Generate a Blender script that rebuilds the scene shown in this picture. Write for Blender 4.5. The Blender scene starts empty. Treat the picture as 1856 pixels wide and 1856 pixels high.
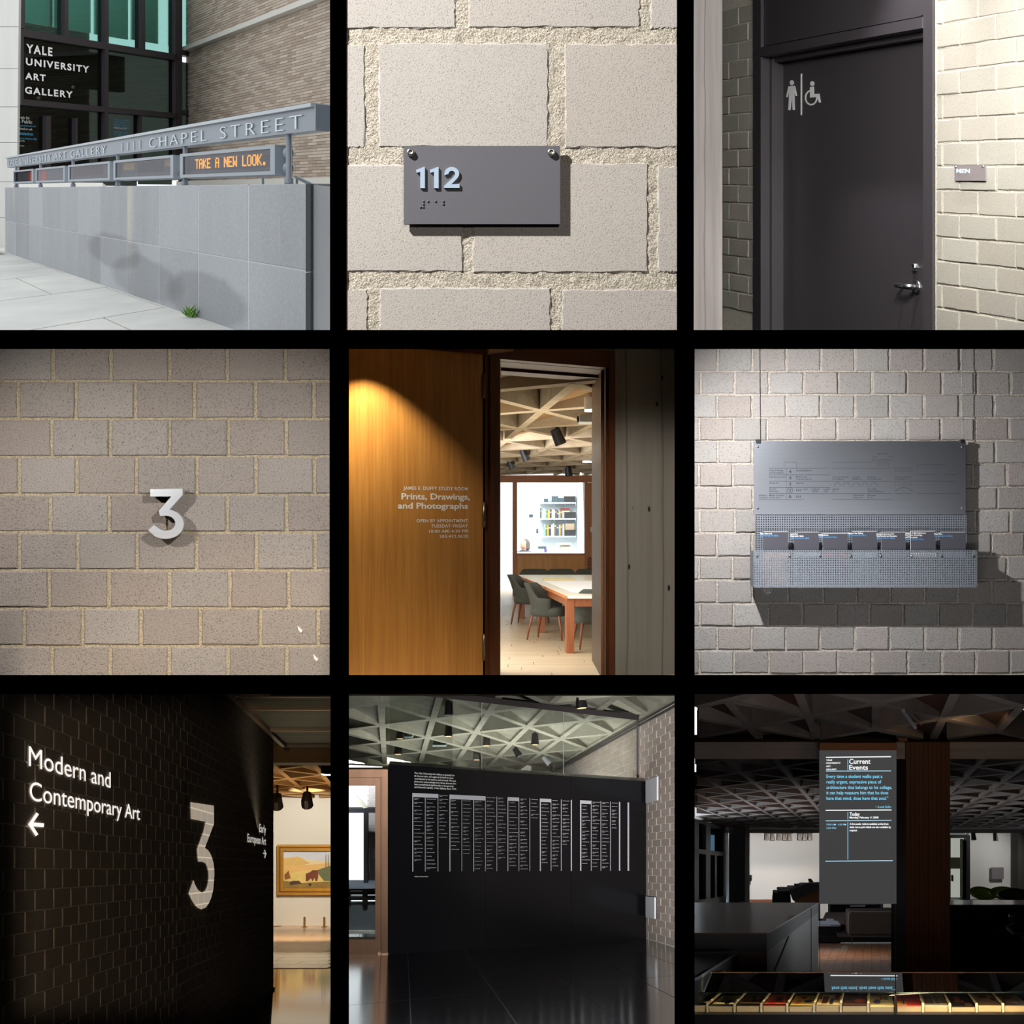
import bpy, math, random
from mathutils import Vector, Matrix
random.seed(7)
# ------------------------------------------------------------------ camera, sky, exposure
SC = bpy.context.scene
COL = SC.collection
F = 2784.0                       # 54 mm lens on a 36 mm, 1856 px wide square frame
S = 600.0 / 1856.0
cam = bpy.data.cameras.new('camera'); cam.lens = 54.0; cam.sensor_width = 36.0
cam.clip_start = 0.05; cam.clip_end = 500
camo = bpy.data.objects.new('camera', cam); COL.objects.link(camo)
camo.location = (0, 0, 0); camo.rotation_euler = (math.pi / 2, 0, 0)
SC.camera = camo
SC.view_settings.view_transform = 'Standard'; SC.view_settings.look = 'None'
SC.view_settings.gamma = 1.0; SC.view_settings.exposure = 0.0
SC.view_settings.use_curve_mapping = False
SC.cycles.max_bounces = 8; SC.cycles.diffuse_bounces = 4; SC.cycles.glossy_bounces = 4
SC.cycles.transparent_max_bounces = 12; SC.cycles.sample_clamp_indirect = 4.0
SC.cycles.caustics_reflective = False; SC.cycles.caustics_refractive = False
W = bpy.data.worlds.new('overcast_sky'); SC.world = W; W.use_nodes = True
W.node_tree.nodes['Background'].inputs[0].default_value = (0.93, 0.97, 1.0, 1)
W.node_tree.nodes['Background'].inputs[1].default_value = 1.5

def L(kind, name, loc, target, energy, color=(1, 1, 1), size=0.05, angle=60, blend=0.5, size_y=None):
    d = bpy.data.lights.new(name, kind); d.energy = energy; d.color = color
    if kind == 'AREA':
        d.shape = 'RECTANGLE'; d.size = size; d.size_y = size_y or size
    else:
        d.shadow_soft_size = size
    if kind == 'SPOT':
        d.spot_size = math.radians(angle); d.spot_blend = blend
    o = bpy.data.objects.new(name, d); COL.objects.link(o); o.location = loc
    if target is not None:
        o.rotation_euler = (Vector(target) - Vector(loc)).to_track_quat('-Z', 'Y').to_euler()
    return o
def lin(r, g, b):
    f = lambda c: (c / 12.92 if c <= 0.04045 else ((c + 0.055) / 1.055) ** 2.4)
    return (f(r / 255.), f(g / 255.), f(b / 255.), 1)

# ------------------------------------------------------------------ where things stand
class Room:
    """one of the nine rooms: ox, oy its corner in the frame; hx, hy where its depth lines and its eye level meet"""
    def __init__(s, ox, oy, hx, hy):
        s.ox, s.oy, s.hx, s.hy = ox, oy, hx, hy
        s.sl = (928 - oy - hy * S) / F            # rise of the room's floor per metre of depth
        s.yaw = (ox + hx * S - 928) / F
    def P(s, x, y, D):
        return Vector(((s.ox + x * S - 928) * D / F, D, (928 - s.oy - y * S) * D / F))
    def at(s, x, D, v):
        return Vector(((s.ox + x * S - 928) * D / F, D, s.sl * D + v))
    def XD(s, X, D, v):
        return Vector((X, D, s.sl * D + v))
    def G(s, x, y, v):
        D = v * F / S / (s.hy - y)
        return s.at(x, D, v)
    def GD(s, y, v):
        return v * F / S / (s.hy - y)
class Frame:
    def __init__(s, O, ex, ey, ez):
        s.O, s.ex, s.ey, s.ez = Vector(O), Vector(ex), Vector(ey), Vector(ez)
        s.M = Matrix((s.ex, s.ey, s.ez)).transposed().inverted()
        s.lo = s.M @ (-s.O)
    def pt(s, u, v, w=0.0):
        return s.O + s.ex * u + s.ey * v + s.ez * w
    def uv(s, r, x, y, w=0.0):
        d = s.M @ Vector(((r.ox + x * S - 928) / F, 1, (928 - r.oy - y * S) / F))
        t = (w - s.lo.z) / d.z
        p = s.lo + d * t
        return p.x, p.y
def vplane(r, K, vx, hy=None):
    hy = r.hy if hy is None else hy
    E = Vector(((r.ox + vx * S - 928) / F, 1, (928 - r.oy - hy * S) / F))
    left = K > 0
    O = Vector((K * S / F, 0, 0))
    ex = (-E if left else E).normalized(); ey = Vector((0, 0, 1))
    return Frame(O, ex, ey, ex.cross(ey).normalized())
def fplane(D):
    return Frame((0, D, 0), (1, 0, 0), (0, 0, 1), (0, -1, 0))

# ------------------------------------------------------------------ mesh building
class MB:
    def __init__(s): s.v = []; s.f = []
    def add(s, vs, fs):
        n = len(s.v); s.v += [Vector(p) for p in vs]; s.f += [tuple(i + n for i in f) for f in fs]; return s
    def quad(s, a, b, c, d): return s.add([a, b, c, d], [(0, 1, 2, 3)])
    def hexa(s, p):   # 4 bottom + 4 top, same order
        return s.add(p, [(0, 3, 2, 1), (4, 5, 6, 7), (0, 1, 5, 4), (1, 2, 6, 5), (2, 3, 7, 6), (3, 0, 4, 7)])
    def box(s, x0, y0, z0, x1, y1, z1):
        return s.hexa([(x0, y0, z0), (x1, y0, z0), (x1, y1, z0), (x0, y1, z0), (x0, y0, z1), (x1, y0, z1), (x1, y1, z1), (x0, y1, z1)])
    def fbox(s, fr, u0, v0, u1, v1, w0, w1):
        q = [(u0, v0), (u1, v0), (u1, v1), (u0, v1)]
        return s.hexa([fr.pt(u, v, w0) for u, v in q] + [fr.pt(u, v, w1) for u, v in q])
    def zbox(s, fr, r, x0, y0, x1, y1, w0, w1):
        """box on a plane, the rectangle given by two corners seen in the frame"""
        a = fr.uv(r, x0, y1); b = fr.uv(r, x1, y1); c = fr.uv(r, x0, y0)
        return s.fbox(fr, a[0], a[1], b[0], c[1], w0, w1)
    def zquad(s, fr, r, q, w0, w1):
        u = [fr.uv(r, x, y) for x, y in q]
        return s.prism(fr, u, w0, w1)
    def prism(s, fr, poly, w0, w1):
        n = len(poly)
        a = sum(poly[i][0] * poly[(i + 1) % n][1] - poly[(i + 1) % n][0] * poly[i][1] for i in range(n))
        if a < 0: poly = poly[::-1]
        vs = [fr.pt(u, v, w0) for u, v in poly] + [fr.pt(u, v, w1) for u, v in poly]
        fs = [tuple(range(n - 1, -1, -1)), tuple(range(n, 2 * n))] + [(i, (i + 1) % n, n + (i + 1) % n, n + i) for i in range(n)]
        return s.add(vs, fs)
    def block(s, fr, u0, v0, u1, v1, dep, ch, w=0.0, j=0.0, n=0):
        J = lambda: random.uniform(-j, j)
        def ring(i, ww):
            pts = []
            cs = [(u0 + i, v0 + i), (u1 - i, v0 + i), (u1 - i, v1 - i), (u0 + i, v1 - i)]
            for k in range(4):
                a, b = cs[k], cs[(k + 1) % 4]
                for m in range(n + 1):
                    t = m / (n + 1)
                    pts.append(fr.pt(a[0] + (b[0] - a[0]) * t + J(), a[1] + (b[1] - a[1]) * t + J(), ww))
            return pts
        N = 4 * (n + 1)
        vs = ring(0, w - dep) + ring(0, w - ch) + ring(ch, w)
        fs = []
        for k in range(N):
            k2 = (k + 1) % N
            fs += [(k, k2, N + k2, N + k), (N + k, N + k2, 2 * N + k2, 2 * N + k)]
        fs.append(tuple(range(2 * N, 3 * N)))
        return s.add(vs, fs)
    def tube(s, pts, rad, n=8, cap=True):
        pts = [Vector(p) for p in pts]; R = rad if isinstance(rad, (list, tuple)) else [rad] * len(pts)
        base = len(s.v); up = None
        for i, p in enumerate(pts):
            t = (pts[min(i + 1, len(pts) - 1)] - pts[max(i - 1, 0)]).normalized()
            if up is None: up = Vector((0, 0, 1)) if abs(t.z) < 0.9 else Vector((1, 0, 0))
            a = t.cross(up).normalized(); up = a.cross(t).normalized()
            for k in range(n):
                th = 2 * math.pi * k / n
                s.v.append(p + (a * math.cos(th) + up * math.sin(th)) * R[i])
        for i in range(len(pts) - 1):
            for k in range(n):
                k2 = (k + 1) % n
                s.f.append((base + i * n + k, base + i * n + k2, base + (i + 1) * n + k2, base + (i + 1) * n + k))
        if cap:
            s.f.append(tuple(base + k for k in range(n - 1, -1, -1)))
            s.f.append(tuple(base + (len(pts) - 1) * n + k for k in range(n)))
        return s
    def ball(s, c, r, nu=10, nv=6, sx=1, sy=1, sz=1):
        c = Vector(c); b = len(s.v)
        for i in range(nv + 1):
            ph = math.pi * i / nv
            for k in range(nu):
                th = 2 * math.pi * k / nu
                s.v.append(c + Vector((r * sx * math.sin(ph) * math.cos(th), r * sy * math.sin(ph) * math.sin(th), r * sz * math.cos(ph))))
        for i in range(nv):
            for k in range(nu):
                k2 = (k + 1) % nu
                s.f.append((b + i * nu + k, b + (i + 1) * nu + k, b + (i + 1) * nu + k2, b + i * nu + k2))
        return s
    def grid(s, rows):   # rows of points
        b = len(s.v); m = len(rows[0])
        for r in rows: s.v += [Vector(p) for p in r]
        for i in range(len(rows) - 1):
            for k in range(m - 1):
                s.f.append((b + i * m + k, b + i * m + k + 1, b + (i + 1) * m + k + 1, b + (i + 1) * m + k))
        return s

def mark(o, label=None, cat=None, group=None, kind=None):
    if label: o['label'] = label
    if cat: o['category'] = cat
    if group: o['group'] = group
    if kind: o['kind'] = kind
    return o
def wloc(o):
    p = Vector(o.location)
    while o.parent: o = o.parent; p += Vector(o.location)
    return p
def obj(name, mb, mat, parent=None, label=None, cat=None, group=None, kind=None, smooth=False, origin=None, bevel=0):
    if origin is None:
        n = len(mb.v); c = sum(mb.v, Vector()) / n
        origin = Vector((c.x, c.y, min(p.z for p in mb.v)))
    me = bpy.data.meshes.new(name)
    me.from_pydata([tuple(p - origin) for p in mb.v], [], mb.f)
    me.materials.append(mat)
    if smooth:
        me.polygons.foreach_set('use_smooth', [True] * len(me.polygons))
    o = bpy.data.objects.new(name, me); COL.objects.link(o)
    if parent:
        o.parent = parent; o.location = origin - wloc(parent)
    else:
        o.location = origin
    if bevel:
        m = o.modifiers.new('bevel', 'BEVEL'); m.width = bevel; m.segments = 2; m.limit_method = 'ANGLE'
    return mark(o, label, cat, group, kind)
def thing(name, loc, label, cat, group=None, kind=None):
    o = bpy.data.objects.new(name, None); COL.objects.link(o); o.location = loc; o.empty_display_size = 0.05
    return mark(o, label, cat, group, kind)
def copy_tree(root, loc, rz=0, label=None):
    r = root.copy(); COL.objects.link(r); r.location = loc; r.rotation_euler = (0, 0, rz)
    if label: r['label'] = label
    for ch in list(root.children):
        c = ch.copy(); COL.objects.link(c); c.parent = r
        for g in list(ch.children):
            d = g.copy(); COL.objects.link(d); d.parent = c
    return r

# ------------------------------------------------------------------ lettering
_tx = {}
def glyphs(t, off=0.0, sp=1.0, ext=0.0, res=3):
    key = (t, off, sp, ext > 0, res)
    if key in _tx: return _tx[key]
    c = bpy.data.curves.new('lettering', 'FONT'); c.body = t; c.size = 1.0; c.offset = off; c.space_character = sp; c.resolution_u = res
    c.extrude = 0.5 if ext > 0 else 0.0
    o = bpy.data.objects.new('lettering', c); COL.objects.link(o)
    m = o.to_mesh()
    vs = [tuple(v.co) for v in m.vertices]; fs = [tuple(p.vertices) for p in m.polygons]
    o.to_mesh_clear(); bpy.data.objects.remove(o); bpy.data.curves.remove(c)
    x0 = min(v[0] for v in vs); x1 = max(v[0] for v in vs)
    _tx[key] = (vs, fs, x0, x1); return _tx[key]
CAP = 0.683
def text(mb, fr, r, t, x0, yb, x1, capz, w=0.002, off=0.0, sp=1.0, ext=0.0, res=3, flip=False):
    """t on the plane fr: baseline starts at (x0,yb), ends under x1, capital letters reach up to capz at x0"""
    vs, fs, a, b = glyphs(t, off, sp, ext, res)
    u0, v0 = fr.uv(r, x0, yb); u1, _ = fr.uv(r, x1, yb); _, v1 = fr.uv(r, x0, capz)
    su = (u1 - u0) / (b - a); sv = (v1 - v0) / CAP
    mb.add([fr.pt(u0 + (x - a) * su, v0 + y * sv, w + (z + 0.5) * ext) for x, y, z in vs], fs)
    return mb

ORD = ('first', 'second', 'third', 'fourth', 'fifth', 'sixth', 'seventh', 'eighth', 'ninth', 'tenth', 'eleventh', 'twelfth', 'thirteenth', 'fourteenth', 'fifteenth', 'sixteenth', 'seventeenth', 'eighteenth', 'nineteenth', 'twentieth')
def islands(vs, fs):
    par = list(range(len(vs)))
    def find(a):
        while par[a] != a: par[a] = par[par[a]]; a = par[a]
        return a
    for f in fs:
        for i in f[1:]: par[find(i)] = find(f[0])
    g = {}
    for f in fs: g.setdefault(find(f[0]), []).append(f)
    out = []
    for ff in g.values():
        ids = sorted({i for f in ff for i in f}); mp = {i: k for k, i in enumerate(ids)}
        m = MB(); m.add([vs[i] for i in ids], [tuple(mp[i] for i in f) for f in ff]); out.append(m)
    return out
def letters(mb, mat, parent, name='letter'):
    return [obj(name, m, mat, parent) for m in islands(mb.v, mb.f)]

# ------------------------------------------------------------------ materials
def nmat(name):
    m = bpy.data.materials.new(name); m.use_nodes = True
    return m, m.node_tree.nodes, m.node_tree.links, m.node_tree.nodes['Principled BSDF']
_pm = {}
def plain(name, col, rough=0.6, metal=0.0, emit=0.0, spec=0.5, grain=0.06, gs=60):
    if name in _pm: return _pm[name]
    m, n, l, b = nmat(name)
    b.inputs['Roughness'].default_value = rough; b.inputs['Metallic'].default_value = metal
    b.inputs['Specular IOR Level'].default_value = spec
    if emit:
        b.inputs['Base Color'].default_value = col
        b.inputs['Emission Color'].default_value = col; b.inputs['Emission Strength'].default_value = emit
    else:
        g = n.new('ShaderNodeNewGeometry'); t = n.new('ShaderNodeTexNoise'); t.inputs['Scale'].default_value = gs
        l.new(g.outputs['Position'], t.inputs['Vector'])
        x = n.new('ShaderNodeMix'); x.data_type = 'RGBA'
        x.inputs['A'].default_value = tuple(c * (1 - grain) for c in col[:3]) + (1,)
        x.inputs['B'].default_value = tuple(min(1, c * (1 + grain)) for c in col[:3]) + (1,)
        l.new(t.outputs['Fac'], x.inputs['Factor']); l.new(x.outputs['Result'], b.inputs['Base Color'])
    _pm[name] = m; return m
def ramp(n, l, src, a, b):
    r = n.new('ShaderNodeMapRange'); r.inputs['From Min'].default_value = a; r.inputs['From Max'].default_value = b
    l.new(src, r.inputs['Value']); return r.outputs['Result']
def mixc(n, l, fac, a, b, mode='MIX'):
    x = n.new('ShaderNodeMix'); x.data_type = 'RGBA'; x.blend_type = mode
    for s, v in (('A', a), ('B', b)):
        if hasattr(v, 'is_linked') or hasattr(v, 'links'): l.new(v, x.inputs[s])
        else: x.inputs[s].default_value = v
    if isinstance(fac, (int, float)): x.inputs['Factor'].default_value = fac
    else: l.new(fac, x.inputs['Factor'])
    return x.outputs['Result']
def noise(n, l, scale, stretch=(1, 1, 1), detail=4, rough=0.6):
    g = n.new('ShaderNodeNewGeometry'); mp = n.new('ShaderNodeMapping'); mp.inputs['Scale'].default_value = stretch
    l.new(g.outputs['Position'], mp.inputs['Vector'])
    t = n.new('ShaderNodeTexNoise'); t.inputs['Scale'].default_value = scale; t.inputs['Detail'].default_value = detail
    t.inputs['Roughness'].default_value = rough
    l.new(mp.outputs['Vector'], t.inputs['Vector']); return t.outputs['Fac']
def bumpn(n, l, b, h, strength, dist):
    x = n.new('ShaderNodeBump'); x.inputs['Strength'].default_value = strength; x.inputs['Distance'].default_value = dist
    l.new(h, x.inputs['Height']); l.new(x.outputs['Normal'], b.inputs['Normal'])
def stone(name, c1, c2, fine, bump=0.5, dist=0.003, pits=0.5, per=0.5, blotch=3.0, rough=0.9, island=False, spec=0.3, tint=None, tint_amt=0.25):
    """masonry: every block a little different, fine grain, dark pits"""
    m, n, l, b = nmat(name)
    if island:
        g = n.new('ShaderNodeNewGeometry'); rnd = g.outputs['Random Per Island']
    else:
        g = n.new('ShaderNodeObjectInfo'); rnd = g.outputs['Random']
    big = noise(n, l, blotch, detail=3)
    ma = n.new('ShaderNodeMath'); ma.operation = 'MULTIPLY_ADD'; ma.inputs[1].default_value = per
    l.new(rnd, ma.inputs[0])
    mb_ = n.new('ShaderNodeMath'); mb_.operation = 'MULTIPLY'; mb_.inputs[1].default_value = 1.0 - per
    l.new(big, mb_.inputs[0]); l.new(mb_.outputs[0], ma.inputs[2])
    col = mixc(n, l, ma.outputs[0], c1, c2)
    if tint:
        w = n.new('ShaderNodeMath'); w.operation = 'MULTIPLY'; w.inputs[1].default_value = 7.31; l.new(rnd, w.inputs[0])
        fr = n.new('ShaderNodeMath'); fr.operation = 'FRACT'; l.new(w.outputs[0], fr.inputs[0])
        k = n.new('ShaderNodeMath'); k.operation = 'MULTIPLY'; k.inputs[1].default_value = tint_amt; l.new(fr.outputs[0], k.inputs[0])
        col = mixc(n, l, k.outputs[0], col, tint)
    fn = noise(n, l, fine, detail=2, rough=0.7)
    pit = ramp(n, l, fn, 0.30, 0.46)
    dark = n.new('ShaderNodeMath'); dark.operation = 'MULTIPLY_ADD'; dark.inputs[1].default_value = pits; dark.inputs[2].default_value = 1 - pits
    l.new(pit, dark.inputs[0])
    vm = n.new('ShaderNodeVectorMath'); vm.operation = 'SCALE'; l.new(col, vm.inputs[0]); l.new(dark.outputs[0], vm.inputs['Scale'])
    l.new(vm.outputs[0], b.inputs['Base Color'])
    b.inputs['Roughness'].default_value = rough; b.inputs['Specular IOR Level'].default_value = spec
    bumpn(n, l, b, fn, bump, dist); return m
def wood(name, c1, c2, scale, stretch, rough=0.45, spec=0.4, bump=0.05, coat=0.0):
    m, n, l, b = nmat(name)
    a = noise(n, l, scale, stretch, 6, 0.65); a2 = noise(n, l, scale * 0.25, stretch, 2)
    mx = n.new('ShaderNodeMath'); mx.operation = 'MULTIPLY_ADD'; mx.inputs[1].default_value = 0.6
    l.new(a, mx.inputs[0]); k = n.new('ShaderNodeMath'); k.operation = 'MULTIPLY'; k.inputs[1].default_value = 0.4
    l.new(a2, k.inputs[0]); l.new(k.outputs[0], mx.inputs[2])
    col = mixc(n, l, ramp(n, l, mx.outputs[0], 0.3, 0.7), c1, c2)
    l.new(col, b.inputs['Base Color']); b.inputs['Roughness'].default_value = rough; b.inputs['Specular IOR Level'].default_value = spec
    b.inputs['Coat Weight'].default_value = coat; b.inputs['Coat Roughness'].default_value = 0.25
    bumpn(n, l, b, a, bump, 0.002); return m
def concrete(name, c1, c2, scale=2.0, boards=0.0, stretch=(1, 1, 0.15), holes=0.0, hs=6, rough=0.9, bump=0.2):
    m, n, l, b = nmat(name)
    a = noise(n, l, scale, stretch, 6, 0.6)
    col = mixc(n, l, ramp(n, l, a, 0.3, 0.7), c1, c2)
    h = a
    if boards:
        g = n.new('ShaderNodeNewGeometry'); wv = n.new('ShaderNodeTexWave'); wv.bands_direction = 'X'; wv.inputs['Scale'].default_value = boards
        wv.inputs['Distortion'].default_value = 0.6; wv.wave_profile = 'SAW'
        l.new(g.outputs['Position'], wv.inputs['Vector'])
        col = mixc(n, l, ramp(n, l, wv.outputs['Fac'], 0.93, 1.0), col, tuple(c * 0.6 for c in c1[:3]) + (1,))
    if holes:
        g = n.new('ShaderNodeNewGeometry'); v = n.new('ShaderNodeTexVoronoi'); v.inputs['Scale'].default_value = hs; v.inputs['Randomness'].default_value = 1
        mp = n.new('ShaderNodeMapping'); mp.inputs['Scale'].default_value = (1, 1, 0.6)
        l.new(g.outputs['Position'], mp.inputs['Vector']); l.new(mp.outputs[0], v.inputs['Vector'])
        col = mixc(n, l, ramp(n, l, v.outputs['Distance'], holes, holes * 0.6), col, (0.012, 0.011, 0.01, 1))
    l.new(col, b.inputs['Base Color']); b.inputs['Roughness'].default_value = rough; b.inputs['Specular IOR Level'].default_value = 0.3
    bumpn(n, l, b, h, bump, 0.01); return m
def glassm(name, tint=(0.9, 0.95, 0.95, 1), refl=1.0, rough=0.0):
    m, n, l, b = nmat(name); n.remove(b)
    t = n.new('ShaderNodeBsdfTransparent'); t.inputs[0].default_value = tint
    g = n.new('ShaderNodeBsdfGlossy'); g.inputs['Roughness'].default_value = rough
    f = n.new('ShaderNodeFresnel'); f.inputs[0].default_value = 1.5
    k = n.new('ShaderNodeMath'); k.operation = 'MULTIPLY'; k.inputs[1].default_value = refl; k.use_clamp = True; l.new(f.outputs[0], k.inputs[0])
    x = n.new('ShaderNodeMixShader'); l.new(k.outputs[0], x.inputs[0]); l.new(t.outputs[0], x.inputs[1]); l.new(g.outputs[0], x.inputs[2])
    l.new(x.outputs[0], n['Material Output'].inputs[0]); return m
def brushed(name, col, rough=0.35, stretch=(1, 1, 60), amt=0.15):
    m, n, l, b = nmat(name)
    a = noise(n, l, 4.0, stretch, 4)
    c = mixc(n, l, a, tuple(x * (1 - amt) for x in col[:3]) + (1,), tuple(min(1, x * (1 + amt)) for x in col[:3]) + (1,))
    l.new(c, b.inputs['Base Color']); b.inputs['Metallic'].default_value = 1.0; b.inputs['Roughness'].default_value = rough
    return m

BLACK = plain('black_velvet', (0.0, 0.0, 0.0, 1), 1.0, spec=0.0)
WHITE = plain('white_print', (0.85, 0.85, 0.85, 1), 0.7)
STEEL = plain('steel', (0.6, 0.6, 0.6, 1), 0.3, 1.0)
DARKM = plain('dark_metal', lin(28, 27, 29), 0.45)

R1 = Room(0, 0, -1000, 1065); R2 = Room(628, 0, 928, 928); R3 = Room(1256, 0, -3290, 960)
R4 = Room(0, 628, 928, 928); R5 = Room(628, 628, 380, 950); R6 = Room(1256, 628, 928, 928)
R7 = Room(0, 1256, 2305, 990); R8 = Room(628, 1256, 250, 954); R9 = Room(1256, 1256, 1000, 1000)

# ------------------------------------------------------------------ black partitions between the nine rooms, added to keep their light apart
def px(x, y, D): return Vector(((x - 928) * D / F, D, (928 - y) * D / F))
D0 = 2.0
def shell(x0, x1, y0, y1, D1, back=True, label='', Da=D0):
    mb = MB(); q = [(x0, y0), (x1, y0), (x1, y1), (x0, y1)]
    a = [px(x, y, Da) for x, y in q]; b = [px(x, y, D1) for x, y in q]
    mb.add(a + b, [(i, (i + 1) % 4, 4 + (i + 1) % 4, 4 + i) for i in range(4)] + ([(4, 5, 6, 7)] if back else []))
    return obj('wall_partition', mb, BLACK, label=label, cat='partition', kind='structure')
# openings seen: columns 0-598 | 628-1227 | 1258-1856, rows 0-598 | 628-1228 | 1258-1856
mb = MB()
def bar(x0, y0, x1, y1, d0=2.0, d1=2.03):
    q = [(x0, y0), (x1, y0), (x1, y1), (x0, y1)]
    mb.hexa([px(x, y, 2.0) + Vector((0, d1 - 2.0, 0)) for x, y in q] + [px(x, y, 2.0) for x, y in q])
bar(598, -14, 628, 598); bar(1227, -14, 1257.5, 598)
bar(597.3, 628, 628, 1228); bar(1227, 628, 1259, 1228)
bar(599, 1258, 628, 1870); bar(1227, 1258, 1259, 1870)
bar(-14, 598, 1870, 628); bar(-14, 1228, 1870, 1258)
obj('wall_front', mb, BLACK, label='black lattice between the nine rooms', cat='partition', kind='structure')
mb = MB()   # added black enclosure around the camera, keeps the sky out of the openings
A = [px(x, y, 2.0) for x, y in ((-12, -12), (1868, -12), (1868, 1868), (-12, 1868))]
B = [Vector(p) for p in ((-3, 2.0, 3), (3, 2.0, 3), (3, 2.0, -3), (-3, 2.0, -3))]
Cc = [Vector((p.x, -3, p.z)) for p in B]
mb.add(A + B + Cc, [(i, (i + 1) % 4, 4 + (i + 1) % 4, 4 + i) for i in range(4)] + [(4 + i, 4 + (i + 1) % 4, 8 + (i + 1) % 4, 8 + i) for i in range(4)] + [(8, 9, 10, 11)])
obj('wall_back', mb, BLACK, label='added black enclosure around the camera', cat='wall', kind='structure')
shell(1250, 2500, -1300, 606, 13.0, label='black lining around the washroom corridor')
shell(-500, 606, 620, 1236, 5.32, label='black lining around the wall with the metal numeral')
shell(1250, 2400, 620, 1236, 7.62, label='black lining around the wall with the directory')
shell(-500, 606, 1250, 2700, 62, label='black lining around the dark gallery corridor')
shell(620, 1236, 620, 1236, 9.1, back=False, label='black lining in front of the oak door')
shell(620, 1236, 1250, 2700, 41, back=False, label='black lining around the lobby')
shell(1250, 2500, 1250, 2700, 57, back=False, label='black lining around the lounge')
# ------------------------------------------------------------------ room 1: forecourt with granite wall, sign and glass front
r = R1
gran = None
def granite(name):
    m, n, l, b = nmat(name)
    base = mixc(n, l, noise(n, l, 1.2, (1, 1, 0.5), 4), lin(126, 128, 131), lin(160, 162, 166))
    g = n.new('ShaderNodeObjectInfo')
    base = mixc(n, l, ramp(n, l, g.outputs['Random'], -0.2, 2.6), base, lin(196, 200, 206))
    st = noise(n, l, 2.2, (1, 0.5, 0.12), 4)
    base = mixc(n, l, ramp(n, l, st, 0.6, 0.78), base, lin(198, 190, 170))
    geo = n.new('ShaderNodeNewGeometry'); wp = n.new('ShaderNodeTexNoise'); wp.inputs['Scale'].default_value = 0.7
    l.new(geo.outputs['Position'], wp.inputs['Vector'])
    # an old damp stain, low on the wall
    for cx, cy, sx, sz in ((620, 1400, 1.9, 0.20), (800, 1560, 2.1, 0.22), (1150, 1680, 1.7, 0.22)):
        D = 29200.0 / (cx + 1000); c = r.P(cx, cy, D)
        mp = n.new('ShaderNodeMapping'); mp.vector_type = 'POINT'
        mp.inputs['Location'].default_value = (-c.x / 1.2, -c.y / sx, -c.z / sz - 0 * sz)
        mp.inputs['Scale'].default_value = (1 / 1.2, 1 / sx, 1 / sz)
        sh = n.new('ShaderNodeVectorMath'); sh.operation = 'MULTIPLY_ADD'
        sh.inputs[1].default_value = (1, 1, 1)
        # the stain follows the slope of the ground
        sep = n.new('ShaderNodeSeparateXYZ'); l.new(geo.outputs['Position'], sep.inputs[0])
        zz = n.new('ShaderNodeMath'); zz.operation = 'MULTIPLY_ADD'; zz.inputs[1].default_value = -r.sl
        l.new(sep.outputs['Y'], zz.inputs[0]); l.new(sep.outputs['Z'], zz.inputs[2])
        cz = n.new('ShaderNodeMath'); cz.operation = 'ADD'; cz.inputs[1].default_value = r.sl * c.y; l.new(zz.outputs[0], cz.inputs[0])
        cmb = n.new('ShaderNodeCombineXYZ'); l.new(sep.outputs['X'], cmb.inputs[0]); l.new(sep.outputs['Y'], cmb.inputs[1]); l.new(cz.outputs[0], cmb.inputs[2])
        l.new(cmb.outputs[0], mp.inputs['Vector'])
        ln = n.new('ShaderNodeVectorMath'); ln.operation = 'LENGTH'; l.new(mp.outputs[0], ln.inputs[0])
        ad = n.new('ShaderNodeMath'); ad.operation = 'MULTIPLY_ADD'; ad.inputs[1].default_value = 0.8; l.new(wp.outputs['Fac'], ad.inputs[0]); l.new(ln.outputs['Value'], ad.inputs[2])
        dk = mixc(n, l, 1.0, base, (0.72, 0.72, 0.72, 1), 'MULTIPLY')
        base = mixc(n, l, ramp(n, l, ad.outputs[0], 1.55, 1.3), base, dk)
    fn = noise(n, l, 40, detail=2)
    base = mixc(n, l, 0.35, base, mixc(n, l, ramp(n, l, fn, 0.3, 0.7), (0.4, 0.4, 0.4, 1), (1.0, 1.0, 1.0, 1)), 'MULTIPLY')
    l.new(base, b.inputs['Base Color']); b.inputs['Roughness'].default_value = 0.55; b.inputs['Specular IOR Level'].default_value = 0.35
    bumpn(n, l, b, fn, 0.1, 0.003); return m
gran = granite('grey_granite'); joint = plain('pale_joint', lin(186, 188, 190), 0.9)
gf = vplane(r, 29200.0, -1000); EL = math.sqrt(1 + r.sl ** 2 + ((-1000 * S - 928) / F) ** 2)
def gpt(D, v, w=0.0):   # point of the granite face at depth D, height v over eye level
    p = r.XD(29200 * S / F + (-1000 * S - 928) * D / F, D, v); return p + gf.ez * w
class DF:               # plane with depth as its first coordinate and height over the sloping eye level as its second
    def __init__(s, r, K, vx, hy=None):
        s.r, s.K, s.vx = r, K, vx; s.fr = vplane(r, K, vx, hy); s.sg = 1 if K > 0 else -1
        s.e = math.sqrt(1 + r.sl ** 2 + ((r.ox + vx * S - 928) / F) ** 2)
    def u(s, D): return -s.sg * D * s.e
    def D(s, x): return abs(s.K) / abs(x - s.vx)
    def v(s, x, y): return (s.r.hy - y) * S * s.D(x) / F
    def pt(s, D, v, w=0.0):
        x = s.vx + s.K / D
        return s.r.at(x, D, v) + s.fr.ez * w
    ez = property(lambda s: s.fr.ez)
class Par:              # adapter: (u, v, w) -> point, so that block() and prism() follow a DF plane
    def __init__(s, df): s.df = df
    def pt(s, u, v, w=0.0): return s.df.pt(-u * s.df.sg, v, w)
G1 = DF(r, 29200.0, -1000); G1p = Par(G1)
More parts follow.
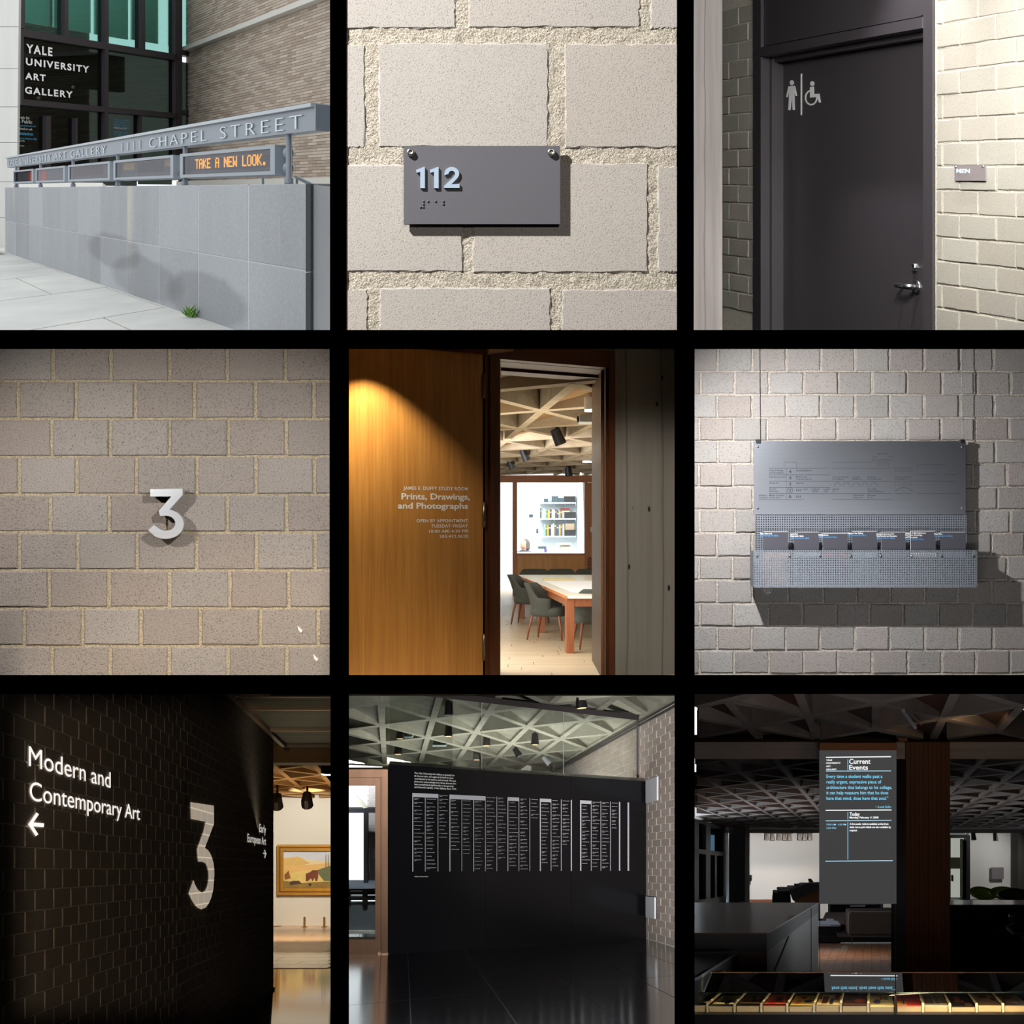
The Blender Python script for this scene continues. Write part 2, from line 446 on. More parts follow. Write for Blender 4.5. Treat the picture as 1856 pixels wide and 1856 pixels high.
wall = obj('wall_front', MB().hexa([G1.pt(d, v, w) for w in (-0.5, -0.004) for d, v in ((10.6, -1.3), (28.4, -1.3), (28.4, 0.035), (10.6, 0.035))]), joint,
           label='low grey granite wall under the street sign', cat='wall', kind='structure')
st = 29200 * 0.0000555
for k in range(11):
    d0 = 10.592 + st * k; d1 = d0 + st
    for v0, v1 in ((-1.3, -0.566), (-0.566, 0.047)):
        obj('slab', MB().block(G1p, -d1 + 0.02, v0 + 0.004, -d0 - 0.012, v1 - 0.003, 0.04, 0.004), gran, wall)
G1e = DF(r, -32648.0, 4837); G1ep = Par(G1e)
shade_gran = stone('shaded_granite', lin(58, 60, 63), lin(70, 72, 75), 60, 0.1, 0.003, 0.3, 0.2, rough=0.5)  # the end face's shade is put into a darker granite colour
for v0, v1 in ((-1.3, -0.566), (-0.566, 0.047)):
    obj('end_slab', MB().block(G1ep, 10.56, v0 + 0.004, 11.3, v1 - 0.003, 0.04, 0.004, -0.001), shade_gran, wall)
# pavement
side = concrete('pale_pavement', lin(176, 176, 172), lin(206, 205, 199), 0.9, stretch=(1, 0.4, 1), bump=0.05)
VG = -1.1476
e1 = Vector(((-1000 * S - 928) / F, 1, r.sl)); e2 = Vector(((4837 * S - 928) / F, 1, r.sl))
gz = lambda D: r.sl * D + VG
n0 = r.G(290, 1650, VG)
pav = obj('floor', MB().hexa([(x, d, gz(d) - t) for t in (0.3, 0.03) for x, d in ((-9, 9), (-0.6, 9), (3, 40), (-14, 40))]), plain('dark_gap', lin(120, 118, 112), 0.95), label='pale stone pavement of the forecourt', cat='pavement', kind='structure')
for i in range(-5, 6):
    for j in range(-4, 5):
        o = n0 + e1 * (i * 3.1) + e2 * (j * 3.0)
        sh = e2 * (1.2 if i % 2 else 0)
        q = [o + sh + e1 * a + e2 * b for a, b in ((0.015, 0.015), (3.085, 0.015), (3.085, 2.985), (0.015, 2.985))]
        cx = sum(q, Vector()) / 4
        if cx.y < 9 or cx.y > 38 or cx.x > 0.6 or cx.x < -10: continue
        obj('paving_stone', MB().hexa([p - Vector((0, 0, 0.04)) for p in q] + [p for p in q]), side, pav)
# weed at the foot of the wall
wd = MB(); base = G1.pt(29200 / 2110, -1.14, 0.05)
for k in range(26):
    a = random.uniform(0, 6.28); ln = random.uniform(0.05, 0.13); t = Vector((math.cos(a) * ln * 0.8, math.sin(a) * ln * 0.8, random.uniform(0.03, 0.12)))
    s_ = Vector((-t.y, t.x, 0)).normalized() * 0.012
    b_ = base + Vector((random.uniform(-.04, .04), random.uniform(-.08, .08), -0.01))
    wd.add([b_ - s_ * .4, b_ + s_ * .4, b_ + t * .6 + s_, b_ + t, b_ + t * .6 - s_], [(0, 1, 2, 3, 4)])
obj('weed', wd, plain('weed_green', lin(92, 140, 40), 0.7), label='small green weed at the foot of the granite wall', cat='plant')
# street sign: long beam on posts with five display boxes
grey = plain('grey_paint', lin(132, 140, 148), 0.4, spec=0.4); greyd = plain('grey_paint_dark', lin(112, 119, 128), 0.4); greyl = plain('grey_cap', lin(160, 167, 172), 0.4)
sign = thing('street_sign', G1.pt(20, 0.05, -0.25), 'long grey street sign on posts along the granite wall top', 'sign')
GB = DF(r, 30000.0, -1000)
def gb(x, y, D=None): D = GB.D(x) if D is None else D; return D, (r.hy - y) * S * D / F
def gbox(mb, df, x0, x1, yt, yb, xr, w0, w1):
    """box on a receding plane: from column x0 to x1; top and bottom rows read at column xr"""
    vt, vb = df.v(xr, yt), df.v(xr, yb); a, b = df.D(x0), df.D(x1)
    return mb.hexa([df.pt(d, v, w) for w in (w0, w1) for d, v in ((a, vb), (b, vb), (b, vt), (a, vt))])
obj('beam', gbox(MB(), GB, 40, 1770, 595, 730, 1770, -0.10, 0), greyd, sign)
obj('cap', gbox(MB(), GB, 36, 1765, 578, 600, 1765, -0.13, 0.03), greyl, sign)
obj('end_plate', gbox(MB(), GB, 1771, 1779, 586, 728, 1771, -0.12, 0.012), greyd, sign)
tl = MB()
for t, x0, x1 in (('YALE UNIVERSITY ART GALLERY', 47, 598), ('1111', 688, 790), ('CHAPEL', 842, 1165), ('STREET', 1240, 1700)):
    D0_ = GB.D(x0); vb = GB.v(1700, 722); vt = GB.v(1700, 641)
    yb = r.hy - vb * F / S / D0_; yt = r.hy - vt * F / S / D0_
    fr = GB.fr
    # baseline follows the beam: letters set in depth / height coordinates
    vs, fs, a, b = glyphs(t, -0.02, 1.35 if t != '1111' else 2.2, 0.01)
    d0, d1 = GB.D(x0), GB.D(x1)
    tl.add([GB.pt(d0 + (x - a) / (b - a) * (d1 - d0), vb + y / CAP * (vt - vb), 0.004 + (z + .5) * 0.008) for x, y, z in vs], fs)
letters(tl, plain('letter_grey', lin(196, 206, 214), 0.35), sign)
posts = ((1620, 17), (1038, 13), (660, 9), (410, 9), (228, 8), (90, 7))
for x, hw in posts:
    D = GB.D(x) + 0.15; c = r.at(x, D, 0); rad = hw * S * D / F
    top = GB.v(x, 0) * 0
    vt = GB.v(1770, 730)
    p = obj('post', MB().tube([r.at(x, D, 0.03), r.at(x, D, vt + 0.05)], rad, 12), grey, sign, smooth=False)
    obj('collar', MB().tube([r.at(x, D, 0.045), r.at(x, D, 0.085)], rad * 1.6, 12), grey, p)
glass_d = glassm('display_glass', (0.75, 0.75, 0.78, 1), 0.15)
blk = plain('display_black', lin(16, 14, 15), 0.4)
boxes = ((80, 200, 'first'), (207, 378, 'b'), (390, 632, 'c'), (645, 1000, 'd'), (1020, 1600, 'e'))
ytop, ybot = GB.v(1555, 812), GB.v(1555, 980)
for i, (x0, x1, _) in enumerate(boxes):
    xf = x1 - (45 if i == 4 else 18 if i == 3 else 8)
    a, b = GB.D(x0), GB.D(xf); dz = 0.34; dd = (a - b)
    rt = 0.028; rd = 0.12
    fw, bw = 0.02, -0.03
    m = MB()
    def bx(d0, d1, v0, v1, w0, w1): m.hexa([GB.pt(d, v, w) for w in (w0, w1) for d, v in ((d0, v0), (d1, v0), (d1, v1), (d0, v1))])
    bx(a, b, ytop - rt, ytop, bw, fw); bx(a, b, ybot, ybot + rt, bw, fw); bx(a, a - rd, ybot + rt, ytop - rt, bw, fw); bx(b + rd, b, ybot + rt, ytop - rt, bw, fw)
    bx(a, b, ybot, ytop, -0.12, bw)
    fm = obj('display_box', m, grey, sign)
    m = MB(); bx(a - rd, b + rd, ybot + rt, ytop - rt, bw + 0.001, bw + 0.005); obj('backing', m, blk, fm)
    m = MB(); bx(a - rd, b + rd, ybot + rt, ytop - rt, fw - 0.012, fw - 0.008); obj('pane', m, glass_d, fm)
    v_at = lambda f: ybot + (ytop - ybot) * f
    def display_patch(d0, d1, f0, f1, mat, nm='display_patch'):
        m2 = MB().hexa([GB.pt(d, v, w) for w in (bw + 0.006, bw + 0.009) for d, v in ((d0, v_at(f0)), (d1, v_at(f0)), (d1, v_at(f1)), (d0, v_at(f1)))])
        obj(nm, m2, mat, fm)
    if i == 0: display_patch(GB.D(150), b + rd, 0.2, 0.85, plain('orange_reflection', lin(232, 84, 42), 0.7, emit=0, grain=0.2))  # street reflections painted as coloured sheets in the first four boxes
    if i == 1:
        display_patch(a - rd, GB.D(252), 0.12, 0.8, plain('orange_reflection', lin(232, 84, 42), 0.7)); display_patch(GB.D(262), b + rd, 0.2, 0.85, plain('grey_reflection', lin(120, 116, 118), 0.7, grain=0.6, gs=9))
    if i == 2:
        display_patch(a - rd, GB.D(560), 0.35, 0.9, plain('brown_reflection', lin(110, 66, 58), 0.7, grain=0.7, gs=4)); display_patch(GB.D(575), b + rd, 0.2, 0.9, plain('grey_reflection', lin(120, 116, 118), 0.7))
    if i == 3:
        display_patch(GB.D(680), GB.D(745), 0.5, 0.85, plain('yellow_reflection', lin(190, 160, 80), 0.7, grain=0.3, gs=20))
        display_patch(GB.D(915), GB.D(955), 0.55, 0.92, plain('yellow_reflection', lin(190, 160, 80), 0.7))
        display_patch(GB.D(660), GB.D(985), 0.14, 0.3, plain('grey_reflection', lin(120, 116, 118), 0.7)); display_patch(GB.D(760), GB.D(900), 0.35, 0.8, plain('mauve_reflection', lin(70, 60, 70), 0.7, grain=0.6, gs=6))
    if i == 4:
        # amber dot matrix, 5 x 7 characters
        F5 = {'T': '7C10101010', 'A': '', 'K': ''}
        pat = {'T': ['11111', '00100', '00100', '00100', '00100', '00100', '00100'], 'A': ['01110', '10001', '10001', '11111', '10001', '10001', '10001'],
               'K': ['10001', '10010', '10100', '11000', '10100', '10010', '10001'], 'E': ['11111', '10000', '10000', '11110', '10000', '10000', '11111'],
               'N': ['10001', '11001', '10101', '10101', '10011', '10001', '10001'], 'W': ['10001', '10001', '10001', '10101', '10101', '11011', '10001'],
               'L': ['10000', '10000', '10000', '10000', '10000', '10000', '11111'], 'O': ['01110', '10001', '10001', '10001', '10001', '10001', '01110'],
               '.': ['00000', '00000', '00000', '00000', '00000', '01100', '01100'], ' ': ['00000'] * 7}
        s_ = 'TAKE A NEW LOOK. K'; d0, d1 = GB.D(1085), GB.D(1543)
        n_ = len(s_) * 6 - 1.5; vb, vt = GB.v(1400, 929), GB.v(1400, 866)
        for ci, ch in enumerate(s_):
            led = MB()
            for ry in range(7):
                for rx in range(5):
                    if pat[ch][ry][rx] == '1':
                        f0 = (ci * 6 + rx) / n_; f1 = f0 + 0.95 / n_
                        if f1 > 1.0: continue
                        da, db = d0 + (d1 - d0) * f0, d0 + (d1 - d0) * f1
                        va = vt - (vt - vb) * (ry + 0.95) / 7; vc = vt - (vt - vb) * ry / 7
                        led.hexa([GB.pt(d, v, w) for w in (bw + 0.01, bw + 0.014) for d, v in ((da, va), (db, va), (db, vc), (da, vc))])
            if led.v: obj('led_letter', led, plain('amber_led', (1.0, 0.42, 0.02, 1), emit=1.6), fm)
        display_patch(GB.D(1050), b + rd + 0.02, 0.28, 0.72, plain('led_panel', lin(34, 27, 30), 0.6), 'led_panel')
        for yv in (0.25, 0.75):
            c = GB.pt(b - 0.09, v_at(yv), -0.06); obj('bolt', MB().ball(c, 0.045), grey, fm, smooth=True)
for x in (1225, 1398):
    obj('stay', MB().tube([GB.pt(GB.D(x), 0.03, -0.4), GB.pt(GB.D(x), 0.14, -0.4)], 0.012, 6), grey, sign)
obj('stay', MB().tube([GB.pt(GB.D(1455), 0.13, -0.3), GB.pt(GB.D(1560), 0.05, -0.3)], 0.014, 6), grey, sign)
# ---- glass front
GF = DF(r, -202840.0, 5660); fw = plain('dark_bronze', lin(58, 53, 56), 0.45, spec=0.3)
front = obj('window_1', MB().hexa([GF.pt(d, v, w) for w in (-0.25, -0.2) for d, v in ((GF.D(60), 0.02), (GF.D(95), 0.02), (GF.D(95), 5.9), (GF.D(60), 5.9))]), fw,
            label='dark framed glass front of the gallery building', cat='window', kind='structure')
def gq(mb, q, w0, w1):
    return mb.add([GF.pt(GF.D(x), GF.v(x, y), w) for w in (w0, w1) for x, y in q], [(3, 2, 1, 0), (4, 5, 6, 7), (0, 1, 5, 4), (1, 2, 6, 5), (2, 3, 7, 6), (3, 0, 4, 7)])
def vy(x, y0):   # row of a level line through (95, y0) at column x
    return 1065 + (y0 - 1065) * (5660 - x) / (5660 - 95)
def lev(mb, x0, x1, yt, yb, w0, w1): return gq(mb, [(x0, vy(x0, yb)), (x1, vy(x1, yb)), (x1, vy(x1, yt)), (x0, vy(x0, yt))], w0, w1)
for x0, x1, yt, yb, nm in ((95, 975, 165, 205, 'transom'), (95, 975, 557, 590, 'transom'), (95, 117, -500, 160, 'mullion'), (340, 361, -500, 165, 'mullion'), (566, 588, -500, 165, 'mullion'), (774, 793, -500, 165, 'mullion'),
                           (963, 1001, -500, 1000, 'mullion'), (566, 587, 205, 560, 'mullion'), (95, 110, 205, 560, 'mullion'), (566, 585, 590, 1030, 'mullion'), (766, 774, 590, 1010, 'mullion'), (236, 262, 640, 1000, 'door_stile'), (400, 412, 640, 900, 'door_stile'), (1001, 1052, 130, 165, 'transom'), (1001, 1052, 530, 560, 'transom')):
    obj(nm, lev(MB(), x0, x1, yt, yb, -0.1, 0.12), fw, front)
teal = glassm('teal_glass', lin(196, 226, 220), 0.35); dglass = glassm('smoke_glass', lin(120, 128, 122), 0.55)
for x0, x1, yt, yb, mt in ((117, 340, -500, 165, teal), (361, 566, -500, 165, teal), (588, 774, -500, 165, teal), (793, 963, -500, 165, teal), (110, 566, 205, 557, dglass), (587, 963, 205, 557, dglass), (95, 566, 590, 1040, dglass), (585, 766, 590, 1040, dglass), (774, 963, 590, 1030, dglass), (1001, 1052, -500, 130, teal), (1001, 1052, 205, 530, dglass), (1001, 1052, 560, 1010, dglass)):
    obj('pane', lev(MB(), x0, x1, yt, yb, -0.01, 0.01), mt, front)
blind = plain('pale_blind', lin(226, 244, 238), 0.9)
for x0, x1 in ((1003, 1050), (119, 339), (362, 565), (590, 773), (795, 940)):
    obj('blind', lev(MB(), x0, x1, -520, 98 if x0 < 600 else 92, -0.35, -0.3), blind, front)
soff = plain('olive_soffit', lin(96, 96, 78), 0.9, grain=0.3, gs=3)
obj('soffit', lev(MB(), 110, 962, 150, 385, -1.7, -1.5), soff, front)
obj('interior', lev(MB(), 60, 1060, -700, 1090, -3.4, -3.3), plain('dark_interior', lin(38, 38, 36), 0.9, grain=0.3, gs=2), front)
for k, (x, y) in enumerate(((600, 555), (660, 537), (838, 597), (908, 578), (515, 680), (505, 478), (315, 540), (205, 478))):
    c = GF.pt(GF.D(x), GF.v(x, y), -0.5); obj('ceiling_lamp', MB().ball(c, 0.045, 8, 5), plain('warm_bulb', (1, 0.8, 0.5, 1), emit=1.6 if k < 5 else 0.5), front)
t1 = MB()
for t, x0, yb, x1, yc in (('YALE', 141, 294, 288, 248), ('UNIVERSITY', 139, 363, 494, 326), ('ART', 136, 443, 250, 408), ('GALLERY', 134, 523, 402, 487)):
    d0, d1 = GF.D(x0), GF.D(x1); vb, vt = GF.v(x0, yb), GF.v(x0, yc)
    vs, fs, a, b = glyphs(t, 0.03, 1.25)
    t1.add([GF.pt(d0 + (x - a) / (b - a) * (d1 - d0), vb + y / CAP * (vt - vb), 0.03) for x, y, z in vs], fs)
letters(t1, plain('white_letters', (0.95, 0.95, 0.95, 1), 0.6), front)
wl = MB(); bl = MB()
def small(mb, t, x0, yb, x1, yc, off=0.02):
    d0, d1 = GF.D(x0), GF.D(x1); vb, vt = GF.v(x0, yb), GF.v(x0, yc)
    vs, fs, a, b = glyphs(t, off, 1.0, 0, 1)
    mb.add([GF.pt(d0 + (x - a) / (b - a) * (d1 - d0), vb + y / CAP * (vt - vb), 0.03) for x, y, z in vs], fs)
small(wl, 'Open to', 78, 664, 160, 645); small(wl, 'the Public', 74, 688, 175, 668); small(wl, 'Members ask', 100, 727, 176, 715); small(wl, 'Tuesday to Sunday', 94, 792, 132, 784); small(wl, 'Free and open', 94, 820, 130, 812)
small(bl, 'Admission', 78, 755, 180, 737, 0.03); small(bl, 'free to everyone today', 98, 780, 200, 768); small(bl, 'groups by the side door', 98, 708, 195, 697)
for k, t in enumerate(('Welcome to the gallery', 'where admission is free', 'and all are welcome to', 'visit the collection')):
    small(bl, t, 634, 675 + k * 14, 720, 665 + k * 14)
small(wl, 'Members ask', 634, 721, 706, 711)
small(bl, 'at the front desk', 634, 745, 715, 735); small(bl, 'for a floor plan', 634, 759, 705, 749)
obj('white_lettering', wl, plain('grey_letters', lin(170, 172, 172), 0.6), front); obj('blue_lettering', bl, plain('blue_letters', lin(60, 130, 165), 0.6), front)
# ---- brick wall with a stone ledge
GW = DF(r, 90200.0, -1000); GWp = Par(GW)
bw_ = obj('wall_right', MB().hexa([GW.pt(d, v, w) for w in (-0.5, -0.012) for d, v in ((44.2, -0.2), (29, -0.2), (29, 6.5), (44.2, 6.5))]), plain('brick_mortar', lin(150, 140, 130), 0.95), label='brown brick wall beside the glass front', cat='wall', kind='structure')
bm = MB()
for k in range(96):
    v0 = -0.1 + k * 0.066; off = 0.29 * (k % 2)
    for i in range(27):
        d0 = 44.1 - off - i * 0.58
        if d0 - 0.56 < 29.6: continue
        top = (1065 + 20) * S / F * d0
        if v0 > top: continue
        bm.block(GWp, -d0, v0, -(d0 - 0.565), v0 + 0.057, 0.012, 0.003, 0.0)
brick = stone('brown_brick', lin(152, 134, 120), lin(190, 176, 160), 30, 0.2, 0.002, 0.25, 0.9, island=True)
obj('bricks', bm, brick, bw_, kind='stuff')
lg = plain('pale_stone', lin(196, 192, 184), 0.9)
va, vb_ = GW.v(1050, 268), GW.v(1050, 292)
obj('ledge', MB().hexa([GW.pt(d, v, w) for w in (-0.05, 0.16) for d, v in ((44.5, vb_), (29, vb_), (29, va), (44.5, va))]), lg, bw_)
va, vb_ = GW.v(1848, 1000), GW.v(1848, 1040)
obj('ledge', MB().hexa([GW.pt(d, v, w) for w in (-0.05, 0.2) for d, v in ((44.5, vb_), (29, vb_), (29, va), (44.5, va))]), lg, bw_)
obj('low_wall', MB().zbox(fplane(34.0), r, 92, 1024, 575, 1050, -0.3, 0), plain('white_stone', lin(236, 234, 228), 0.9), bw_)
# ---- limestone end of the building at the left
lf = fplane(31.0)
lw = obj('wall_left', MB().zquad(lf, r, [(-160, 1480), (88, 1480), (106, -60), (-160, -60)], -0.15, -0.03), plain('stone_joint', lin(170, 168, 164), 0.9), label='pale limestone wall left of the glass front', cat='wall', kind='structure')
lime = concrete('limestone', lin(196, 194, 190), lin(216, 214, 210), 1.0, bump=0.04)
ys = (-60, 150, 385, 600, 800, 1020, 1220, 1480)
for k in range(7):
    xr = lambda y: 106 - 18 * (y + 60) / 1540
    obj('stone_panel', MB().zquad(lf, r, [(-160, ys[k + 1] - 2), (xr(ys[k + 1]), ys[k + 1] - 2), (xr(ys[k]), ys[k] + 1), (-160, ys[k] + 1)], -0.04, 0), lime, lw)

# ---- the far side of the street, seen only as a reflection in the glass
fb = thing('far_building', (-60, 30, 0), 'dark stone building across the street', 'building', kind='structure')
obj('facade', MB().box(-62, 6, 0, -60, 140, 17), plain('far_stone', lin(92, 84, 82), 0.9, grain=0.4, gs=0.4), fb)
obj('cornice', MB().box(-62.3, 6, 17, -59.6, 140, 17.6), plain('far_stone_pale', lin(140, 134, 128), 0.9), fb)
# ------------------------------------------------------------------ room 2: plate 112 on block wall (blocks 20 x 12 cm, 2 m away)
r = R2; f2 = fplane(2.003)
L('SPOT', 'front_spot', (-1.2, 0.95, 1.62), (0.0, 2.0, 0.44), 330, (1, 0.98, 0.95), 0.035, 40, 0.6)
L('SPOT', 'front_spot', (0.5, -0.6, 0.9), (0.0, 2.0, 0.44), 45, (1, 0.95, 0.9), 0.15, 22, 0.9)  # added frontal fill, softens the plate's shadow
mortar = None
def mortar_mat(name, c1, c2, sc, dist, strength=1.0):
    m, n, l, b = nmat(name)
    a = noise(n, l, sc, detail=3, rough=0.75)
    col = mixc(n, l, ramp(n, l, a, 0.32, 0.6), c1, c2); l.new(col, b.inputs['Base Color']); b.inputs['Roughness'].default_value = 0.95; b.inputs['Specular IOR Level'].default_value = 0.2
    bumpn(n, l, b, a, strength, dist); return m
mt2 = mortar_mat('sandy_mortar', lin(172, 156, 134), lin(240, 232, 216), 330, 0.006)
# the mortar bed is a rough surface of its own
U0, V1_ = f2.uv(r, -30, -30); U1, V0_ = f2.uv(r, 1890, 1890)
random.seed(3); rows = []; NX, NY = 150, 150
from mathutils import noise as mnoise
for j in range(NY + 1):
    row = []
    for i in range(NX + 1):
        u = U0 + (U1 - U0) * i / NX; v = V0_ + (V1_ - V0_) * j / NY
        h = mnoise.noise(Vector((u * 90, v * 90, 1.3))) * 0.0016 + mnoise.noise(Vector((u * 230, v * 230, 5.3))) * 0.0016
        row.append(f2.pt(u, v, -0.0002 + h))
    rows.append(row)
w2 = obj('wall_back', MB().grid(rows), mt2, label='pale concrete block wall behind the 112 plate', cat='wall', kind='structure', smooth=True)
obj('wall_backing', MB().fbox(f2, U0, V0_, U1, V1_, -0.1, -0.06), BLACK, w2)
bl2 = stone('grey_block_close', lin(176, 170, 163), lin(196, 190, 184), 520, 0.5, 0.0012, 0.45, 0.2, 6.0, tint=lin(196, 182, 166), tint_amt=0.4)
for x0, y0, x1, y1 in ((-40, -60, 615, 162), (683, -60, 1648, 156), (1702, -60, 1900, 165), (-40, 250, 108, 832), (178, 240, 1135, 828), (1222, 245, 1900, 832), (-40, 922, 655, 1528), (704, 915, 1692, 1532), (1742, 930, 1900, 1530),
                       (-40, 1618, 122, 1900), (184, 1612, 1148, 1900), (1206, 1622, 1900, 1900)):
    a = f2.uv(r, x0, y1); b = f2.uv(r, x1, y0)
    obj('block', MB().block(f2, a[0], a[1], b[0], b[1], 0.02, 0.0022, 0.0015, 0.0012, 14), bl2, w2)
sg = thing('door_sign', f2.pt(*f2.uv(r, 760, 1265), 0.015), 'dark grey plate with raised number 112 and two round screws', 'sign')
gp = stone('grey_plate', lin(96, 95, 101), lin(106, 105, 111), 1500, 0.25, 0.0005, 0.25, 0.0, 1.0, rough=0.55)
sd = 0.013
obj('plate', MB().zbox(f2, r, 325, 831, 1196, 1266, sd - 0.005, sd), gp, sg)
nb = plain('number_blue', lin(168, 186, 206), 0.5, grain=0.02)
def poly112(pts, nm='digit'):
    q = [f2.uv(r, 1365 - 1365 + ((720 + x / 11.25) - 628) / S, (255 + y / 11.25) / S, 0) for x, y in pts]
    obj(nm, MB().prism(f2, q, sd, sd + 0.0035), nb, sg)
for dx in (0, 278):
    poly112([(x + dx, y) for x, y in ((398, 655), (545, 597), (578, 597), (578, 1022), (484, 1022), (484, 690), (412, 712))])
cx, cy = 1122, 728; two = []
for k in range(15):
    a = math.radians(195 - k * 16.2); two.append((cx + 150 * math.cos(a), cy - 134 * math.sin(a)))
two += [(1240, 815), (1112, 945), (1280, 934), (1280, 1018), (965, 1018), (965, 975), (1148, 810)]
for k in range(11):
    a = math.radians(-40 + k * 21.5); two.append((1122 + 66 * math.cos(a), 735 - 66 * math.sin(a)))
poly112(two)
for x, y in ((545, 1280), (640, 1280), (792, 1280), (948, 1280), (545, 1336), (948, 1336), (487, 1396), (543, 1396)):
    u, v = f2.uv(r, ((720 + x / 11.25) - 628) / S, (255 + y / 11.25) / S)
    obj('braille_dot', MB().ball(f2.pt(u, v, sd), 0.0017, 10, 6), nb if False else gp, sg, smooth=True)
for x, y in ((363, 870), (1147, 870)):
    u, v = f2.uv(r, x, y); R_ = 0.0052
    m = MB(); n_ = 20
    prof = ((R_, sd), (R_, sd + 0.003), (R_ * 0.86, sd + 0.0052), (R_ * 0.45, sd + 0.0058), (R_ * 0.40, sd + 0.0042), (0.0001, sd + 0.0042))
    m.grid([[f2.pt(u + q * math.cos(2 * math.pi * k / n_), v + q * math.sin(2 * math.pi * k / n_), w) for k in range(n_ + 1)] for q, w in prof])
    s_ = obj('screw', m, plain('bright_steel', lin(225, 222, 215), 0.25, 1.0), sg, smooth=True)
    obj('spacer', MB().tube([f2.pt(u, v, -0.002), f2.pt(u, v, sd - 0.005)], 0.004, 12), STEEL, s_)
# ------------------------------------------------------------------ room 4: metal numeral 3 on block wall
r = R4; f4 = fplane(5.2)
# two small spots under the top of the opening, left and right of the numeral, and a weaker fill added from below
L('SPOT', 'ceiling_spot', (-1.80, 4.30, 0.470), (-1.25, 5.2, -0.42), 62, (1, 0.97, 0.93), 0.012, 116, 1.0)
L('SPOT', 'ceiling_spot', (-0.507, 4.30, 0.470), (-1.05, 5.2, -0.42), 62, (1, 0.97, 0.93), 0.012, 116, 1.0)
L('AREA', 'wash_fill', (-1.18, 4.1, -0.52), (-1.18, 5.2, -0.1), 5.0, (1, 0.97, 0.94), 1.3, size_y=0.08)
mt4 = mortar_mat('buff_mortar', lin(128, 116, 96), lin(186, 172, 146), 160, 0.006)
bl4 = stone('brown_block', lin(132, 125, 119), lin(158, 151, 145), 210, 0.9, 0.004, 0.6, 0.35, 4.0, tint=lin(142, 124, 112), tint_amt=0.4)
a = f4.uv(r, -1500, 1878); b = f4.uv(r, 1872, -22)
w4 = obj('wall_back', MB().fbox(f4, a[0], a[1], b[0], b[1], -0.1, -0.005), mt4, label='brown block wall behind the metal numeral 3', cat='wall', kind='structure')
def blockrows(fr, r, rows, gx, gy, mat, wall, ch, j, n, dep=0.03, nm='block', pr=0.002):
    for (y0, y1), xs in rows:
        for i in range(len(xs) - 1):
            a = fr.uv(r, xs[i] + gx, y1 - gy + random.uniform(-2, 2)); b = fr.uv(r, xs[i + 1] - gx, y0 + gy + random.uniform(-2, 2))
            obj(nm, MB().block(fr, a[0], a[1], b[0], b[1], dep, ch, random.uniform(-pr, pr), j, n), mat, wall)
Y4 = (-20, 195, 406, 617, 830, 1042, 1254, 1467, 1679, 1876)
X4 = ((297, 622, 950, 1275, 1600), (103, 425, 757, 1092, 1430, 1760), (290, 618, 950, 1280, 1605), (108, 430, 765, 1103, 1435, 1762), (282, 612, 945, 1275, 1605), (107, 435, 768, 1103, 1438, 1765), (275, 610, 950, 1288, 1618), (137, 462, 790, 1123, 1460, 1783), (290, 617, 948, 1278, 1608))
blockrows(f4, r, [((Y4[k], Y4[k + 1]), (X4[k][0] - 330,) + X4[k] + (min(1878, X4[k][-1] + 330),)) for k in range(9)], 9, 6, bl4, w4, 0.004, 0.0015, 4)
# the numeral, drawn from its own outline
def three(sx, sy):
    """outline of the 3: bar, slanting neck, round bowl; crop of the photo at 12.38 px per pixel"""
    p = [(222, 335), (942, 322), (942, 465), (655, 780)]
    for k in range(17):
        a = math.radians(78 - k * (78 + 127.0) / 16); p.append((560 + 408 * math.cos(a) * (1.0), 1110 - 330 * math.sin(a) * (1 if a > 0 else 1.0)))
    p += [(175, 1248), (305, 1130)]
    for k in range(17):
        a = math.radians(-125 + k * (125 + 92.0) / 16); p.append((570 + 210 * math.cos(a) * 1.0, 1092 - 168 * math.sin(a)))
    p += [(440, 928), (410, 815), (690, 497), (222, 497)]
    return [(((260 + x / 12.38)) / S - sx, (860 + y / 12.38 - 628) / S - sy) for x, y in p]
alu = brushed('brushed_aluminium', (0.82, 0.84, 0.88, 1), 0.42, (1, 1, 60), 0.08)
num = thing('floor_numeral', f4.pt(*f4.uv(r, 950, 1077), 0.04), 'brushed metal numeral 3 standing off the block wall', 'number')
obj('numeral_body', MB().prism(f4, [f4.uv(r, x, y) for x, y in three(0, 0)], 0.012, 0.045), alu, num)
for x, y in ((885, 822), (1020, 990), (940, 1052)):
    u, v = f4.uv(r, x, y); obj('stud', MB().tube([f4.pt(u, v, -0.005), f4.pt(u, v, 0.02)], 0.006, 8), STEEL, num)
# chips and smears on the blocks
pk = plain('pale_scuff', lin(215, 208, 200), 0.9)
for x, y in ((1680, 1585), (1768, 1745)):
    q = [f4.uv(r, x + dx, y + dy) for dx, dy in ((-12, -22), (4, -6), (18, 8), (8, 20), (-6, 6))]
    obj('scuff', MB().prism(f4, q, -0.002, 0.0035), pk, w4)
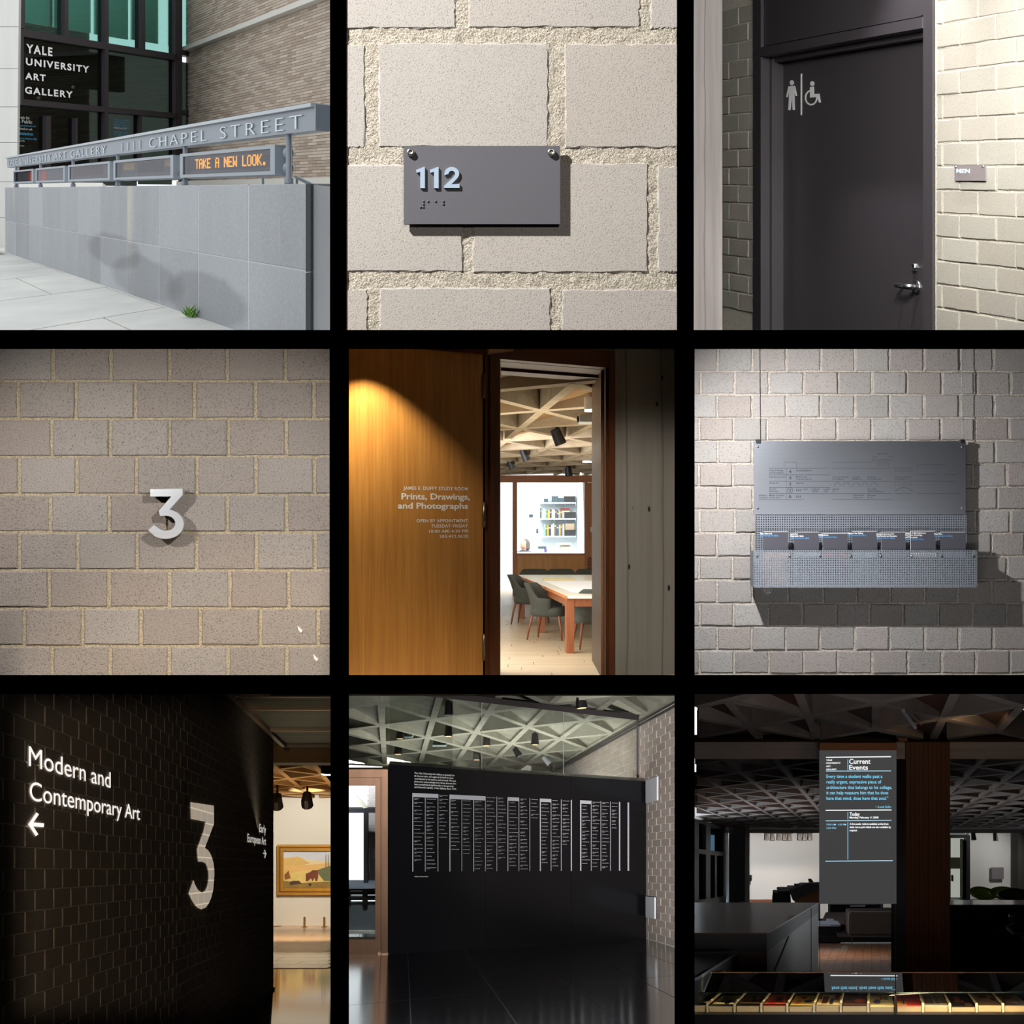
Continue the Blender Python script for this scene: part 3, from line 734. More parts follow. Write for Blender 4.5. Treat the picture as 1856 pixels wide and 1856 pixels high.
# ------------------------------------------------------------------ room 3: washroom door in block wall
r = R3
L('SPOT', 'ceiling_spot', (2.25, 8.75, 4.2), (2.2, 9.6, 1.2), 430, (1, 0.97, 0.95), 0.03, 62, 0.8)
L('SPOT', 'ceiling_spot', (2.75, 8.6, 4.0), (2.3, 9.5, 1.3), 110, (1, 0.97, 0.95), 0.03, 60, 0.8)
L('AREA', 'ceiling_panel', (1.45, 6.9, 2.75), (1.35, 11, 1.8), 120, (1, 0.985, 0.95), 0.9, size_y=0.6)  # added soft fill, brightens the left wall strip
L('AREA', 'ceiling_panel', (2.3, 5.6, 2.75), (2.3, 9.4, 1.6), 80, (1, 0.985, 0.96), 1.4, size_y=0.7)  # broad soft fill added in front of the block wall
C3 = DF(r, 41900.0, -3290); c3 = Par(C3)
mt3 = mortar_mat('cream_mortar', lin(176, 168, 152), lin(226, 220, 205), 90, 0.008)
bl3 = stone('cream_block', lin(166, 162, 150), lin(190, 186, 175), 120, 0.35, 0.004, 0.25, 0.5, 3.0, tint=lin(176, 164, 150), tint_amt=0.4)
V = lambda y: (r.hy - y) * S / F * 9.0047      # heights read along the wall edge at column 1363
def dx(x): return C3.D(x)
def cbox(mb, x0, x1, v0, v1, w0, w1):
    a, b = dx(x0), dx(x1); return mb.hexa([C3.pt(d, v, w) for w in (w0, w1) for d, v in ((a, v0), (b, v0), (b, v1), (a, v1))])
w3 = obj('wall_back', cbox(MB(), 1352, 2050, V(2050), V(-350), -0.3, -0.008), mt3, label='cream block wall right of the washroom door', cat='wall', kind='structure')
w3b = obj('wall_back', cbox(MB(), 120, 346, V(2200), V(-600), -0.3, -0.008), mt3, label='cream block wall strip between pillar and door frame', cat='wall', kind='structure')
ph = 131.6; y0 = 11.0
bh = ph * S / F * 9.0047; pitch = 0.3605
random.seed(5)
for wl_, xa, xb in ((w3, 1364, 1990), (w3b, 150, 344)):
    for k in range(-2, 15):
        vt = V(y0 + ph * k); vb = vt - bh
        off = 8.756 if k % 2 == 1 else 8.576
        d_hi, d_lo = dx(xa), dx(xb)
        m0 = math.ceil((off - d_hi) / pitch) - 1
        d = off - (m0) * pitch
        d = d_hi
        js = [d_hi] + [off + pitch * q for q in range(14, -16, -1) if d_lo + 0.02 < off + pitch * q < d_hi - 0.03] + [d_lo]
        for a, b in zip(js, js[1:]):
            if a - b < 0.05: continue
            if V(-140) < vb or vt < V(2040): pass
            obj('block', MB().block(c3, -a + 0.006, vb + 0.005 + random.uniform(-.002, .002), -b - 0.006, vt - 0.005, 0.03, 0.004, random.uniform(-.003, .003), 0.0025, 3), bl3, wl_)
# board marked concrete pillar at the left
pc = concrete('board_concrete', lin(112, 106, 104), lin(150, 144, 142), 3.0, boards=2.2, stretch=(3, 3, 0.12), bump=0.15)
pf = fplane(10.2)
obj('pillar_left', MB().zbox(pf, r, -20, -200, 166, 2200, -0.9, 0), pc, label='board marked concrete pillar at the corridor corner', cat='pillar', kind='structure', bevel=0.01)
# steel frame, panel over the door, door leaf
dk = plain('dark_steel_paint', lin(66, 62, 66), 0.42, spec=0.5, grain=0.03)
door = obj('door_1', cbox(MB(), 345, 388, V(2200), V(-600), -0.25, 0.012), dk, label='dark steel washroom door and frame in the block wall', cat='door', kind='structure')
Vd = lambda y, x: (r.hy - y) * S / F * dx(x)
obj('jamb', cbox(MB(), 1300, 1352, V(2200), V(-600), -0.25, 0.012), dk, door)
obj('head', cbox(MB(), 388, 1300, Vd(318, 388), Vd(268, 388), -0.25, 0.02), dk, door)
obj('transom_panel', cbox(MB(), 392, 1283, Vd(258, 388), V(-600), -0.1, -0.01), dk, door)
obj('panel_stile', cbox(MB(), 1287, 1300, Vd(258, 388), V(-600), -0.1, 0.012), dk, door)
RC = -0.17                                                  # how far the leaf lies behind the frame
obj('stop', cbox(MB(), 388, 400, V(2200), Vd(318, 388), -0.11, -0.06), dk, door)
obj('head_stop', cbox(MB(), 388, 1300, Vd(318, 388) - 0.035, Vd(318, 388), -0.14, -0.08), dk, door)
leaf = obj('leaf', cbox(MB(), 380, 1330, V(2200), Vd(300, 388), RC - 0.05, RC), dk, door)
obj('wall_cavity', cbox(MB(), 340, 1360, V(2200), V(-600), -0.4, -0.3), BLACK, door)
LF = Frame(C3.fr.O + C3.fr.ez * RC, C3.fr.ex, C3.fr.ey, C3.fr.ez)
pw = plain('sign_white', (0.9, 0.9, 0.9, 1), 0.6)
def crop(x, y): return ((1376 + x / 5.459) - 1256) / S, (20 + y / 5.46) / S   # measured on the enlarged detail
def pict(pts, nm): return obj(nm, MB().prism(LF, [LF.uv(r, *crop(x, y)) for x, y in pts], 0.001, 0.003), pw, leaf)
def disc(cx, cy, rx, ry): return [(cx + rx * math.cos(2 * math.pi * k / 24), cy + ry * math.sin(2 * math.pi * k / 24)) for k in range(24)]
pict(disc(325, 710, 20, 25), 'man_head')
pict([(292, 745), (357, 741), (378, 838), (362, 842), (348, 785), (350, 860), (354, 977), (335, 979), (324, 870), (320, 870), (309, 982), (289, 983), (297, 865), (298, 790), (284, 852), (268, 853)], 'man_body')
pict([(413, 622), (426, 620), (425, 1030), (412, 1031)], 'divider')
pict(disc(528, 718, 21, 24), 'seated_head')
pict([(505, 752), (544, 748), (547, 822), (597, 818), (611, 904), (594, 908), (582, 850), (505, 858)], 'seated_body')
ring = []
for k in range(25):
    a = math.radians(-100 - k * 11.2); ring.append((517 + 63 * math.cos(a), 860 + 77 * math.sin(a) * 1.0 if False else 858 - 77 * math.sin(-a)))
inner = []
for k in range(25):
    a = math.radians(-100 - k * 11.2); inner.append((517 + 49 * math.cos(a), 858 - 61 * math.sin(-a)))
pict(ring + inner[::-1], 'wheel')
satin = plain('satin_steel', lin(205, 205, 206), 0.28, 1.0)
def hp(x, y, w): u, v = LF.uv(r, ((1560 + x / 11.6) - 1256) / S, (440 + y / 11.6) / S, w); return LF.pt(u, v, w)
def lathe(fr, cu, cv, prof, n=24):
    return MB().grid([[fr.pt(cu + q * math.cos(2 * math.pi * k / n), cv + q * math.sin(2 * math.pi * k / n), w) for k in range(n + 1)] for q, w in prof])
u, v = LF.uv(r, ((1560 + 1195 / 11.6) - 1256) / S, (440 + 935 / 11.6) / S)
hd = obj('handle', lathe(LF, u, v, ((0.042, 0), (0.042, 0.009), (0.037, 0.013), (0.012, 0.014), (0.0001, 0.014))), satin, leaf, smooth=True)
obj('lever', MB().tube([LF.pt(u, v, 0.01), LF.pt(u - 0.002, v, 0.05), LF.pt(u - 0.012, v, 0.068), LF.pt(u - 0.035, v, 0.074), LF.pt(u - 0.125, v + 0.0, 0.074), LF.pt(u - 0.150, v, 0.066), LF.pt(u - 0.157, v, 0.045), LF.pt(u - 0.157, v, 0.02)],
    [0.018, 0.018, 0.017, 0.016, 0.015, 0.014, 0.013, 0.012], 14), satin, hd, smooth=True)
u, v = LF.uv(r, ((1560 + 1170 / 11.6) - 1256) / S, (440 + 515 / 11.6) / S)
lk = obj('lock', lathe(LF, u, v, ((0.026, 0), (0.024, 0.02), (0.019, 0.026), (0.014, 0.027), (0.013, 0.022), (0.0001, 0.022))), satin, leaf, smooth=True)
obj('keyway', MB().fbox(Frame(LF.pt(u, v), LF.ex, LF.ey, LF.ez), -0.003, -0.009, 0.003, 0.009, 0.02, 0.0235), DARKM, lk)
# MEN plate
ms = thing('door_sign', c3.pt(-dx(1563), C3.v(1563, 1015), 0.02), 'small brown grey plate reading MEN right of the washroom door', 'sign')
F3 = C3.fr
obj('plate', MB().zbox(F3, r, 1478, 927, 1650, 1013, 0.006, 0.014), plain('brown_grey_plate', lin(140, 130, 131), 0.55), ms)
t3 = MB(); text(t3, F3, r, 'MEN', 1491, 971, 1565, 949, 0.014, 0.012, 1.1, 0.003)
letters(t3, plain('pale_blue_letters', lin(205, 222, 236), 0.5), ms)
for x, y in ((1487, 936), (1640, 934)):
    obj('screw', MB().ball(F3.pt(*F3.uv(r, x, y), 0.014), 0.007, 10, 6), satin, ms, smooth=True)
for x, y in ((1512, 990), (1512, 996), (1520, 990), (1520, 984), (1527, 990), (1533, 984), (1505, 996)):
    obj('braille_dot', MB().ball(F3.pt(*F3.uv(r, x, y), 0.0135), 0.0022, 6, 4), plain('brown_grey_plate', lin(140, 130, 131)), ms)
# ------------------------------------------------------------------ room 6: directory board with leaflets on block wall
r = R6; f6 = fplane(7.5)
L('SPOT', 'ceiling_spot', (0.765, 6.45, 0.70), (1.75, 7.5, -0.35), 185, (1, 0.98, 0.96), 0.02, 120, 1.0)
L('AREA', 'wash_fill', (1.7, 5.6, -0.50), (1.7, 7.5, 0.0), 8, (1, 0.98, 0.97), 1.2, size_y=0.06)  # low fill added to soften the board's shadows
mt6 = mortar_mat('grey_mortar', lin(150, 140, 130), lin(205, 196, 186), 110, 0.008)
bl6 = stone('grey_block', lin(140, 138, 136), lin(172, 170, 168), 150, 0.8, 0.005, 0.4, 0.5, 3.0, tint=lin(160, 146, 140), tint_amt=0.5)
a = f6.uv(r, -30, 1882); b = f6.uv(r, 2600, -24)
w6 = obj('wall_back', MB().fbox(f6, a[0], a[1], b[0], b[1], -0.1, -0.008), mt6, label='grey block wall behind the metal directory board', cat='wall', kind='structure')
Y6 = (-20, 8, 140, 270, 401, 529, 657, 787, 916, 1046, 1177, 1309, 1440, 1570, 1704, 1836, 1880)
random.seed(11)
for k in range(len(Y6) - 1):
    x = (38 if k % 2 == 0 else 135) - 192.0 - 20 * (k == 0); xs = []
    while x < 2300:
        xs.append(x); x += 193 + random.uniform(-6, 6)
        if x > 300: pass
    xs[0] = max(xs[0], -24)
    blockrows(f6, r, [((Y6[k], Y6[k + 1]), tuple(q for q in xs if q < 2050))], 5, 4, bl6, w6, 0.005, 0.002, 4, pr=0.004)
bd = thing('directory_board', f6.pt(*f6.uv(r, 925, 1340), 0.08), 'brushed steel directory board with floor list and perforated leaflet tray', 'directory')
bs = brushed('board_steel', (0.44, 0.47, 0.53, 1), 0.37, (0.6, 1, 50), 0.10); bs2 = plain('perforated_steel', lin(134, 141, 151), 0.45, 0.5)
SB = 0.055
obj('plate', MB().zbox(f6, r, 333, 533, 1511, 942, SB - 0.012, SB), bs, bd)
def perforated(mb, x0, y0, x1, y1, nx, ny, w0, w1, fill=0.48):
    a = f6.uv(r, x0, y1); b = f6.uv(r, x1, y0); du = (b[0] - a[0]) / nx; dv = (b[1] - a[1]) / ny
    h = fill
    for i in range(nx + 1):
        u0 = a[0] + (i - 0.5 + h / 2) * du; u1 = a[0] + (i + 0.5 - h / 2) * du
        mb.fbox(f6, max(u0, a[0]), a[1], min(u1, b[0]), b[1], w0, w1)
    for i in range(nx):
        for j in range(ny + 1):
            v0 = a[1] + (j - 0.5 + h / 2) * dv; v1 = a[1] + (j + 0.5 - h / 2) * dv
            u0 = a[0] + (i + 0.5 - h / 2) * du; u1 = a[0] + (i + 0.5 + h / 2) * du
            mb.quad(f6.pt(u0, max(v0, a[1]), w1), f6.pt(u1, max(v0, a[1]), w1), f6.pt(u1, min(v1, b[1]), w1), f6.pt(u0, min(v1, b[1]), w1))
    return mb
obj('perforated_back', perforated(MB(), 342, 938, 1518, 1300, 90, 28, SB - 0.008, SB - 0.004, 0.5), bs2, bd)
obj('backing', MB().zbox(f6, r, 345, 945, 1505, 1290, 0.02, 0.022), DARKM, bd)
TF = 0.165
tray = obj('tray', perforated(MB(), 310, 1137, 1536, 1342, 94, 16, TF - 0.004, TF, 0.46), bs2, bd)
obj('tray_floor', MB().zbox(f6, r, 318, 1332, 1528, 1340, SB - 0.01, TF - 0.004), bs2, tray)
for x0, x1 in ((312, 316), (1530, 1534)): obj('tray_side', MB().zbox(f6, r, x0, 1142, x1, 1338, SB - 0.01, TF - 0.004), bs2, tray)
for x in (353, 1491):
    for y in (565, 908): obj('screw', MB().ball(f6.pt(*f6.uv(r, x, y), SB), 0.006, 8, 5), satin, bd, smooth=True)
for x in (330, 508, 675, 842, 1008, 1174, 1340, 1515): obj('tray_screw', MB().ball(f6.pt(*f6.uv(r, x, 1169), TF), 0.007, 8, 5), satin, tray, smooth=True)
for x in (356, 1494):
    u, v = f6.uv(r, x, 538); cl = obj('clamp', MB().fbox(f6, u - 0.012, v - 0.006, u + 0.01, v + 0.012, SB - 0.015, SB + 0.008), DARKM, bd)
    u2, v2 = f6.uv(r, x + (-2 if x > 900 else -6), -20); obj('cable', MB().tube([f6.pt(u, v, SB - 0.006), f6.pt(u2, v2, SB - 0.006)], 0.002, 6), plain('cable', lin(150,146,142), 0.6), bd)
eng = plain('engraved', lin(58, 62, 72), 0.6)
m = MB()
def rule(x0, y, x1, y1=None, t=2.0):
    y1 = y if y1 is None else y1
    if abs(x1 - x0) >= abs(y1 - y): m.zbox(f6, r, x0, y - t / 2, x1, y + t / 2, SB, SB + 0.0006)
    else: m.zbox(f6, r, x0 - t / 2, y, x0 + t / 2, y1, SB, SB + 0.0006)
for x0, y, x1 in ((416, 685, 755), (416, 721, 755), (416, 757, 1460), (416, 791, 757), (416, 825, 1100), (358, 859, 608), (500, 651, 568), (768, 651, 995), (768, 685, 1098), (768, 859, 1098), (995, 621, 1018), (1018, 604, 1078), (1078, 621, 1105), (1005, 637, 1095), (1113, 825, 1215), (1238, 825, 1480), (1113, 685, 1215), (1238, 720, 1350), (1385, 720, 1460), (1240, 664, 1400), (1113, 700, 1215)): rule(x0, y, x1)
for x, y, y1 in ((500, 651, 680), (568, 651, 685), (995, 621, 651), (512, 685, 859), (1240, 664, 690)): rule(x, y, x, y1, 1.2)
for x in range(1016, 1082, 8): rule(x, 645, x, 672, 1.2)
for x in range(1120, 1215, 9): rule(x, 765, x, 785, 1.2)
for cx in (797, 848, 900, 950, 1000):
    for k in range(9):
        a0, a1 = math.pi * k / 9, math.pi * (k + 1) / 9
        q = [f6.uv(r, cx + R_ * math.cos(t), 785 - R_ * math.sin(t)) for R_, t in ((18, a0), (20, a0), (20, a1), (18, a1))]
        m.add([f6.pt(u, v, SB + 0.0006) for u, v in q], [(0, 1, 2, 3)])
for k in range(14):
    a0, a1 = math.radians(40 + 100 * k / 14), math.radians(40 + 100 * (k + 1) / 14)
    q = [f6.uv(r, 1165 + R_ * math.cos(t), 855 - R_ * math.sin(t)) for R_, t in ((62, a0), (64.5, a0), (64.5, a1), (62, a1))]
    m.add([f6.pt(u, v, SB + 0.0006) for u, v in q], [(0, 1, 2, 3)])
for k in range(24):
    a0, a1 = 2 * math.pi * k / 24, 2 * math.pi * (k + 1) / 24
    q = [f6.uv(r, 533 + R_ * math.cos(t), 806 - R_ * math.sin(t)) for R_, t in ((13, a0), (15.5, a0), (15.5, a1), (13, a1))]
    m.add([f6.pt(u, v, SB + 0.0006) for u, v in q], [(0, 1, 2, 3)])
obj('engraved_lines', m, eng, bd, kind='stuff')
m = MB()
for t, x0, yb, x1, h in (('4', 526, 711, 540, 15), ('3', 527, 746, 540, 15), ('2', 527, 779, 540, 15), ('1', 531, 812, 536, 13), ('B', 527, 850, 540, 15)): text(m, f6, r, t, x0, yb, x1, yb - h, SB + 0.0008, 0.03)
for t, x0, yb, x1 in (('Prints, Drawings,', 417, 700, 496), ('and Photographs', 417, 713, 498), ('Early European Art', 417, 737, 508), ('African Art', 417, 771, 470), ('Special', 417, 803, 455), ('Exhibitions', 417, 816, 467), ('Media (Lounge)', 417, 839, 500), ('and Lockers', 417, 852, 478), ('Sculpture', 358, 839, 404), ('Courtyard', 358, 852, 407),
        ('Special Exhibitions', 566, 701, 652), ('Modern and', 566, 736, 624), ('Contemporary Art', 566, 748, 652), ('Asian Art', 566, 771, 610), ('Lobby', 603, 804, 632), ('Sculpture', 653, 804, 700), ('Garden', 653, 816, 690), ('Lecture', 721, 804, 757), ('Hall', 721, 816, 742), ('Ancient', 768, 804, 806), ('Art', 768, 816, 782),
        ('American Paintings', 768, 736, 860), ('and Sculpture', 768, 748, 834), ('Special', 881, 736, 917), ('Exhibitions', 881, 748, 932), ('American', 964, 736, 1012), ('Decorative Arts', 964, 748, 1040), ('Art of the', 964, 804, 1012), ('Ancient Americas', 964, 816, 1050), ('Object Study', 882, 839, 945), ('Classroom', 882, 852, 935), ('Education', 964, 839, 1012), ('Room', 964, 852, 992), ('American Paintings', 1113, 736, 1208), ('and Sculpture', 1113, 748, 1180)):
    text(m, f6, r, t, x0, yb, x1, yb - 8, SB + 0.0008, 0.02, res=1)
obj('engraved_text', m, eng, bd, kind='stuff')
m = MB()
for y in (806, 842):
    for k in range(3):
        for dy, hh in ((0, 3), (4, 8)): m.zbox(f6, r, 567 + k * 10, y - 6 + dy, 571 + k * 10, y - 6 + dy + hh, SB, SB + 0.0006)
obj('engraved_symbols', m, eng, bd, kind='stuff')
# leaflets in the tray
cov = plain('leaflet_cover', lin(70, 70, 80), 0.55, grain=0.02); bluet = plain('leaflet_blue', lin(80, 160, 220), 0.6); pap = plain('leaflet_paper', (0.85, 0.86, 0.88, 1), 0.6)
leaf_t = (('Take a New Look',), ('Look Hear', 'Free Audio Guide'), ('Publications',), ('Support the Gallery',), ('Academic Resources for', 'Yale Faculty and Students'), ('James E. Duffy Study Room', 'for Prints, Drawings,', 'and Photographs'), ('Floor Plan',))
leaf_x = ((368, 507, 1038), (540, 677, 1040), (697, 834, 1046), (860, 998, 1036), (1020, 1155, 1040), (1183, 1320, 1035), (1345, 1485, 1040))
leaf_l = ('Take a New Look', 'Look Hear', 'Publications', 'Support the Gallery', 'Academic Resources', 'study room', 'Floor Plan')
art = (lin(190, 150, 130), lin(150, 160, 170), lin(150, 70, 60), lin(140, 160, 175), lin(90, 100, 115), lin(235, 235, 235), lin(110, 130, 150))
for i, (x0, x1, y) in enumerate(leaf_x):
    u0, v0 = f6.uv(r, x0, 1330); u1, v1 = f6.uv(r, x1, y)
    tk = 0.012 + 0.004 * (i % 3)
    # the stack leans back a little
    lean = 0.03
    fl = Frame(f6.pt(u0, v0, TF - 0.03), (1, 0, 0), Vector((0, lean, 1)).normalized(), Vector((0, -1, lean)).normalized())
    h = v1 - v0; w_ = u1 - u0
    t = thing('leaflet', fl.pt(w_ / 2, 0, 0), 'dark leaflets titled %s in the steel tray' % leaf_l[i], 'leaflet', 'leaflets in the directory tray')
    obj('pages', MB().fbox(fl, 0.003, 0, w_ - 0.002, h + 0.002, -tk, -0.0008), pap, t)
    obj('cover', MB().fbox(fl, 0, h * 0.02, w_, h, -0.0008, 0.0), cov, t)
    obj('picture', MB().fbox(fl, 0.0, 0.0, w_, h * 0.62, 0.0, 0.0008), plain('leaflet_art_%d' % i, art[i], 0.6, grain=0.55, gs=14), t)
    if i == 5:
        for q0, q1, c in ((0.42, 0.56, lin(200, 60, 50)), (0.56, 0.66, lin(240, 190, 30)), (0.66, 0.84, lin(40, 150, 140))):
            obj('colour_band', MB().fbox(fl, w_ * q0, h * 0.28, w_ * q1, h * 0.5, 0.0008, 0.0014), plain('band_%d' % int(q0 * 100), c, 0.6), t)
        obj('colour_band', MB().prism(fl, [(w_ * .12, h * .03), (w_ * .48, h * .03), (w_ * .5, h * .3), (w_ * .36, h * .36)], 0.0008, 0.0014), plain('band_blue', lin(70, 70, 170), 0.6), t)
    wt = MB(); bt = MB(); yy = y + 15
    f_w = Frame(fl.O, fl.ex, fl.ey, fl.ez)
    for s_ in leaf_t[i]:
        text(wt, f_w, r, s_, x0 + 7, yy, x0 + 7 + min(len(s_) * 4.6, x1 - x0 - 14), yy - 8.5, 0.0008, 0.03, res=1); yy += 11.5
    text(bt, f_w, r, 'Yale University Art Gallery', x0 + 7, yy, x0 + 7 + 104, yy - 8.5, 0.0008, 0.02, res=1)
    obj('title', wt, WHITE, t); obj('subtitle', bt, bluet, t)
# ------------------------------------------------------------------ coffered ceilings of three-way concrete ribs
class Coffers:
    """ribs in three directions; p across, q along (unstretched), node (0,0) at X0, D0; rows run towards the depth point"""
    def __init__(s, r, X0, D0_, vx, sp, st, skew, v):
        s.r, s.X0, s.D0, s.vx, s.sp, s.st, s.skew, s.v = r, X0, D0_, vx, sp, st, skew, v
    def pt(s, p, q, dv=0.0):
        i = p / (0.866 * s.sp)
        D = s.D0 + (q) * s.st + i * s.skew
        return s.r.XD(s.X0 + p + s.vx * (D - s.D0), D, s.v + dv)
    def node(s, i, j): return i * 0.866 * s.sp, (j + 0.5 * i) * s.sp
    def build(s, name, label, inside, I, J, rib, plate, dark, w=0.068, h=0.24, plate_type=1, wall_top=0.34, base=None, backing=True, cap=300):
        root = base; ribs = []; plates = []
        def ribbox(p0, q0, p1, q1, w_, dv=0.0):
            dx_, dy_ = p1 - p0, q1 - q0; L_ = math.hypot(dx_, dy_); nx, ny = -dy_ / L_ * w_ / 2, dx_ / L_ * w_ / 2
            q = [(p0 + nx, q0 + ny), (p0 - nx, q0 - ny), (p1 - nx, q1 - ny), (p1 + nx, q1 + ny)]
            return MB().hexa([s.pt(a, b, dv) for a, b in q] + [s.pt(a, b, dv + h) for a, b in q])
        n = 0
        for fam in range(3):
            for i in range(I[0], I[1] + 1):
                for j in range(J[0], J[1] + 1):
                    a = s.node(i, j); b = s.node(i, j + 1) if fam == 0 else s.node(i + 1, j) if fam == 1 else s.node(i + 1, j - 1)
                    m = s.pt((a[0] + b[0]) / 2, (a[1] + b[1]) / 2)
                    if not (inside(s.pt(*a)) and inside(s.pt(*b))):
                        if not inside(m): continue
                        # shorten to the part that lies inside
                        ts = [t / 24 for t in range(25) if inside(s.pt(a[0] + (b[0] - a[0]) * t / 24, a[1] + (b[1] - a[1]) * t / 24))]
                        if len(ts) < 2: continue
                        a, b = [(a[0] + (b[0] - a[0]) * t, a[1] + (b[1] - a[1]) * t) for t in (ts[0], ts[-1])]
                    ribs.append((m.y, ribbox(a[0], a[1], b[0], b[1], w * (1.12 if fam == 0 else 1.0), 0.0 if fam == 0 else 0.0015 * fam)))
        for i in range(I[0], I[1] + 1):
            for j in range(J[0], J[1] + 1):
                for ty in (1, 2):
                    t = (s.node(i, j), s.node(i, j + 1), s.node(i + 1, j)) if ty == 1 else (s.node(i + 1, j), s.node(i + 1, j + 1), s.node(i, j + 1))
                    c = (sum(k[0] for k in t) / 3, sum(k[1] for k in t) / 3)
                    cp = s.pt(*c)
                    if sum(inside(s.pt(*k)) for k in t) < 2: continue
                    if ty == plate_type:
                        hs = (0.035, 0.035, h * 0.75); mt = plate; nm = 'coffer_panel'
                        vs = [s.pt(k[0], k[1], q) for k, q in zip(t, hs)]; m = MB().add(vs + [p + Vector((0, 0, 0.03)) for p in vs], [(0, 1, 2), (5, 4, 3), (0, 3, 4, 1), (1, 4, 5, 2), (2, 5, 3, 0)])
                        plates.append((cp.y, m))
        for nm, lst, mt in (('rib', ribs, rib), ('coffer_panel', plates, plate)):
            lst.sort(key=lambda t: t[0]); rest = MB()
            for k, (_, m) in enumerate(lst):
                if k < cap: obj(nm, m, mt, root)
                else: rest.add(m.v, m.f)
            if rest.v: obj(nm + 's', rest, mt, root, kind='stuff')
        if backing:
            bb = []
            for i in range(4 * I[0], 4 * I[1] + 8):
                bb.append([s.pt(*s.node(i / 4, j / 4), wall_top) for j in range(4 * J[0], 4 * J[1] + 8)])
            m = MB()
            for a in range(len(bb) - 1):
                for b in range(len(bb[0]) - 1):
                    q = [bb[a][b], bb[a + 1][b], bb[a + 1][b + 1], bb[a][b + 1]]
                    if all(inside(k) for k in q): m.quad(*q)
            if m.v: obj('slab_above', m, dark, root)  # dark slab: the coffers' shade is put into its colour

# ------------------------------------------------------------------ room 5: oak door beside the study room
r = R5
def prof_box(name, secs, mat, **k):
    m = MB(); 
    for D, X0, X1, Z0, Z1 in secs: m.v += [Vector((X0, D, Z0)), Vector((X1, D, Z0)), Vector((X1, D, Z1)), Vector((X0, D, Z1))]
    for s_ in range(len(secs) - 1):
        for i in range(4): m.f.append((s_ * 4 + i, s_ * 4 + (i + 1) % 4, s_ * 4 + 4 + (i + 1) % 4, s_ * 4 + 4 + i))
    n = len(secs) * 4; m.f.append((n - 4, n - 3, n - 2, n - 1))
    return obj(name, m, mat, **k)
whitew = plain('white_wall', lin(236, 236, 232), 0.9)
prof_box('wall_partition', ((8.2, -0.9, 0.9, -0.9, 0.9), (9.05, -1.0, 1.0, -1.0, 1.0), (15.3, -1.68, 1.68, -1.69, 1.69), (16.2, -2.6, 2.7, -1.79, 1.75), (17, -4, 4.5, -1.84, 1.75), (47, -4, 4.5, -1.84, 1.75)), whitew, label='white lining of the study room', cat='wall', kind='structure')
W5 = DF(r, -97542.0, 11700); W5.fr = Frame(W5.fr.O, W5.fr.ex, W5.fr.ey, (0, -1, 0)); F5_ = W5.fr
oak = wood('oak', lin(172, 112, 50), lin(210, 150, 78), 7.0, (9, 9, 0.35), 0.33, 0.5, 0.06)
walnut = wood('brown_wood', lin(74, 38, 18), lin(110, 62, 32), 6.0, (10, 10, 0.5), 0.4, 0.4, 0.05)
walnut_h = wood('brown_wood_level', lin(74, 38, 18), lin(110, 62, 32), 6.0, (0.5, 10, 10), 0.4, 0.4, 0.05)
def lv5(x, y0, x0=0): return 950 + (y0 - 950) * (11700 - x) / (11700 - x0)
def w5box(mb, x0, x1, yt, yb, w0, w1, xr=None):
    """upright piece of the door wall; rows read at column xr"""
    xr = x0 if xr is None else xr
    a, b = W5.D(x0), W5.D(x1); vt, vb = W5.v(xr, yt), W5.v(xr, yb)
    return mb.hexa([W5.pt(d, v, w) for w in (w0, w1) for d, v in ((a, vb), (b, vb), (b, vt), (a, vt))])
BOT = 1870
d5 = obj('door_2', w5box(MB(), -16, 766, 0, BOT, -0.045, 0.0, 766), oak, label='oak door leaf with white study room lettering', cat='door', kind='structure')
d5.data.vertices  # (leaf top follows the head of the frame)
fr5 = obj('trim_1', w5box(MB(), 776, 806, -30, BOT, -0.1, 0.015), walnut, label='dark brown wooden frame around the oak door and study opening', cat='door frame', kind='structure')
obj('head', w5box(MB(), -16, 806, -30, 44, -0.1, 0.012, 766), walnut_h, fr5)
obj('mullion', w5box(MB(), 806, 862, -30, BOT, -0.12, 0.03), walnut, fr5)
obj('opening_head', w5box(MB(), 862, 1505, -30, 72, -0.12, 0.02, 862), walnut_h, fr5)
obj('opening_reveal', w5box(MB(), 862, 1460, 70, 74, -1.0, -0.12, 862), walnut_h, fr5)
obj('soffit', w5box(MB(), 862, 1450, 74, 92, -0.55, -0.5, 862), walnut_h, fr5)
obj('jamb', w5box(MB(), 1470, 1506, 60, BOT, -0.12, 0.03, 1470), walnut, fr5)
obj('jamb', w5box(MB(), 1453, 1471, 60, BOT, -0.2, 0.0, 1470), walnut, fr5)
obj('jamb_reveal', w5box(MB(), 1437, 1456, 60, BOT, -1.3, -0.2, 1470), wood('lit_wood', lin(140, 92, 62), lin(176, 126, 92), 6.0, (10, 10, 0.5), 0.35), fr5)  # the light on this face is put into a paler wood colour
obj('door_back', w5box(MB(), -16, 806, -30, BOT, -0.2, -0.15, 766), BLACK, fr5)
hgm = plain('hinge_metal', lin(120, 105, 90), 0.35, 0.9)
for y0, y1 in ((150, 290), (873, 1014), (1612, 1760)):
    h = obj('hinge', w5box(MB(), 765, 779, y0, y1, 0.0, 0.012), hgm, d5)
    obj('hinge_pin', MB().tube([W5.pt(W5.D(772), W5.v(772, y1), 0.012), W5.pt(W5.D(772), W5.v(772, y0), 0.012)], 0.010, 8), hgm, h, smooth=True)
t5 = MB(); t5b = MB()
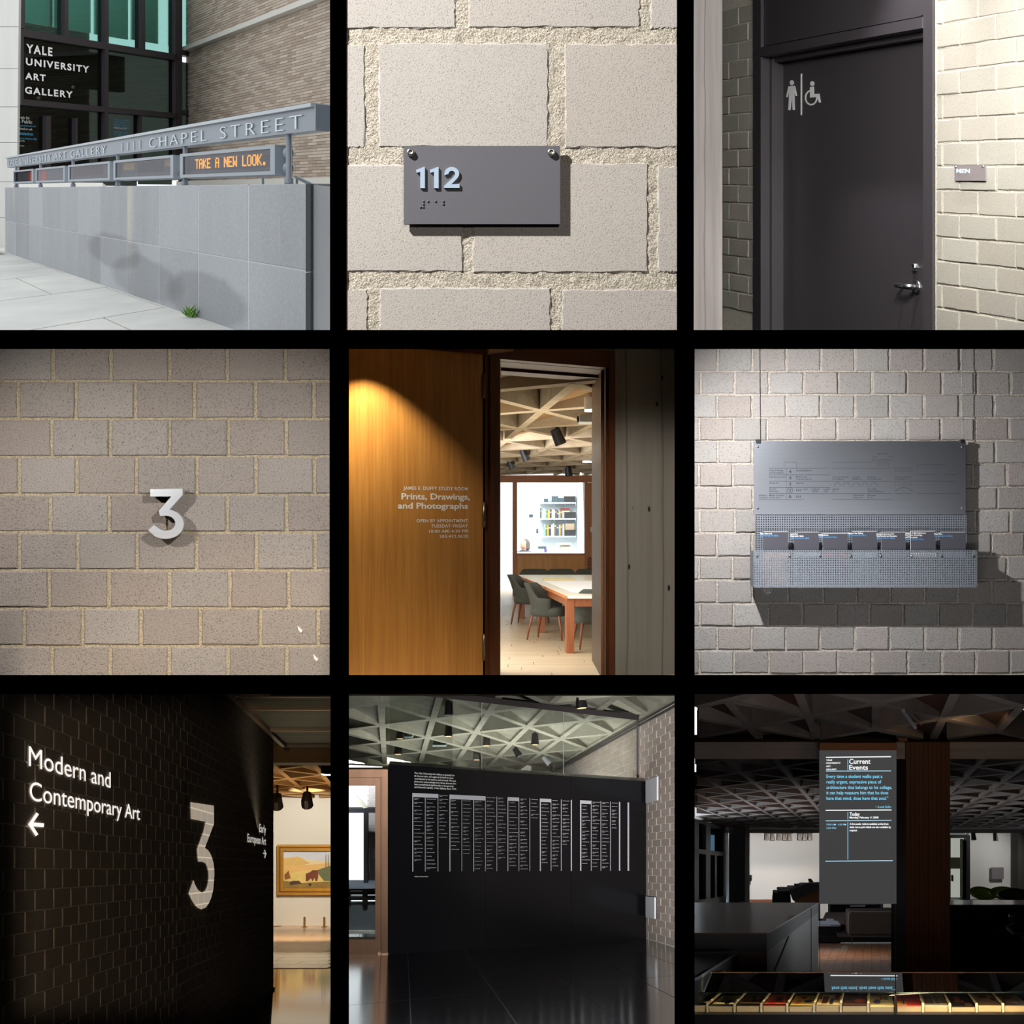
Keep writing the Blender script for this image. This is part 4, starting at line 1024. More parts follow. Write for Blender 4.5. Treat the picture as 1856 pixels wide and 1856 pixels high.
for t, x0, yb, x1, yc, mb_, o_ in (('JAMES E. DUFFY STUDY ROOM', 319, 803, 680, 784, t5b, 0.015), ('Prints, Drawings,', 308, 856, 692, 823, t5, 0.025), ('and Photographs', 288, 908, 681, 876, t5, 0.025), ('OPEN BY APPOINTMENT', 393, 986, 681, 969, t5b, 0.02), ('TUESDAY–FRIDAY', 476, 1015, 681, 998, t5b, 0.02), ('10:00 AM–4:30 PM', 463, 1044, 681, 1028, t5b, 0.02), ('203.432.0628', 521, 1073, 681, 1057, t5b, 0.02)):
    text(mb_, F5_, r, t, x0, yb, x1, yc, 0.0012, o_, 1.08 if mb_ is t5b else 1.0)
vin = plain('white_vinyl', (0.93, 0.92, 0.9, 1), 0.6)
letters(t5, vin, d5); obj('lettering', t5b, vin, d5, kind='stuff')
conc5 = concrete('grey_concrete_holes', lin(132, 126, 118), lin(160, 154, 146), 2.5, boards=1.3, stretch=(3, 3, 0.1), holes=0.10, hs=6.5, bump=0.12)
obj('wall_right', w5box(MB(), 1506, 1885, -30, BOT, -0.5, -0.01), conc5, label='board marked concrete wall with small holes right of the opening', cat='wall', kind='structure')
# the light over the door: a narrow spot close to the leaf, another for the concrete
L('SPOT', 'downlight', (-0.713, 8.1, 0.893), (-0.72, 8.55, -0.05), 75, (1, 0.90, 0.70), 0.012, 80, 0.6)
L('SPOT', 'downlight', (0.50, 6.0, 0.62), (0.86, 9.7, -0.3), 300, (1, 0.95, 0.86), 0.05, 30, 0.8)
# study room
VF = -1.76
fw5 = wood('pale_floor', lin(180, 156, 122), lin(204, 182, 150), 3.0, (0.5, 8, 1), 0.35, 0.4, 0.02)
fl5 = obj('floor', MB().add([r.XD(x, d, VF - 0.02) for x, d in ((-2.4, 15.2), (2.6, 15.2), (4.4, 46.5), (-3.9, 46.5))], [(0, 1, 2, 3)]), plain('floor_gap', lin(150, 130, 104), 0.8), label='pale wooden floor of the study room', cat='floor', kind='structure')
random.seed(9); q = 15.3
while q < 35:
    nb_ = 0.32; 
    x = -2.3 + random.uniform(-1.5, 0)
    while x < 2.6:
        ln = random.uniform(1.1, 2.0)
        a, b = max(x, -0.05 * q - 0.9), min(x + ln, 2.6)
        if b - a > 0.1 and q < 29 and b > -0.45: obj('board', MB().hexa([r.XD(X, d, VF - t) for t in (0.02, 0) for X, d in ((a + .004, q + .004), (b - .004, q + .004), (b - .004, q + nb_ - .004), (a + .004, q + nb_ - .004))]), fw5, fl5)
        x += ln
    q += nb_
    if q > 29: break
obj('far_boards', MB().box(-2.6, 29, r.sl * 29 + VF - 0.02, 2.8, 36, r.sl * 29 + VF), fw5, fl5)
rib5 = concrete('rib_concrete', lin(176, 156, 128), lin(204, 188, 162), 3.0, stretch=(1, 1, 4), bump=0.1)
plate5 = plain('brown_coffer', lin(150, 116, 72), 0.9, grain=0.15, gs=6); dark5 = plain('dark_void', lin(60, 52, 44), 0.95)
ce5 = thing('ceiling', (0.4, 20, 0.9), 'concrete ceiling of triangular coffers over the study room', 'ceiling', kind='structure')
Coffers(r, 0.255, 13.21, -0.0635, 0.774, 3.51, 0.54, 0.9).build('ceiling', '', lambda p: 9.6 < p.y < 34.0 and -0.5 - 0.02 * p.y < p.x < 0.35 + 0.055 * p.y, (-4, 4), (-6, 12), rib5, plate5, dark5, plate_type=1, base=ce5)
# back wall of the study room: wood partition with a big pane
B5 = fplane(33.6)
wd5 = wood('cherry_wood', lin(168, 96, 50), lin(200, 132, 78), 5.0, (0.6, 6, 6), 0.4, 0.4); wd5v = wood('cherry_wood_upright', lin(160, 92, 48), lin(196, 128, 72), 5.0, (6, 6, 0.6), 0.4, 0.4)
hon = wood('honey_wood', lin(196, 128, 58), lin(224, 164, 88), 4.0, (5, 5, 0.5), 0.4, 0.4)
bk5 = obj('wall_back', MB().zbox(B5, r, 840, 722, 1440, 762, -0.12, 0.03), wd5, label='cherry wood partition with a large pane at the back of the study room', cat='wall', kind='structure')
for n_, x0, y0, x1, y1, m_ in (('stile', 931, 760, 957, 1400, wd5v), ('stile', 1335, 760, 1350, 1400, wd5v), ('stile', 1406, 760, 1440, 1400, wd5v), ('sill', 957, 1160, 1337, 1172, wd5), ('lower_panel', 957, 1172, 1337, 1400, hon), ('side_panel', 1350, 764, 1406, 1166, wd5v), ('side_panel', 1350, 1172, 1406, 1400, wd5v), ('sill', 1350, 1164, 1406, 1174, wd5)):
    obj(n_, MB().zbox(B5, r, x0, y0, x1, y1, -0.08, 0.0 if 'panel' in n_ else 0.02), m_, bk5)
obj('pane', MB().zbox(B5, r, 957, 762, 1335, 1160, -0.05, -0.045), glassm('clear_glass', (0.97, 0.99, 1, 1), 0.5), bk5)
th = thing('thermostat', B5.pt(*B5.uv(r, 1376, 1040)), 'small white thermostat on the cherry wood panel', 'thermostat')
obj('thermostat_case', MB().zbox(B5, r, 1367, 1012, 1386, 1040, 0.0, 0.05), plain('ivory', lin(226, 220, 205), 0.6), th)
vt5 = thing('air_vent', B5.pt(*B5.uv(r, 1376, 1252)), 'slotted wooden air vent low in the cherry wood panel', 'vent')
obj('recess', MB().zbox(B5, r, 1355, 1183, 1395, 1254, 0.0, 0.012), plain('vent_dark', lin(50, 28, 14), 0.9), vt5)
for k in range(9): obj('slat', MB().zbox(B5, r, 1355, 1184 + k * 7.9, 1395, 1188 + k * 7.9, 0.0, 0.04), wd5, vt5)
# bright office behind the pane
OB = fplane(41.0); offw = plain('office_white', lin(244, 248, 250), 0.9)
obj('wall_side', MB().zbox(OB, r, 840, 700, 1440, 1420, -0.1, 0), offw, label='white office wall behind the pane', cat='wall', kind='structure')
ow2 = obj('wall_side', MB().hexa([OB.pt(*OB.uv(r, 1290, 1500), 0), OB.pt(*OB.uv(r, 1290, 1500), -0.1), B5.pt(*B5.uv(r, 1348, 1500), -0.1), B5.pt(*B5.uv(r, 1342, 1500), -0.1), OB.pt(*OB.uv(r, 1290, 600), 0), OB.pt(*OB.uv(r, 1290, 600), -0.1), B5.pt(*B5.uv(r, 1348, 600), -0.1), B5.pt(*B5.uv(r, 1342, 600), -0.1)]), offw, label='white office side wall beside the shelves', cat='wall', kind='structure')
SH = fplane(40.9)
shm = plain('shelf_blue_white', lin(196, 220, 240), 0.6)
def c5(x, y): return ((900 + x / 9.768) - 628) / S, (850 + y / 9.768 - 628) / S     # enlarged detail
def z5(mb, x0, y0, x1, y1, w0, w1): a = c5(x0, y0); b = c5(x1, y1); return mb.zbox(SH, r, a[0], a[1], b[0], b[1], w0, w1)
sname = ('upper', 'middle', 'lower')
for k, (x0, y, x1) in enumerate(((760, 592, 1398), (760, 870, 1398), (760, 1182, 1398))):
    t = thing('wall_shelf', SH.pt(*SH.uv(r, *c5(1080, y)), 0.2), '%s white office shelf behind the pane' % sname[k], 'shelf', 'office shelves')
    obj('shelf_board', z5(MB(), x0, y, x1, y + 26, 0.0, 0.36), shm, t)
    for xx in (1010, 1205, 1390): obj('bracket', z5(MB(), xx, y + 26, xx + 8, y + 60, 0.0, 0.3), shm, t)
bxm = plain('box_charcoal', lin(62, 60, 60), 0.8); bxg = plain('box_slate', lin(84, 98, 104), 0.8)
for i, (x0, y0, x1, y1, m_, l_) in enumerate(((1192, 486, 1390, 592, bxm, 'charcoal box at the right end of the upper office shelf'), (1085, 518, 1190, 592, bxg, 'low slate box beside the charcoal box on the upper shelf'), (978, 484, 1080, 592, bxg, 'tall slate box in the middle of the upper shelf'), (840, 530, 905, 592, bxg, 'slate box at the left end of the upper shelf'), (1192, 764, 1392, 870, bxm, 'charcoal box at the right end of the middle shelf'), (1200, 1075, 1392, 1182, bxm, 'charcoal box with leaning papers on the lower shelf'))):
    t = thing('storage_box', SH.pt(*SH.uv(r, *c5((x0 + x1) / 2, y1)), 0.18), l_, 'box', 'office storage boxes')
    obj('box_body', z5(MB(), x0, y0 + 12, x1, y1, 0.02, 0.33), m_, t); obj('lid', z5(MB(), x0 - 3, y0, x1 + 3, y0 + 20, 0.015, 0.34), m_, t)
t = thing('paper_stack', SH.pt(*SH.uv(r, *c5(1215, 764)), 0.2), 'red brown books lying on the middle shelf box', 'book'); obj('cover', z5(MB(), 1130, 690, 1285, 740, 0.05, 0.3), plain('red_brown', lin(130, 70, 64), 0.8), t); obj('pages', z5(MB(), 1150, 740, 1290, 762, 0.05, 0.3), plain('cream_page', lin(220, 205, 170), 0.8), t)
t = thing('paper_stack', SH.pt(*SH.uv(r, *c5(1290, 1075)), 0.2), 'tan sheets standing in the lower shelf box', 'paper'); obj('sheet', z5(MB(), 1210, 965, 1370, 1076, 0.12, 0.2), plain('tan_sheet', lin(205, 180, 150), 0.8), t)
bc = [lin(90, 100, 115), lin(200, 190, 165), lin(235, 235, 225), lin(150, 200, 190), lin(110, 130, 60), lin(230, 180, 60), lin(60, 50, 80), lin(240, 240, 240), lin(225, 225, 215), lin(100, 90, 60), lin(60, 80, 110), lin(190, 160, 90)]
random.seed(2); nbk = 0
for row, xs0, xs1, yb, yt in ((0, 770, 1185, 868, 700), (1, 840, 1195, 1180, 960)):
    x = xs0; nin = 0
    while x < xs1:
        nin += 1
        w_ = random.choice((22, 26, 30, 38)); y = yt + random.uniform(-14, 40); cc = bc[nbk % len(bc)]
        t = thing('book', SH.pt(*SH.uv(r, *c5(x + w_ / 2, yb)), 0.15), '%s upright book from the left on the %s office shelf' % (ORD[nin - 1], ('middle', 'lower')[row]), 'book', 'upright books on the office shelves')
        obj('book_cover', z5(MB(), x, y, x + w_ - 3, yb, 0.03, 0.28), plain('book_%d' % (nbk % len(bc)), cc, 0.7), t)
        obj('label', z5(MB(), x + 4, y + 40, x + w_ - 7, y + 64, 0.28, 0.285), plain('cream_page', lin(220, 205, 170), 0.8), t)
        nbk += 1; x += w_
for k, (x0, y0, x1, y1) in enumerate(((575, 805, 645, 850), (705, 1060, 735, 1135))):
    t = thing('wall_picture', SH.pt(*SH.uv(r, *c5(x0, y1)), 0.0), ('small pale picture on the white office wall, upper one', 'small grey card on the white office wall, lower one')[k], 'picture')
    obj('picture_sheet', z5(MB(), x0, y0, x1, y1, -0.01, 0.02), bxg, t)
DK = fplane(37.0)
t = thing('office_desk', DK.pt(*DK.uv(r, 1150, 1158)), 'white office desk behind the pane', 'desk')
obj('desk_top', MB().zbox(DK, r, 900, 1150, 1330, 1162, -0.8, 0.2), offw, t); obj('desk_panel', MB().zbox(DK, r, 960, 1160, 1330, 1420, -0.1, 0), offw, t)
t = thing('copier', DK.pt(*DK.uv(r, 1220, 1150)), 'beige office copier on the desk behind the pane', 'copier'); cpm = plain('beige_plastic', lin(206, 202, 182), 0.6)
obj('copier_body', MB().zbox(DK, r, *c5(1110, 1345), *c5(1320, 1490), -0.5, 0), cpm, t, bevel=0.05); obj('copier_lid', MB().zbox(DK, r, *c5(1080, 1318), *c5(1330, 1348), -0.5, 0.05), plain('pale_plastic', lin(226, 228, 222), 0.5), t); obj('copier_drawer', MB().zbox(DK, r, *c5(1145, 1375), *c5(1318, 1485), 0, 0.05), plain('beige_drawer', lin(190, 184, 160), 0.6), t)
t = thing('telephone', DK.pt(*DK.uv(r, *c5(805, 1490))), 'grey telephone and purple mug on the office desk', 'telephone'); obj('telephone_body', MB().zbox(DK, r, *c5(735, 1370), *c5(880, 1412), -0.1, 0.1), bxg, t); obj('mug', MB().zbox(DK, r, *c5(840, 1412), *c5(888, 1470), 0.1, 0.2), plain('purple', lin(130, 110, 190), 0.5), t)
# person at the desk
pp = thing('person', DK.pt(*DK.uv(r, *c5(480, 1500)), 0.0), 'dark haired person in dark clothes seated at the office desk', 'person')
skin = plain('skin', lin(224, 176, 150), 0.6); hair = plain('dark_hair', lin(64, 52, 50), 0.8); cloth = plain('dark_clothes', lin(74, 78, 88), 0.9)
hx_, hy_ = DK.uv(r, *c5(490, 1335)); hc = DK.pt(hx_, hy_, 0.05); sc = 0.115
rows = []
for zz, rx, ry, ox in ((-3.2, 1.9, 1.1, 0), (-2.0, 2.0, 1.05, 0), (-1.55, 1.5, 0.9, 0), (-1.25, 0.55, 0.55, 0), (-0.95, 0.55, 0.6, -0.05), (-0.8, 0.62, 0.75, -0.12), (-0.4, 0.75, 0.9, -0.1), (0.0, 0.8, 0.98, -0.05), (0.5, 0.74, 0.92, 0), (0.85, 0.45, 0.55, 0), (0.98, 0.02, 0.02, 0)):
    rows.append([hc + Vector((ox * sc + rx * sc * math.cos(a), ry * sc * math.sin(a), zz * sc)) for a in [2 * math.pi * k / 16 for k in range(17)]])
obj('body', MB().grid(rows), skin, pp, smooth=True)
obj('jacket', MB().grid([[hc + Vector((rx * sc * math.cos(a), ry * sc * math.sin(a), zz * sc)) for a in [2 * math.pi * k / 16 for k in range(17)]] for zz, rx, ry in ((-3.3, 2.3, 1.3), (-2.0, 2.2, 1.2), (-1.5, 1.7, 1.05), (-1.2, 0.75, 0.7))]), cloth, pp, smooth=True)
obj('hair', MB().ball(hc + Vector((0.32 * sc, 0.15 * sc, 0.15 * sc)), 1.0 * sc, 14, 8, 0.9, 1.0, 1.05).ball(hc + Vector((0.5 * sc, 0.2 * sc, -0.6 * sc)), 0.75 * sc, 12, 6), hair, pp, smooth=True)
obj('nose', MB().ball(hc + Vector((-0.86 * sc, -0.3 * sc, -0.1 * sc)), 0.16 * sc, 8, 5), skin, pp, smooth=True)
for sgn in (-1, 1): obj('eye', MB().ball(hc + Vector((-0.72 * sc, (-0.45 + 0.3 * sgn) * sc, 0.12 * sc)), 0.08 * sc, 6, 4), hair, pp)
obj('mouth', MB().ball(hc + Vector((-0.72 * sc, -0.4 * sc, -0.5 * sc)), 0.12 * sc, 8, 4, 0.6, 1.2, 0.4), plain('lips', lin(180, 100, 90), 0.6), pp)
# table
TB = VF + 0.74
def tg(x, y, v): return r.G(x, y, v)
A_ = tg(1238, 1398, TB); D_n = A_.y; B_ = tg(960, 1280, TB); D_f = B_.y
tx = lambda D: A_.x + (B_.x - A_.x) * (D - D_n) / (D_f - D_n)
RX = 3.2
tab = thing('study_table', r.XD(1.2, 22, VF), 'long study table with a pale top and brown wooden legs', 'table')
lw5t = wood('table_wood', lin(120, 66, 36), lin(150, 88, 50), 6.0, (6, 6, 0.6), 0.4); tw = plain('pale_table_top', lin(236, 226, 206), 0.3, spec=0.5); 
def tbx(D0_, D1_, xa, xb, v0, v1): return MB().hexa([r.XD(tx(d) + k if a else tx(d) + k, d, v) for v in (v0, v1) for d, k, a in ((D0_, xa, 0), (D0_, xb, 0), (D1_, xb, 0), (D1_, xa, 0))])
obj('table_top', tbx(D_n, D_f, 0, 2.0, TB - 0.035, TB), tw, tab)
obj('edge_band', tbx(D_n - 0.01, D_f, -0.012, 0.0, TB - 0.04, TB - 0.004), wd5, tab)
obj('apron', tbx(D_n + 0.1, D_f - 0.1, 0.02, 0.06, TB - 0.14, TB - 0.035), lw5t, tab); obj('apron', tbx(D_n + 0.06, D_n + 0.12, 0.03, 2.0, TB - 0.14, TB - 0.035), lw5t, tab)
for d in (D_n + 0.05, (D_n + D_f) / 2, D_f - 0.3): obj('leg', tbx(d, d + 0.2, 0.0, 0.095, VF, TB - 0.035), lw5t, tab)
t = thing('paper_sheet', r.XD(tx(22) + 0.6, 22.4, TB), 'white sheets lying on the study table', 'paper'); obj('sheet', MB().hexa([r.XD(tx(d) + k, d, TB + z_) for z_ in (0.001, 0.006) for d, k in ((20.5, 0.18), (20.5, 1.05), (24, 1.05), (24, 0.18))]), plain('paper_white', (0.9, 0.9, 0.9, 1), 0.7), t)
t = thing('ruler', r.XD(tx(25) + 0.5, 24.6, TB), 'yellow ruler lying on the study table', 'ruler'); obj('ruler_stick', MB().hexa([r.XD(tx(d) + k, d, TB + z_) for z_ in (0.001, 0.012) for d, k in ((24.4, 0.22), (24.4, 0.72), (24.65, 0.72), (24.65, 0.22))]), plain('yellow_wood', lin(226, 200, 110), 0.6), t)
# upholstered chairs: shell back with arms, cushion, four tapered legs
up = plain('grey_green_wool', lin(66, 66, 58), 0.95, grain=0.2, gs=150); lw5 = wood('chair_leg_wood', lin(104, 56, 32), lin(134, 78, 46), 8.0, (8, 8, 1), 0.4)
def chair5(label):
    t = thing('upholstered_chair', (0, 0, 0), label, 'chair', 'grey chairs around the study table')
    # cushion
    rows = []
    for zz, k in ((0.33, 0.86), (0.345, 0.97), (0.40, 1.0), (0.445, 0.97), (0.465, 0.86), (0.47, 0.5), (0.472, 0.02)):
        rows.append([(0.265 * k * math.copysign(abs(math.cos(a)) ** 0.55, math.cos(a)), 0.25 * k * math.copysign(abs(math.sin(a)) ** 0.55, math.sin(a)), zz) for a in [2 * math.pi * q / 24 for q in range(25)]])
    obj('seat', MB().grid(rows), up, t, smooth=True, origin=Vector((0, 0, 0.33)))
    m = MB(); N = 24
    def sec(a, off):
        s_ = abs(a) / math.radians(118)
        R_ = 0.30 + off
        x = R_ * math.sin(a) * 1.03; y = -R_ * math.cos(a) * 0.92 - 0.02
        top = 0.80 - 0.20 * max(0, min(1, (s_ - 0.35) / 0.3)) ** 1.2 * 1.0 - 0.03 * max(0, s_ - 0.65)
        bot = 0.36 + (0.08 if s_ < 0.45 else 0.0) * 0
        lean = 0.10 * max(0, 1 - s_ * 1.3)
        return x, y, top, bot, lean
    outer, inner = [], []
    for k in range(N + 1):
        a = math.radians(-118 + 236 * k / N)
        x, y, tp, bt, ln = sec(a, 0.0); outer.append([(x * (0.86 + 0.14 * f), y * (0.86 + 0.14 * f) - ln * f * f, bt + (tp - bt) * f) for f in (0, 0.25, 0.5, 0.75, 1)])
        x, y, tp, bt, ln = sec(a, -0.045); inner.append([(x * (0.86 + 0.14 * f), y * (0.86 + 0.14 * f) - ln * f * f, bt + (tp - bt) * f) for f in (1, 0.75, 0.5, 0.25, 0)])
    rows = [o + i + [o[0]] for o, i in zip(outer, inner)]
    m.grid(rows); n_ = len(rows[0]); m.f.append(tuple(range(n_ - 2, -1, -1))); b0 = (len(rows) - 1) * n_; m.f.append(tuple(b0 + q for q in range(n_ - 1)))
    obj('backrest', m, up, t, smooth=True, origin=Vector((0, 0, 0.36)))
    for sx in (-1, 1):
        for sy in (-1, 1):
            obj('leg', MB().tube([(0.17 * sx, 0.17 * sy, 0.36), (0.19 * sx, 0.2 * sy, 0.34), (0.215 * sx, 0.235 * sy, 0.18), (0.235 * sx, 0.26 * sy, 0.0)], [0.02, 0.021, 0.017, 0.011], 8), lw5, t, smooth=True, origin=Vector((0.235 * sx, 0.26 * sy, 0)))
    return t
PI = math.pi
ch0 = chair5('grey green armchair at the near left side of the study table')
c1 = tg(1140, 1640, VF); ch0.location = c1; ch0.rotation_euler = (0, 0, -PI / 2 - 0.35)
c2 = tg(1030, 1555, VF); copy_tree(ch0, c2, -PI / 2 - 0.25, 'grey green armchair farther along the left side of the study table')
c3_ = tg(1385, 1690, VF); copy_tree(ch0, c3_, 0.15, 'grey green chair at the near end of the study table')
for k, (x, l_) in enumerate(((1055, 'left one of three chairs beyond the study table'), (1205, 'middle one of three chairs beyond the study table'), (1365, 'right one of three chairs beyond the study table'))):
    D = D_f + 0.9; p = r.at(x, D, VF); copy_tree(ch0, p, PI, l_)
# ceiling fittings
def spot5(x, y, D, s_, label, rz=0.4, tilt=0.5):
    p = r.P(x, y, D); t = thing('track_spotlight', p, label, 'spotlight', 'black spotlights on the study room ceiling')
    ax = Vector((math.sin(rz) * math.sin(tilt), 0.1, -math.cos(tilt))).normalized()
    obj('lamp_housing', MB().tube([p - ax * s_, p - ax * s_ * 0.9, p + ax * s_ * 0.9, p + ax * s_], [s_ * 0.5, s_ * 0.62, s_ * 0.72, s_ * 0.70], 12), blk, t)
    obj('lens', MB().tube([p + ax * s_ * 1.0, p + ax * s_ * 1.02], s_ * 0.6, 12), plain('lamp_glass', lin(150, 160, 190), 0.2), t)
    obj('stem', MB().tube([p - ax * s_ * 0.2, p + Vector((-0.01, 0, s_ * 1.6))], s_ * 0.16, 6), blk, t)
spot5(1185, 505, 15.6, 0.085, 'large black spotlight under the nearest coffers', 0.9); spot5(1000, 607, 21.5, 0.085, 'black spotlight farther left on the study ceiling', 0.9); spot5(922, 655, 25.5, 0.09, 'black spotlight leftmost on the study ceiling', 0.9); spot5(1243, 697, 29.0, 0.10, 'black spotlight nearest the cherry wood partition', 0.3)
for x, y, D, rr, l_ in ((1363, 366, 12.6, 0.042, 'round white ceiling light by the projector'), (1349, 651, 25.0, 0.075, 'round white ceiling light near the partition')):
    p = r.P(x, y, D); t = thing('ceiling_light', p, l_, 'ceiling light'); obj('bulb_disc', MB().tube([p, p + Vector((0.0, 0, 0.02))], rr, 20), plain('lamp_white', (1, 0.98, 0.95, 1), emit=2.5), t); obj('lamp_can', MB().tube([p + Vector((0, 0, 0.02)), p + Vector((0, 0, 0.12))], rr * 1.06, 20), plain('white_metal', lin(230, 232, 235), 0.4), t)
p = r.P(1358, 408, 11.8); t = thing('projector', p, 'white projector hanging from the study room ceiling', 'projector'); wm = plain('white_metal', lin(230, 232, 235), 0.4)
obj('projector_body', MB().box(p.x - 0.075, p.y - 0.1, p.z - 0.028, p.x + 0.085, p.y + 0.2, p.z + 0.03), wm, t, bevel=0.01); obj('projector_lens', MB().tube([p + Vector((-0.074, 0, 0)), p + Vector((-0.09, 0, 0))], 0.024, 12), DARKM, t); obj('projector_mount', MB().tube([p + Vector((0.05, 0, -0.02)), p + Vector((0.045, 0, -0.10))], 0.022, 8), wm, t); obj('projector_arm', MB().tube([p + Vector((0.05, 0, 0.02)), p + Vector((0.06, 0.05, 0.2))], 0.01, 8), wm, t)
# daylight in the study room comes from tall windows at its left side
L('AREA', 'daylight_stand_in', (-1.5, 19.0, -0.3), (1.2, 21.5, -1.2), 210, (0.96, 0.98, 1), 5.0, size_y=2.2)
L('AREA', 'room_light', (0.6, 22.0, 0.8), (0.6, 22.0, -1.7), 90, (1, 0.93, 0.82), 3.0, size_y=9.0)
L('AREA', 'coffer_fill', (0.1, 13.5, -1.3), (0.1, 14.2, 0.9), 70, (1, 0.9, 0.74), 1.2, size_y=2.5)  # added below the view to brighten the near coffers
L('AREA', 'office_light', (0.8, 37.5, 1.3), (0.8, 38.5, -1.0), 420, (0.95, 0.98, 1), 3.0, size_y=4.0)
# ------------------------------------------------------------------ room 7: dark block wall with projected words, gallery beyond
r = R7
W7 = DF(r, -16142.0, 2305); W7p = Par(W7)
bl7 = stone('dark_room_block', lin(112, 100, 88), lin(132, 118, 104), 60, 0.4, 0.004, 0.3, 0.5, 2.0)
mt7 = mortar_mat('dark_room_mortar', lin(150, 138, 116), lin(170, 156, 132), 60, 0.004)
d0, d1 = 6.6, W7.D(1533); v7b, v7t = -1.63, 1.79
w7 = obj('wall_left', MB().hexa([W7.pt(d, v, w) for w in (-0.35, -0.006) for d, v in ((d0, v7b), (d1, v7b), (d1, v7t), (d0, v7t))]), mt7, label='long dark block wall carrying the projected words', cat='wall', kind='structure')
cand = []
bhh = 0.1043; vj = (r.hy - 985) * S * 7 / F
for k in range(-16, 18):
    vb = vj + bhh * k
    if vb + bhh < v7b or vb > v7t: continue
    off = 5218.0 / 739.6 + (0.2 if k % 2 == 0 else 0.0)
    for i in range(-2, 36):
        a = off + 0.402 * i; b = a + 0.402
        a2, b2 = max(a, d0), min(b, d1)
        if b2 - a2 < 0.05: continue
        vv0, vv1 = max(vb, v7b), min(vb + bhh, v7t)
        if vv1 - vv0 < 0.03: continue
        p = W7.pt((a2 + b2) / 2, (vv0 + vv1) / 2); py_ = 928 - p.z / p.y * F; px_ = 928 + p.x / p.y * F
        if px_ < -30 or py_ > 1890 or py_ < 1225: continue
        cand.append(((a2 + b2) / 2, a2, b2, vv0, vv1))
cand.sort()
far = MB()
for k, (_, a, b, v0, v1) in enumerate(cand):
    if k < 300: obj('block', MB().block(W7p, a + 0.012, v0 + 0.0035, b - 0.012, v1 - 0.0035, 0.02, 0.003, random.uniform(-.001, .001), 0.001, 1), bl7, w7)
    else: far.block(W7p, a + 0.012, v0 + 0.0035, b - 0.012, v1 - 0.0035, 0.02, 0.003)
obj('blocks', far, bl7, w7, kind='stuff')
obj('wall_end', MB().hexa([r.XD(W7.pt(d1, 0).x + k, d1 + q, v) for v in (v7b, v7t) for k, q in ((-0.4, 0.0), (0.0, 0.0), (-0.06, 0.3), (-0.4, 0.3))]), mt7, w7)
# projected words: their light is put into glowing letters on the wall
prj = plain('glow_letters', (1.0, 0.97, 0.92, 1), emit=0.95); prjw = plain('glow_letters_far', (0.9, 0.86, 0.8, 1), emit=0.5)
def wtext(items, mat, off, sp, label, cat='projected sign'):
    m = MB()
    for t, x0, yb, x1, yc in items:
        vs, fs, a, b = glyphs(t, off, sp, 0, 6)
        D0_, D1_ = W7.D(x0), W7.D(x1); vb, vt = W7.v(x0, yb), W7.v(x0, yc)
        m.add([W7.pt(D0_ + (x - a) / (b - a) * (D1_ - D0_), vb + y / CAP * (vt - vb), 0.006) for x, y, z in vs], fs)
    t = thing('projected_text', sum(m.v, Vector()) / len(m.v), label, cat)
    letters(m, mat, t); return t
def arrow(parent, mat, pts, segs):
    m = MB()
    for (x0, y0), (x1, y1), wd in segs:
        a = (W7.D(x0), W7.v(x0, y0)); b = (W7.D(x1), W7.v(x1, y1))
        m2 = MB()
        dxp, dyp = x1 - x0, y1 - y0; L_ = math.hypot(dxp, dyp); nx, ny = -dyp / L_ * wd, dxp / L_ * wd
        q = [(x0 + nx, y0 + ny), (x0 - nx, y0 - ny), (x1 - nx, y1 - ny), (x1 + nx, y1 + ny)]
        m.quad(*[W7.pt(W7.D(x), W7.v(x, y), 0.006 + 0.0005 * len(m.f)) for x, y in q])
    return obj('arrow', m, mat, parent)
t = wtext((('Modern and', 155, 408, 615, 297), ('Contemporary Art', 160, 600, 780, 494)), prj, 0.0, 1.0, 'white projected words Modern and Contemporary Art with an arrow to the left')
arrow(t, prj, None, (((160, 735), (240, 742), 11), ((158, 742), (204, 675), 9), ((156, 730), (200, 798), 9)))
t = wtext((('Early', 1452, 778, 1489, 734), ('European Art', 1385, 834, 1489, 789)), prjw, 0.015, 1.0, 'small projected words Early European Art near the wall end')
arrow(t, prjw, None, (((1473, 898), (1487, 903), 3), ((1480, 880), (1489, 905), 2.5), ((1489, 898), (1481, 925), 2.5)))
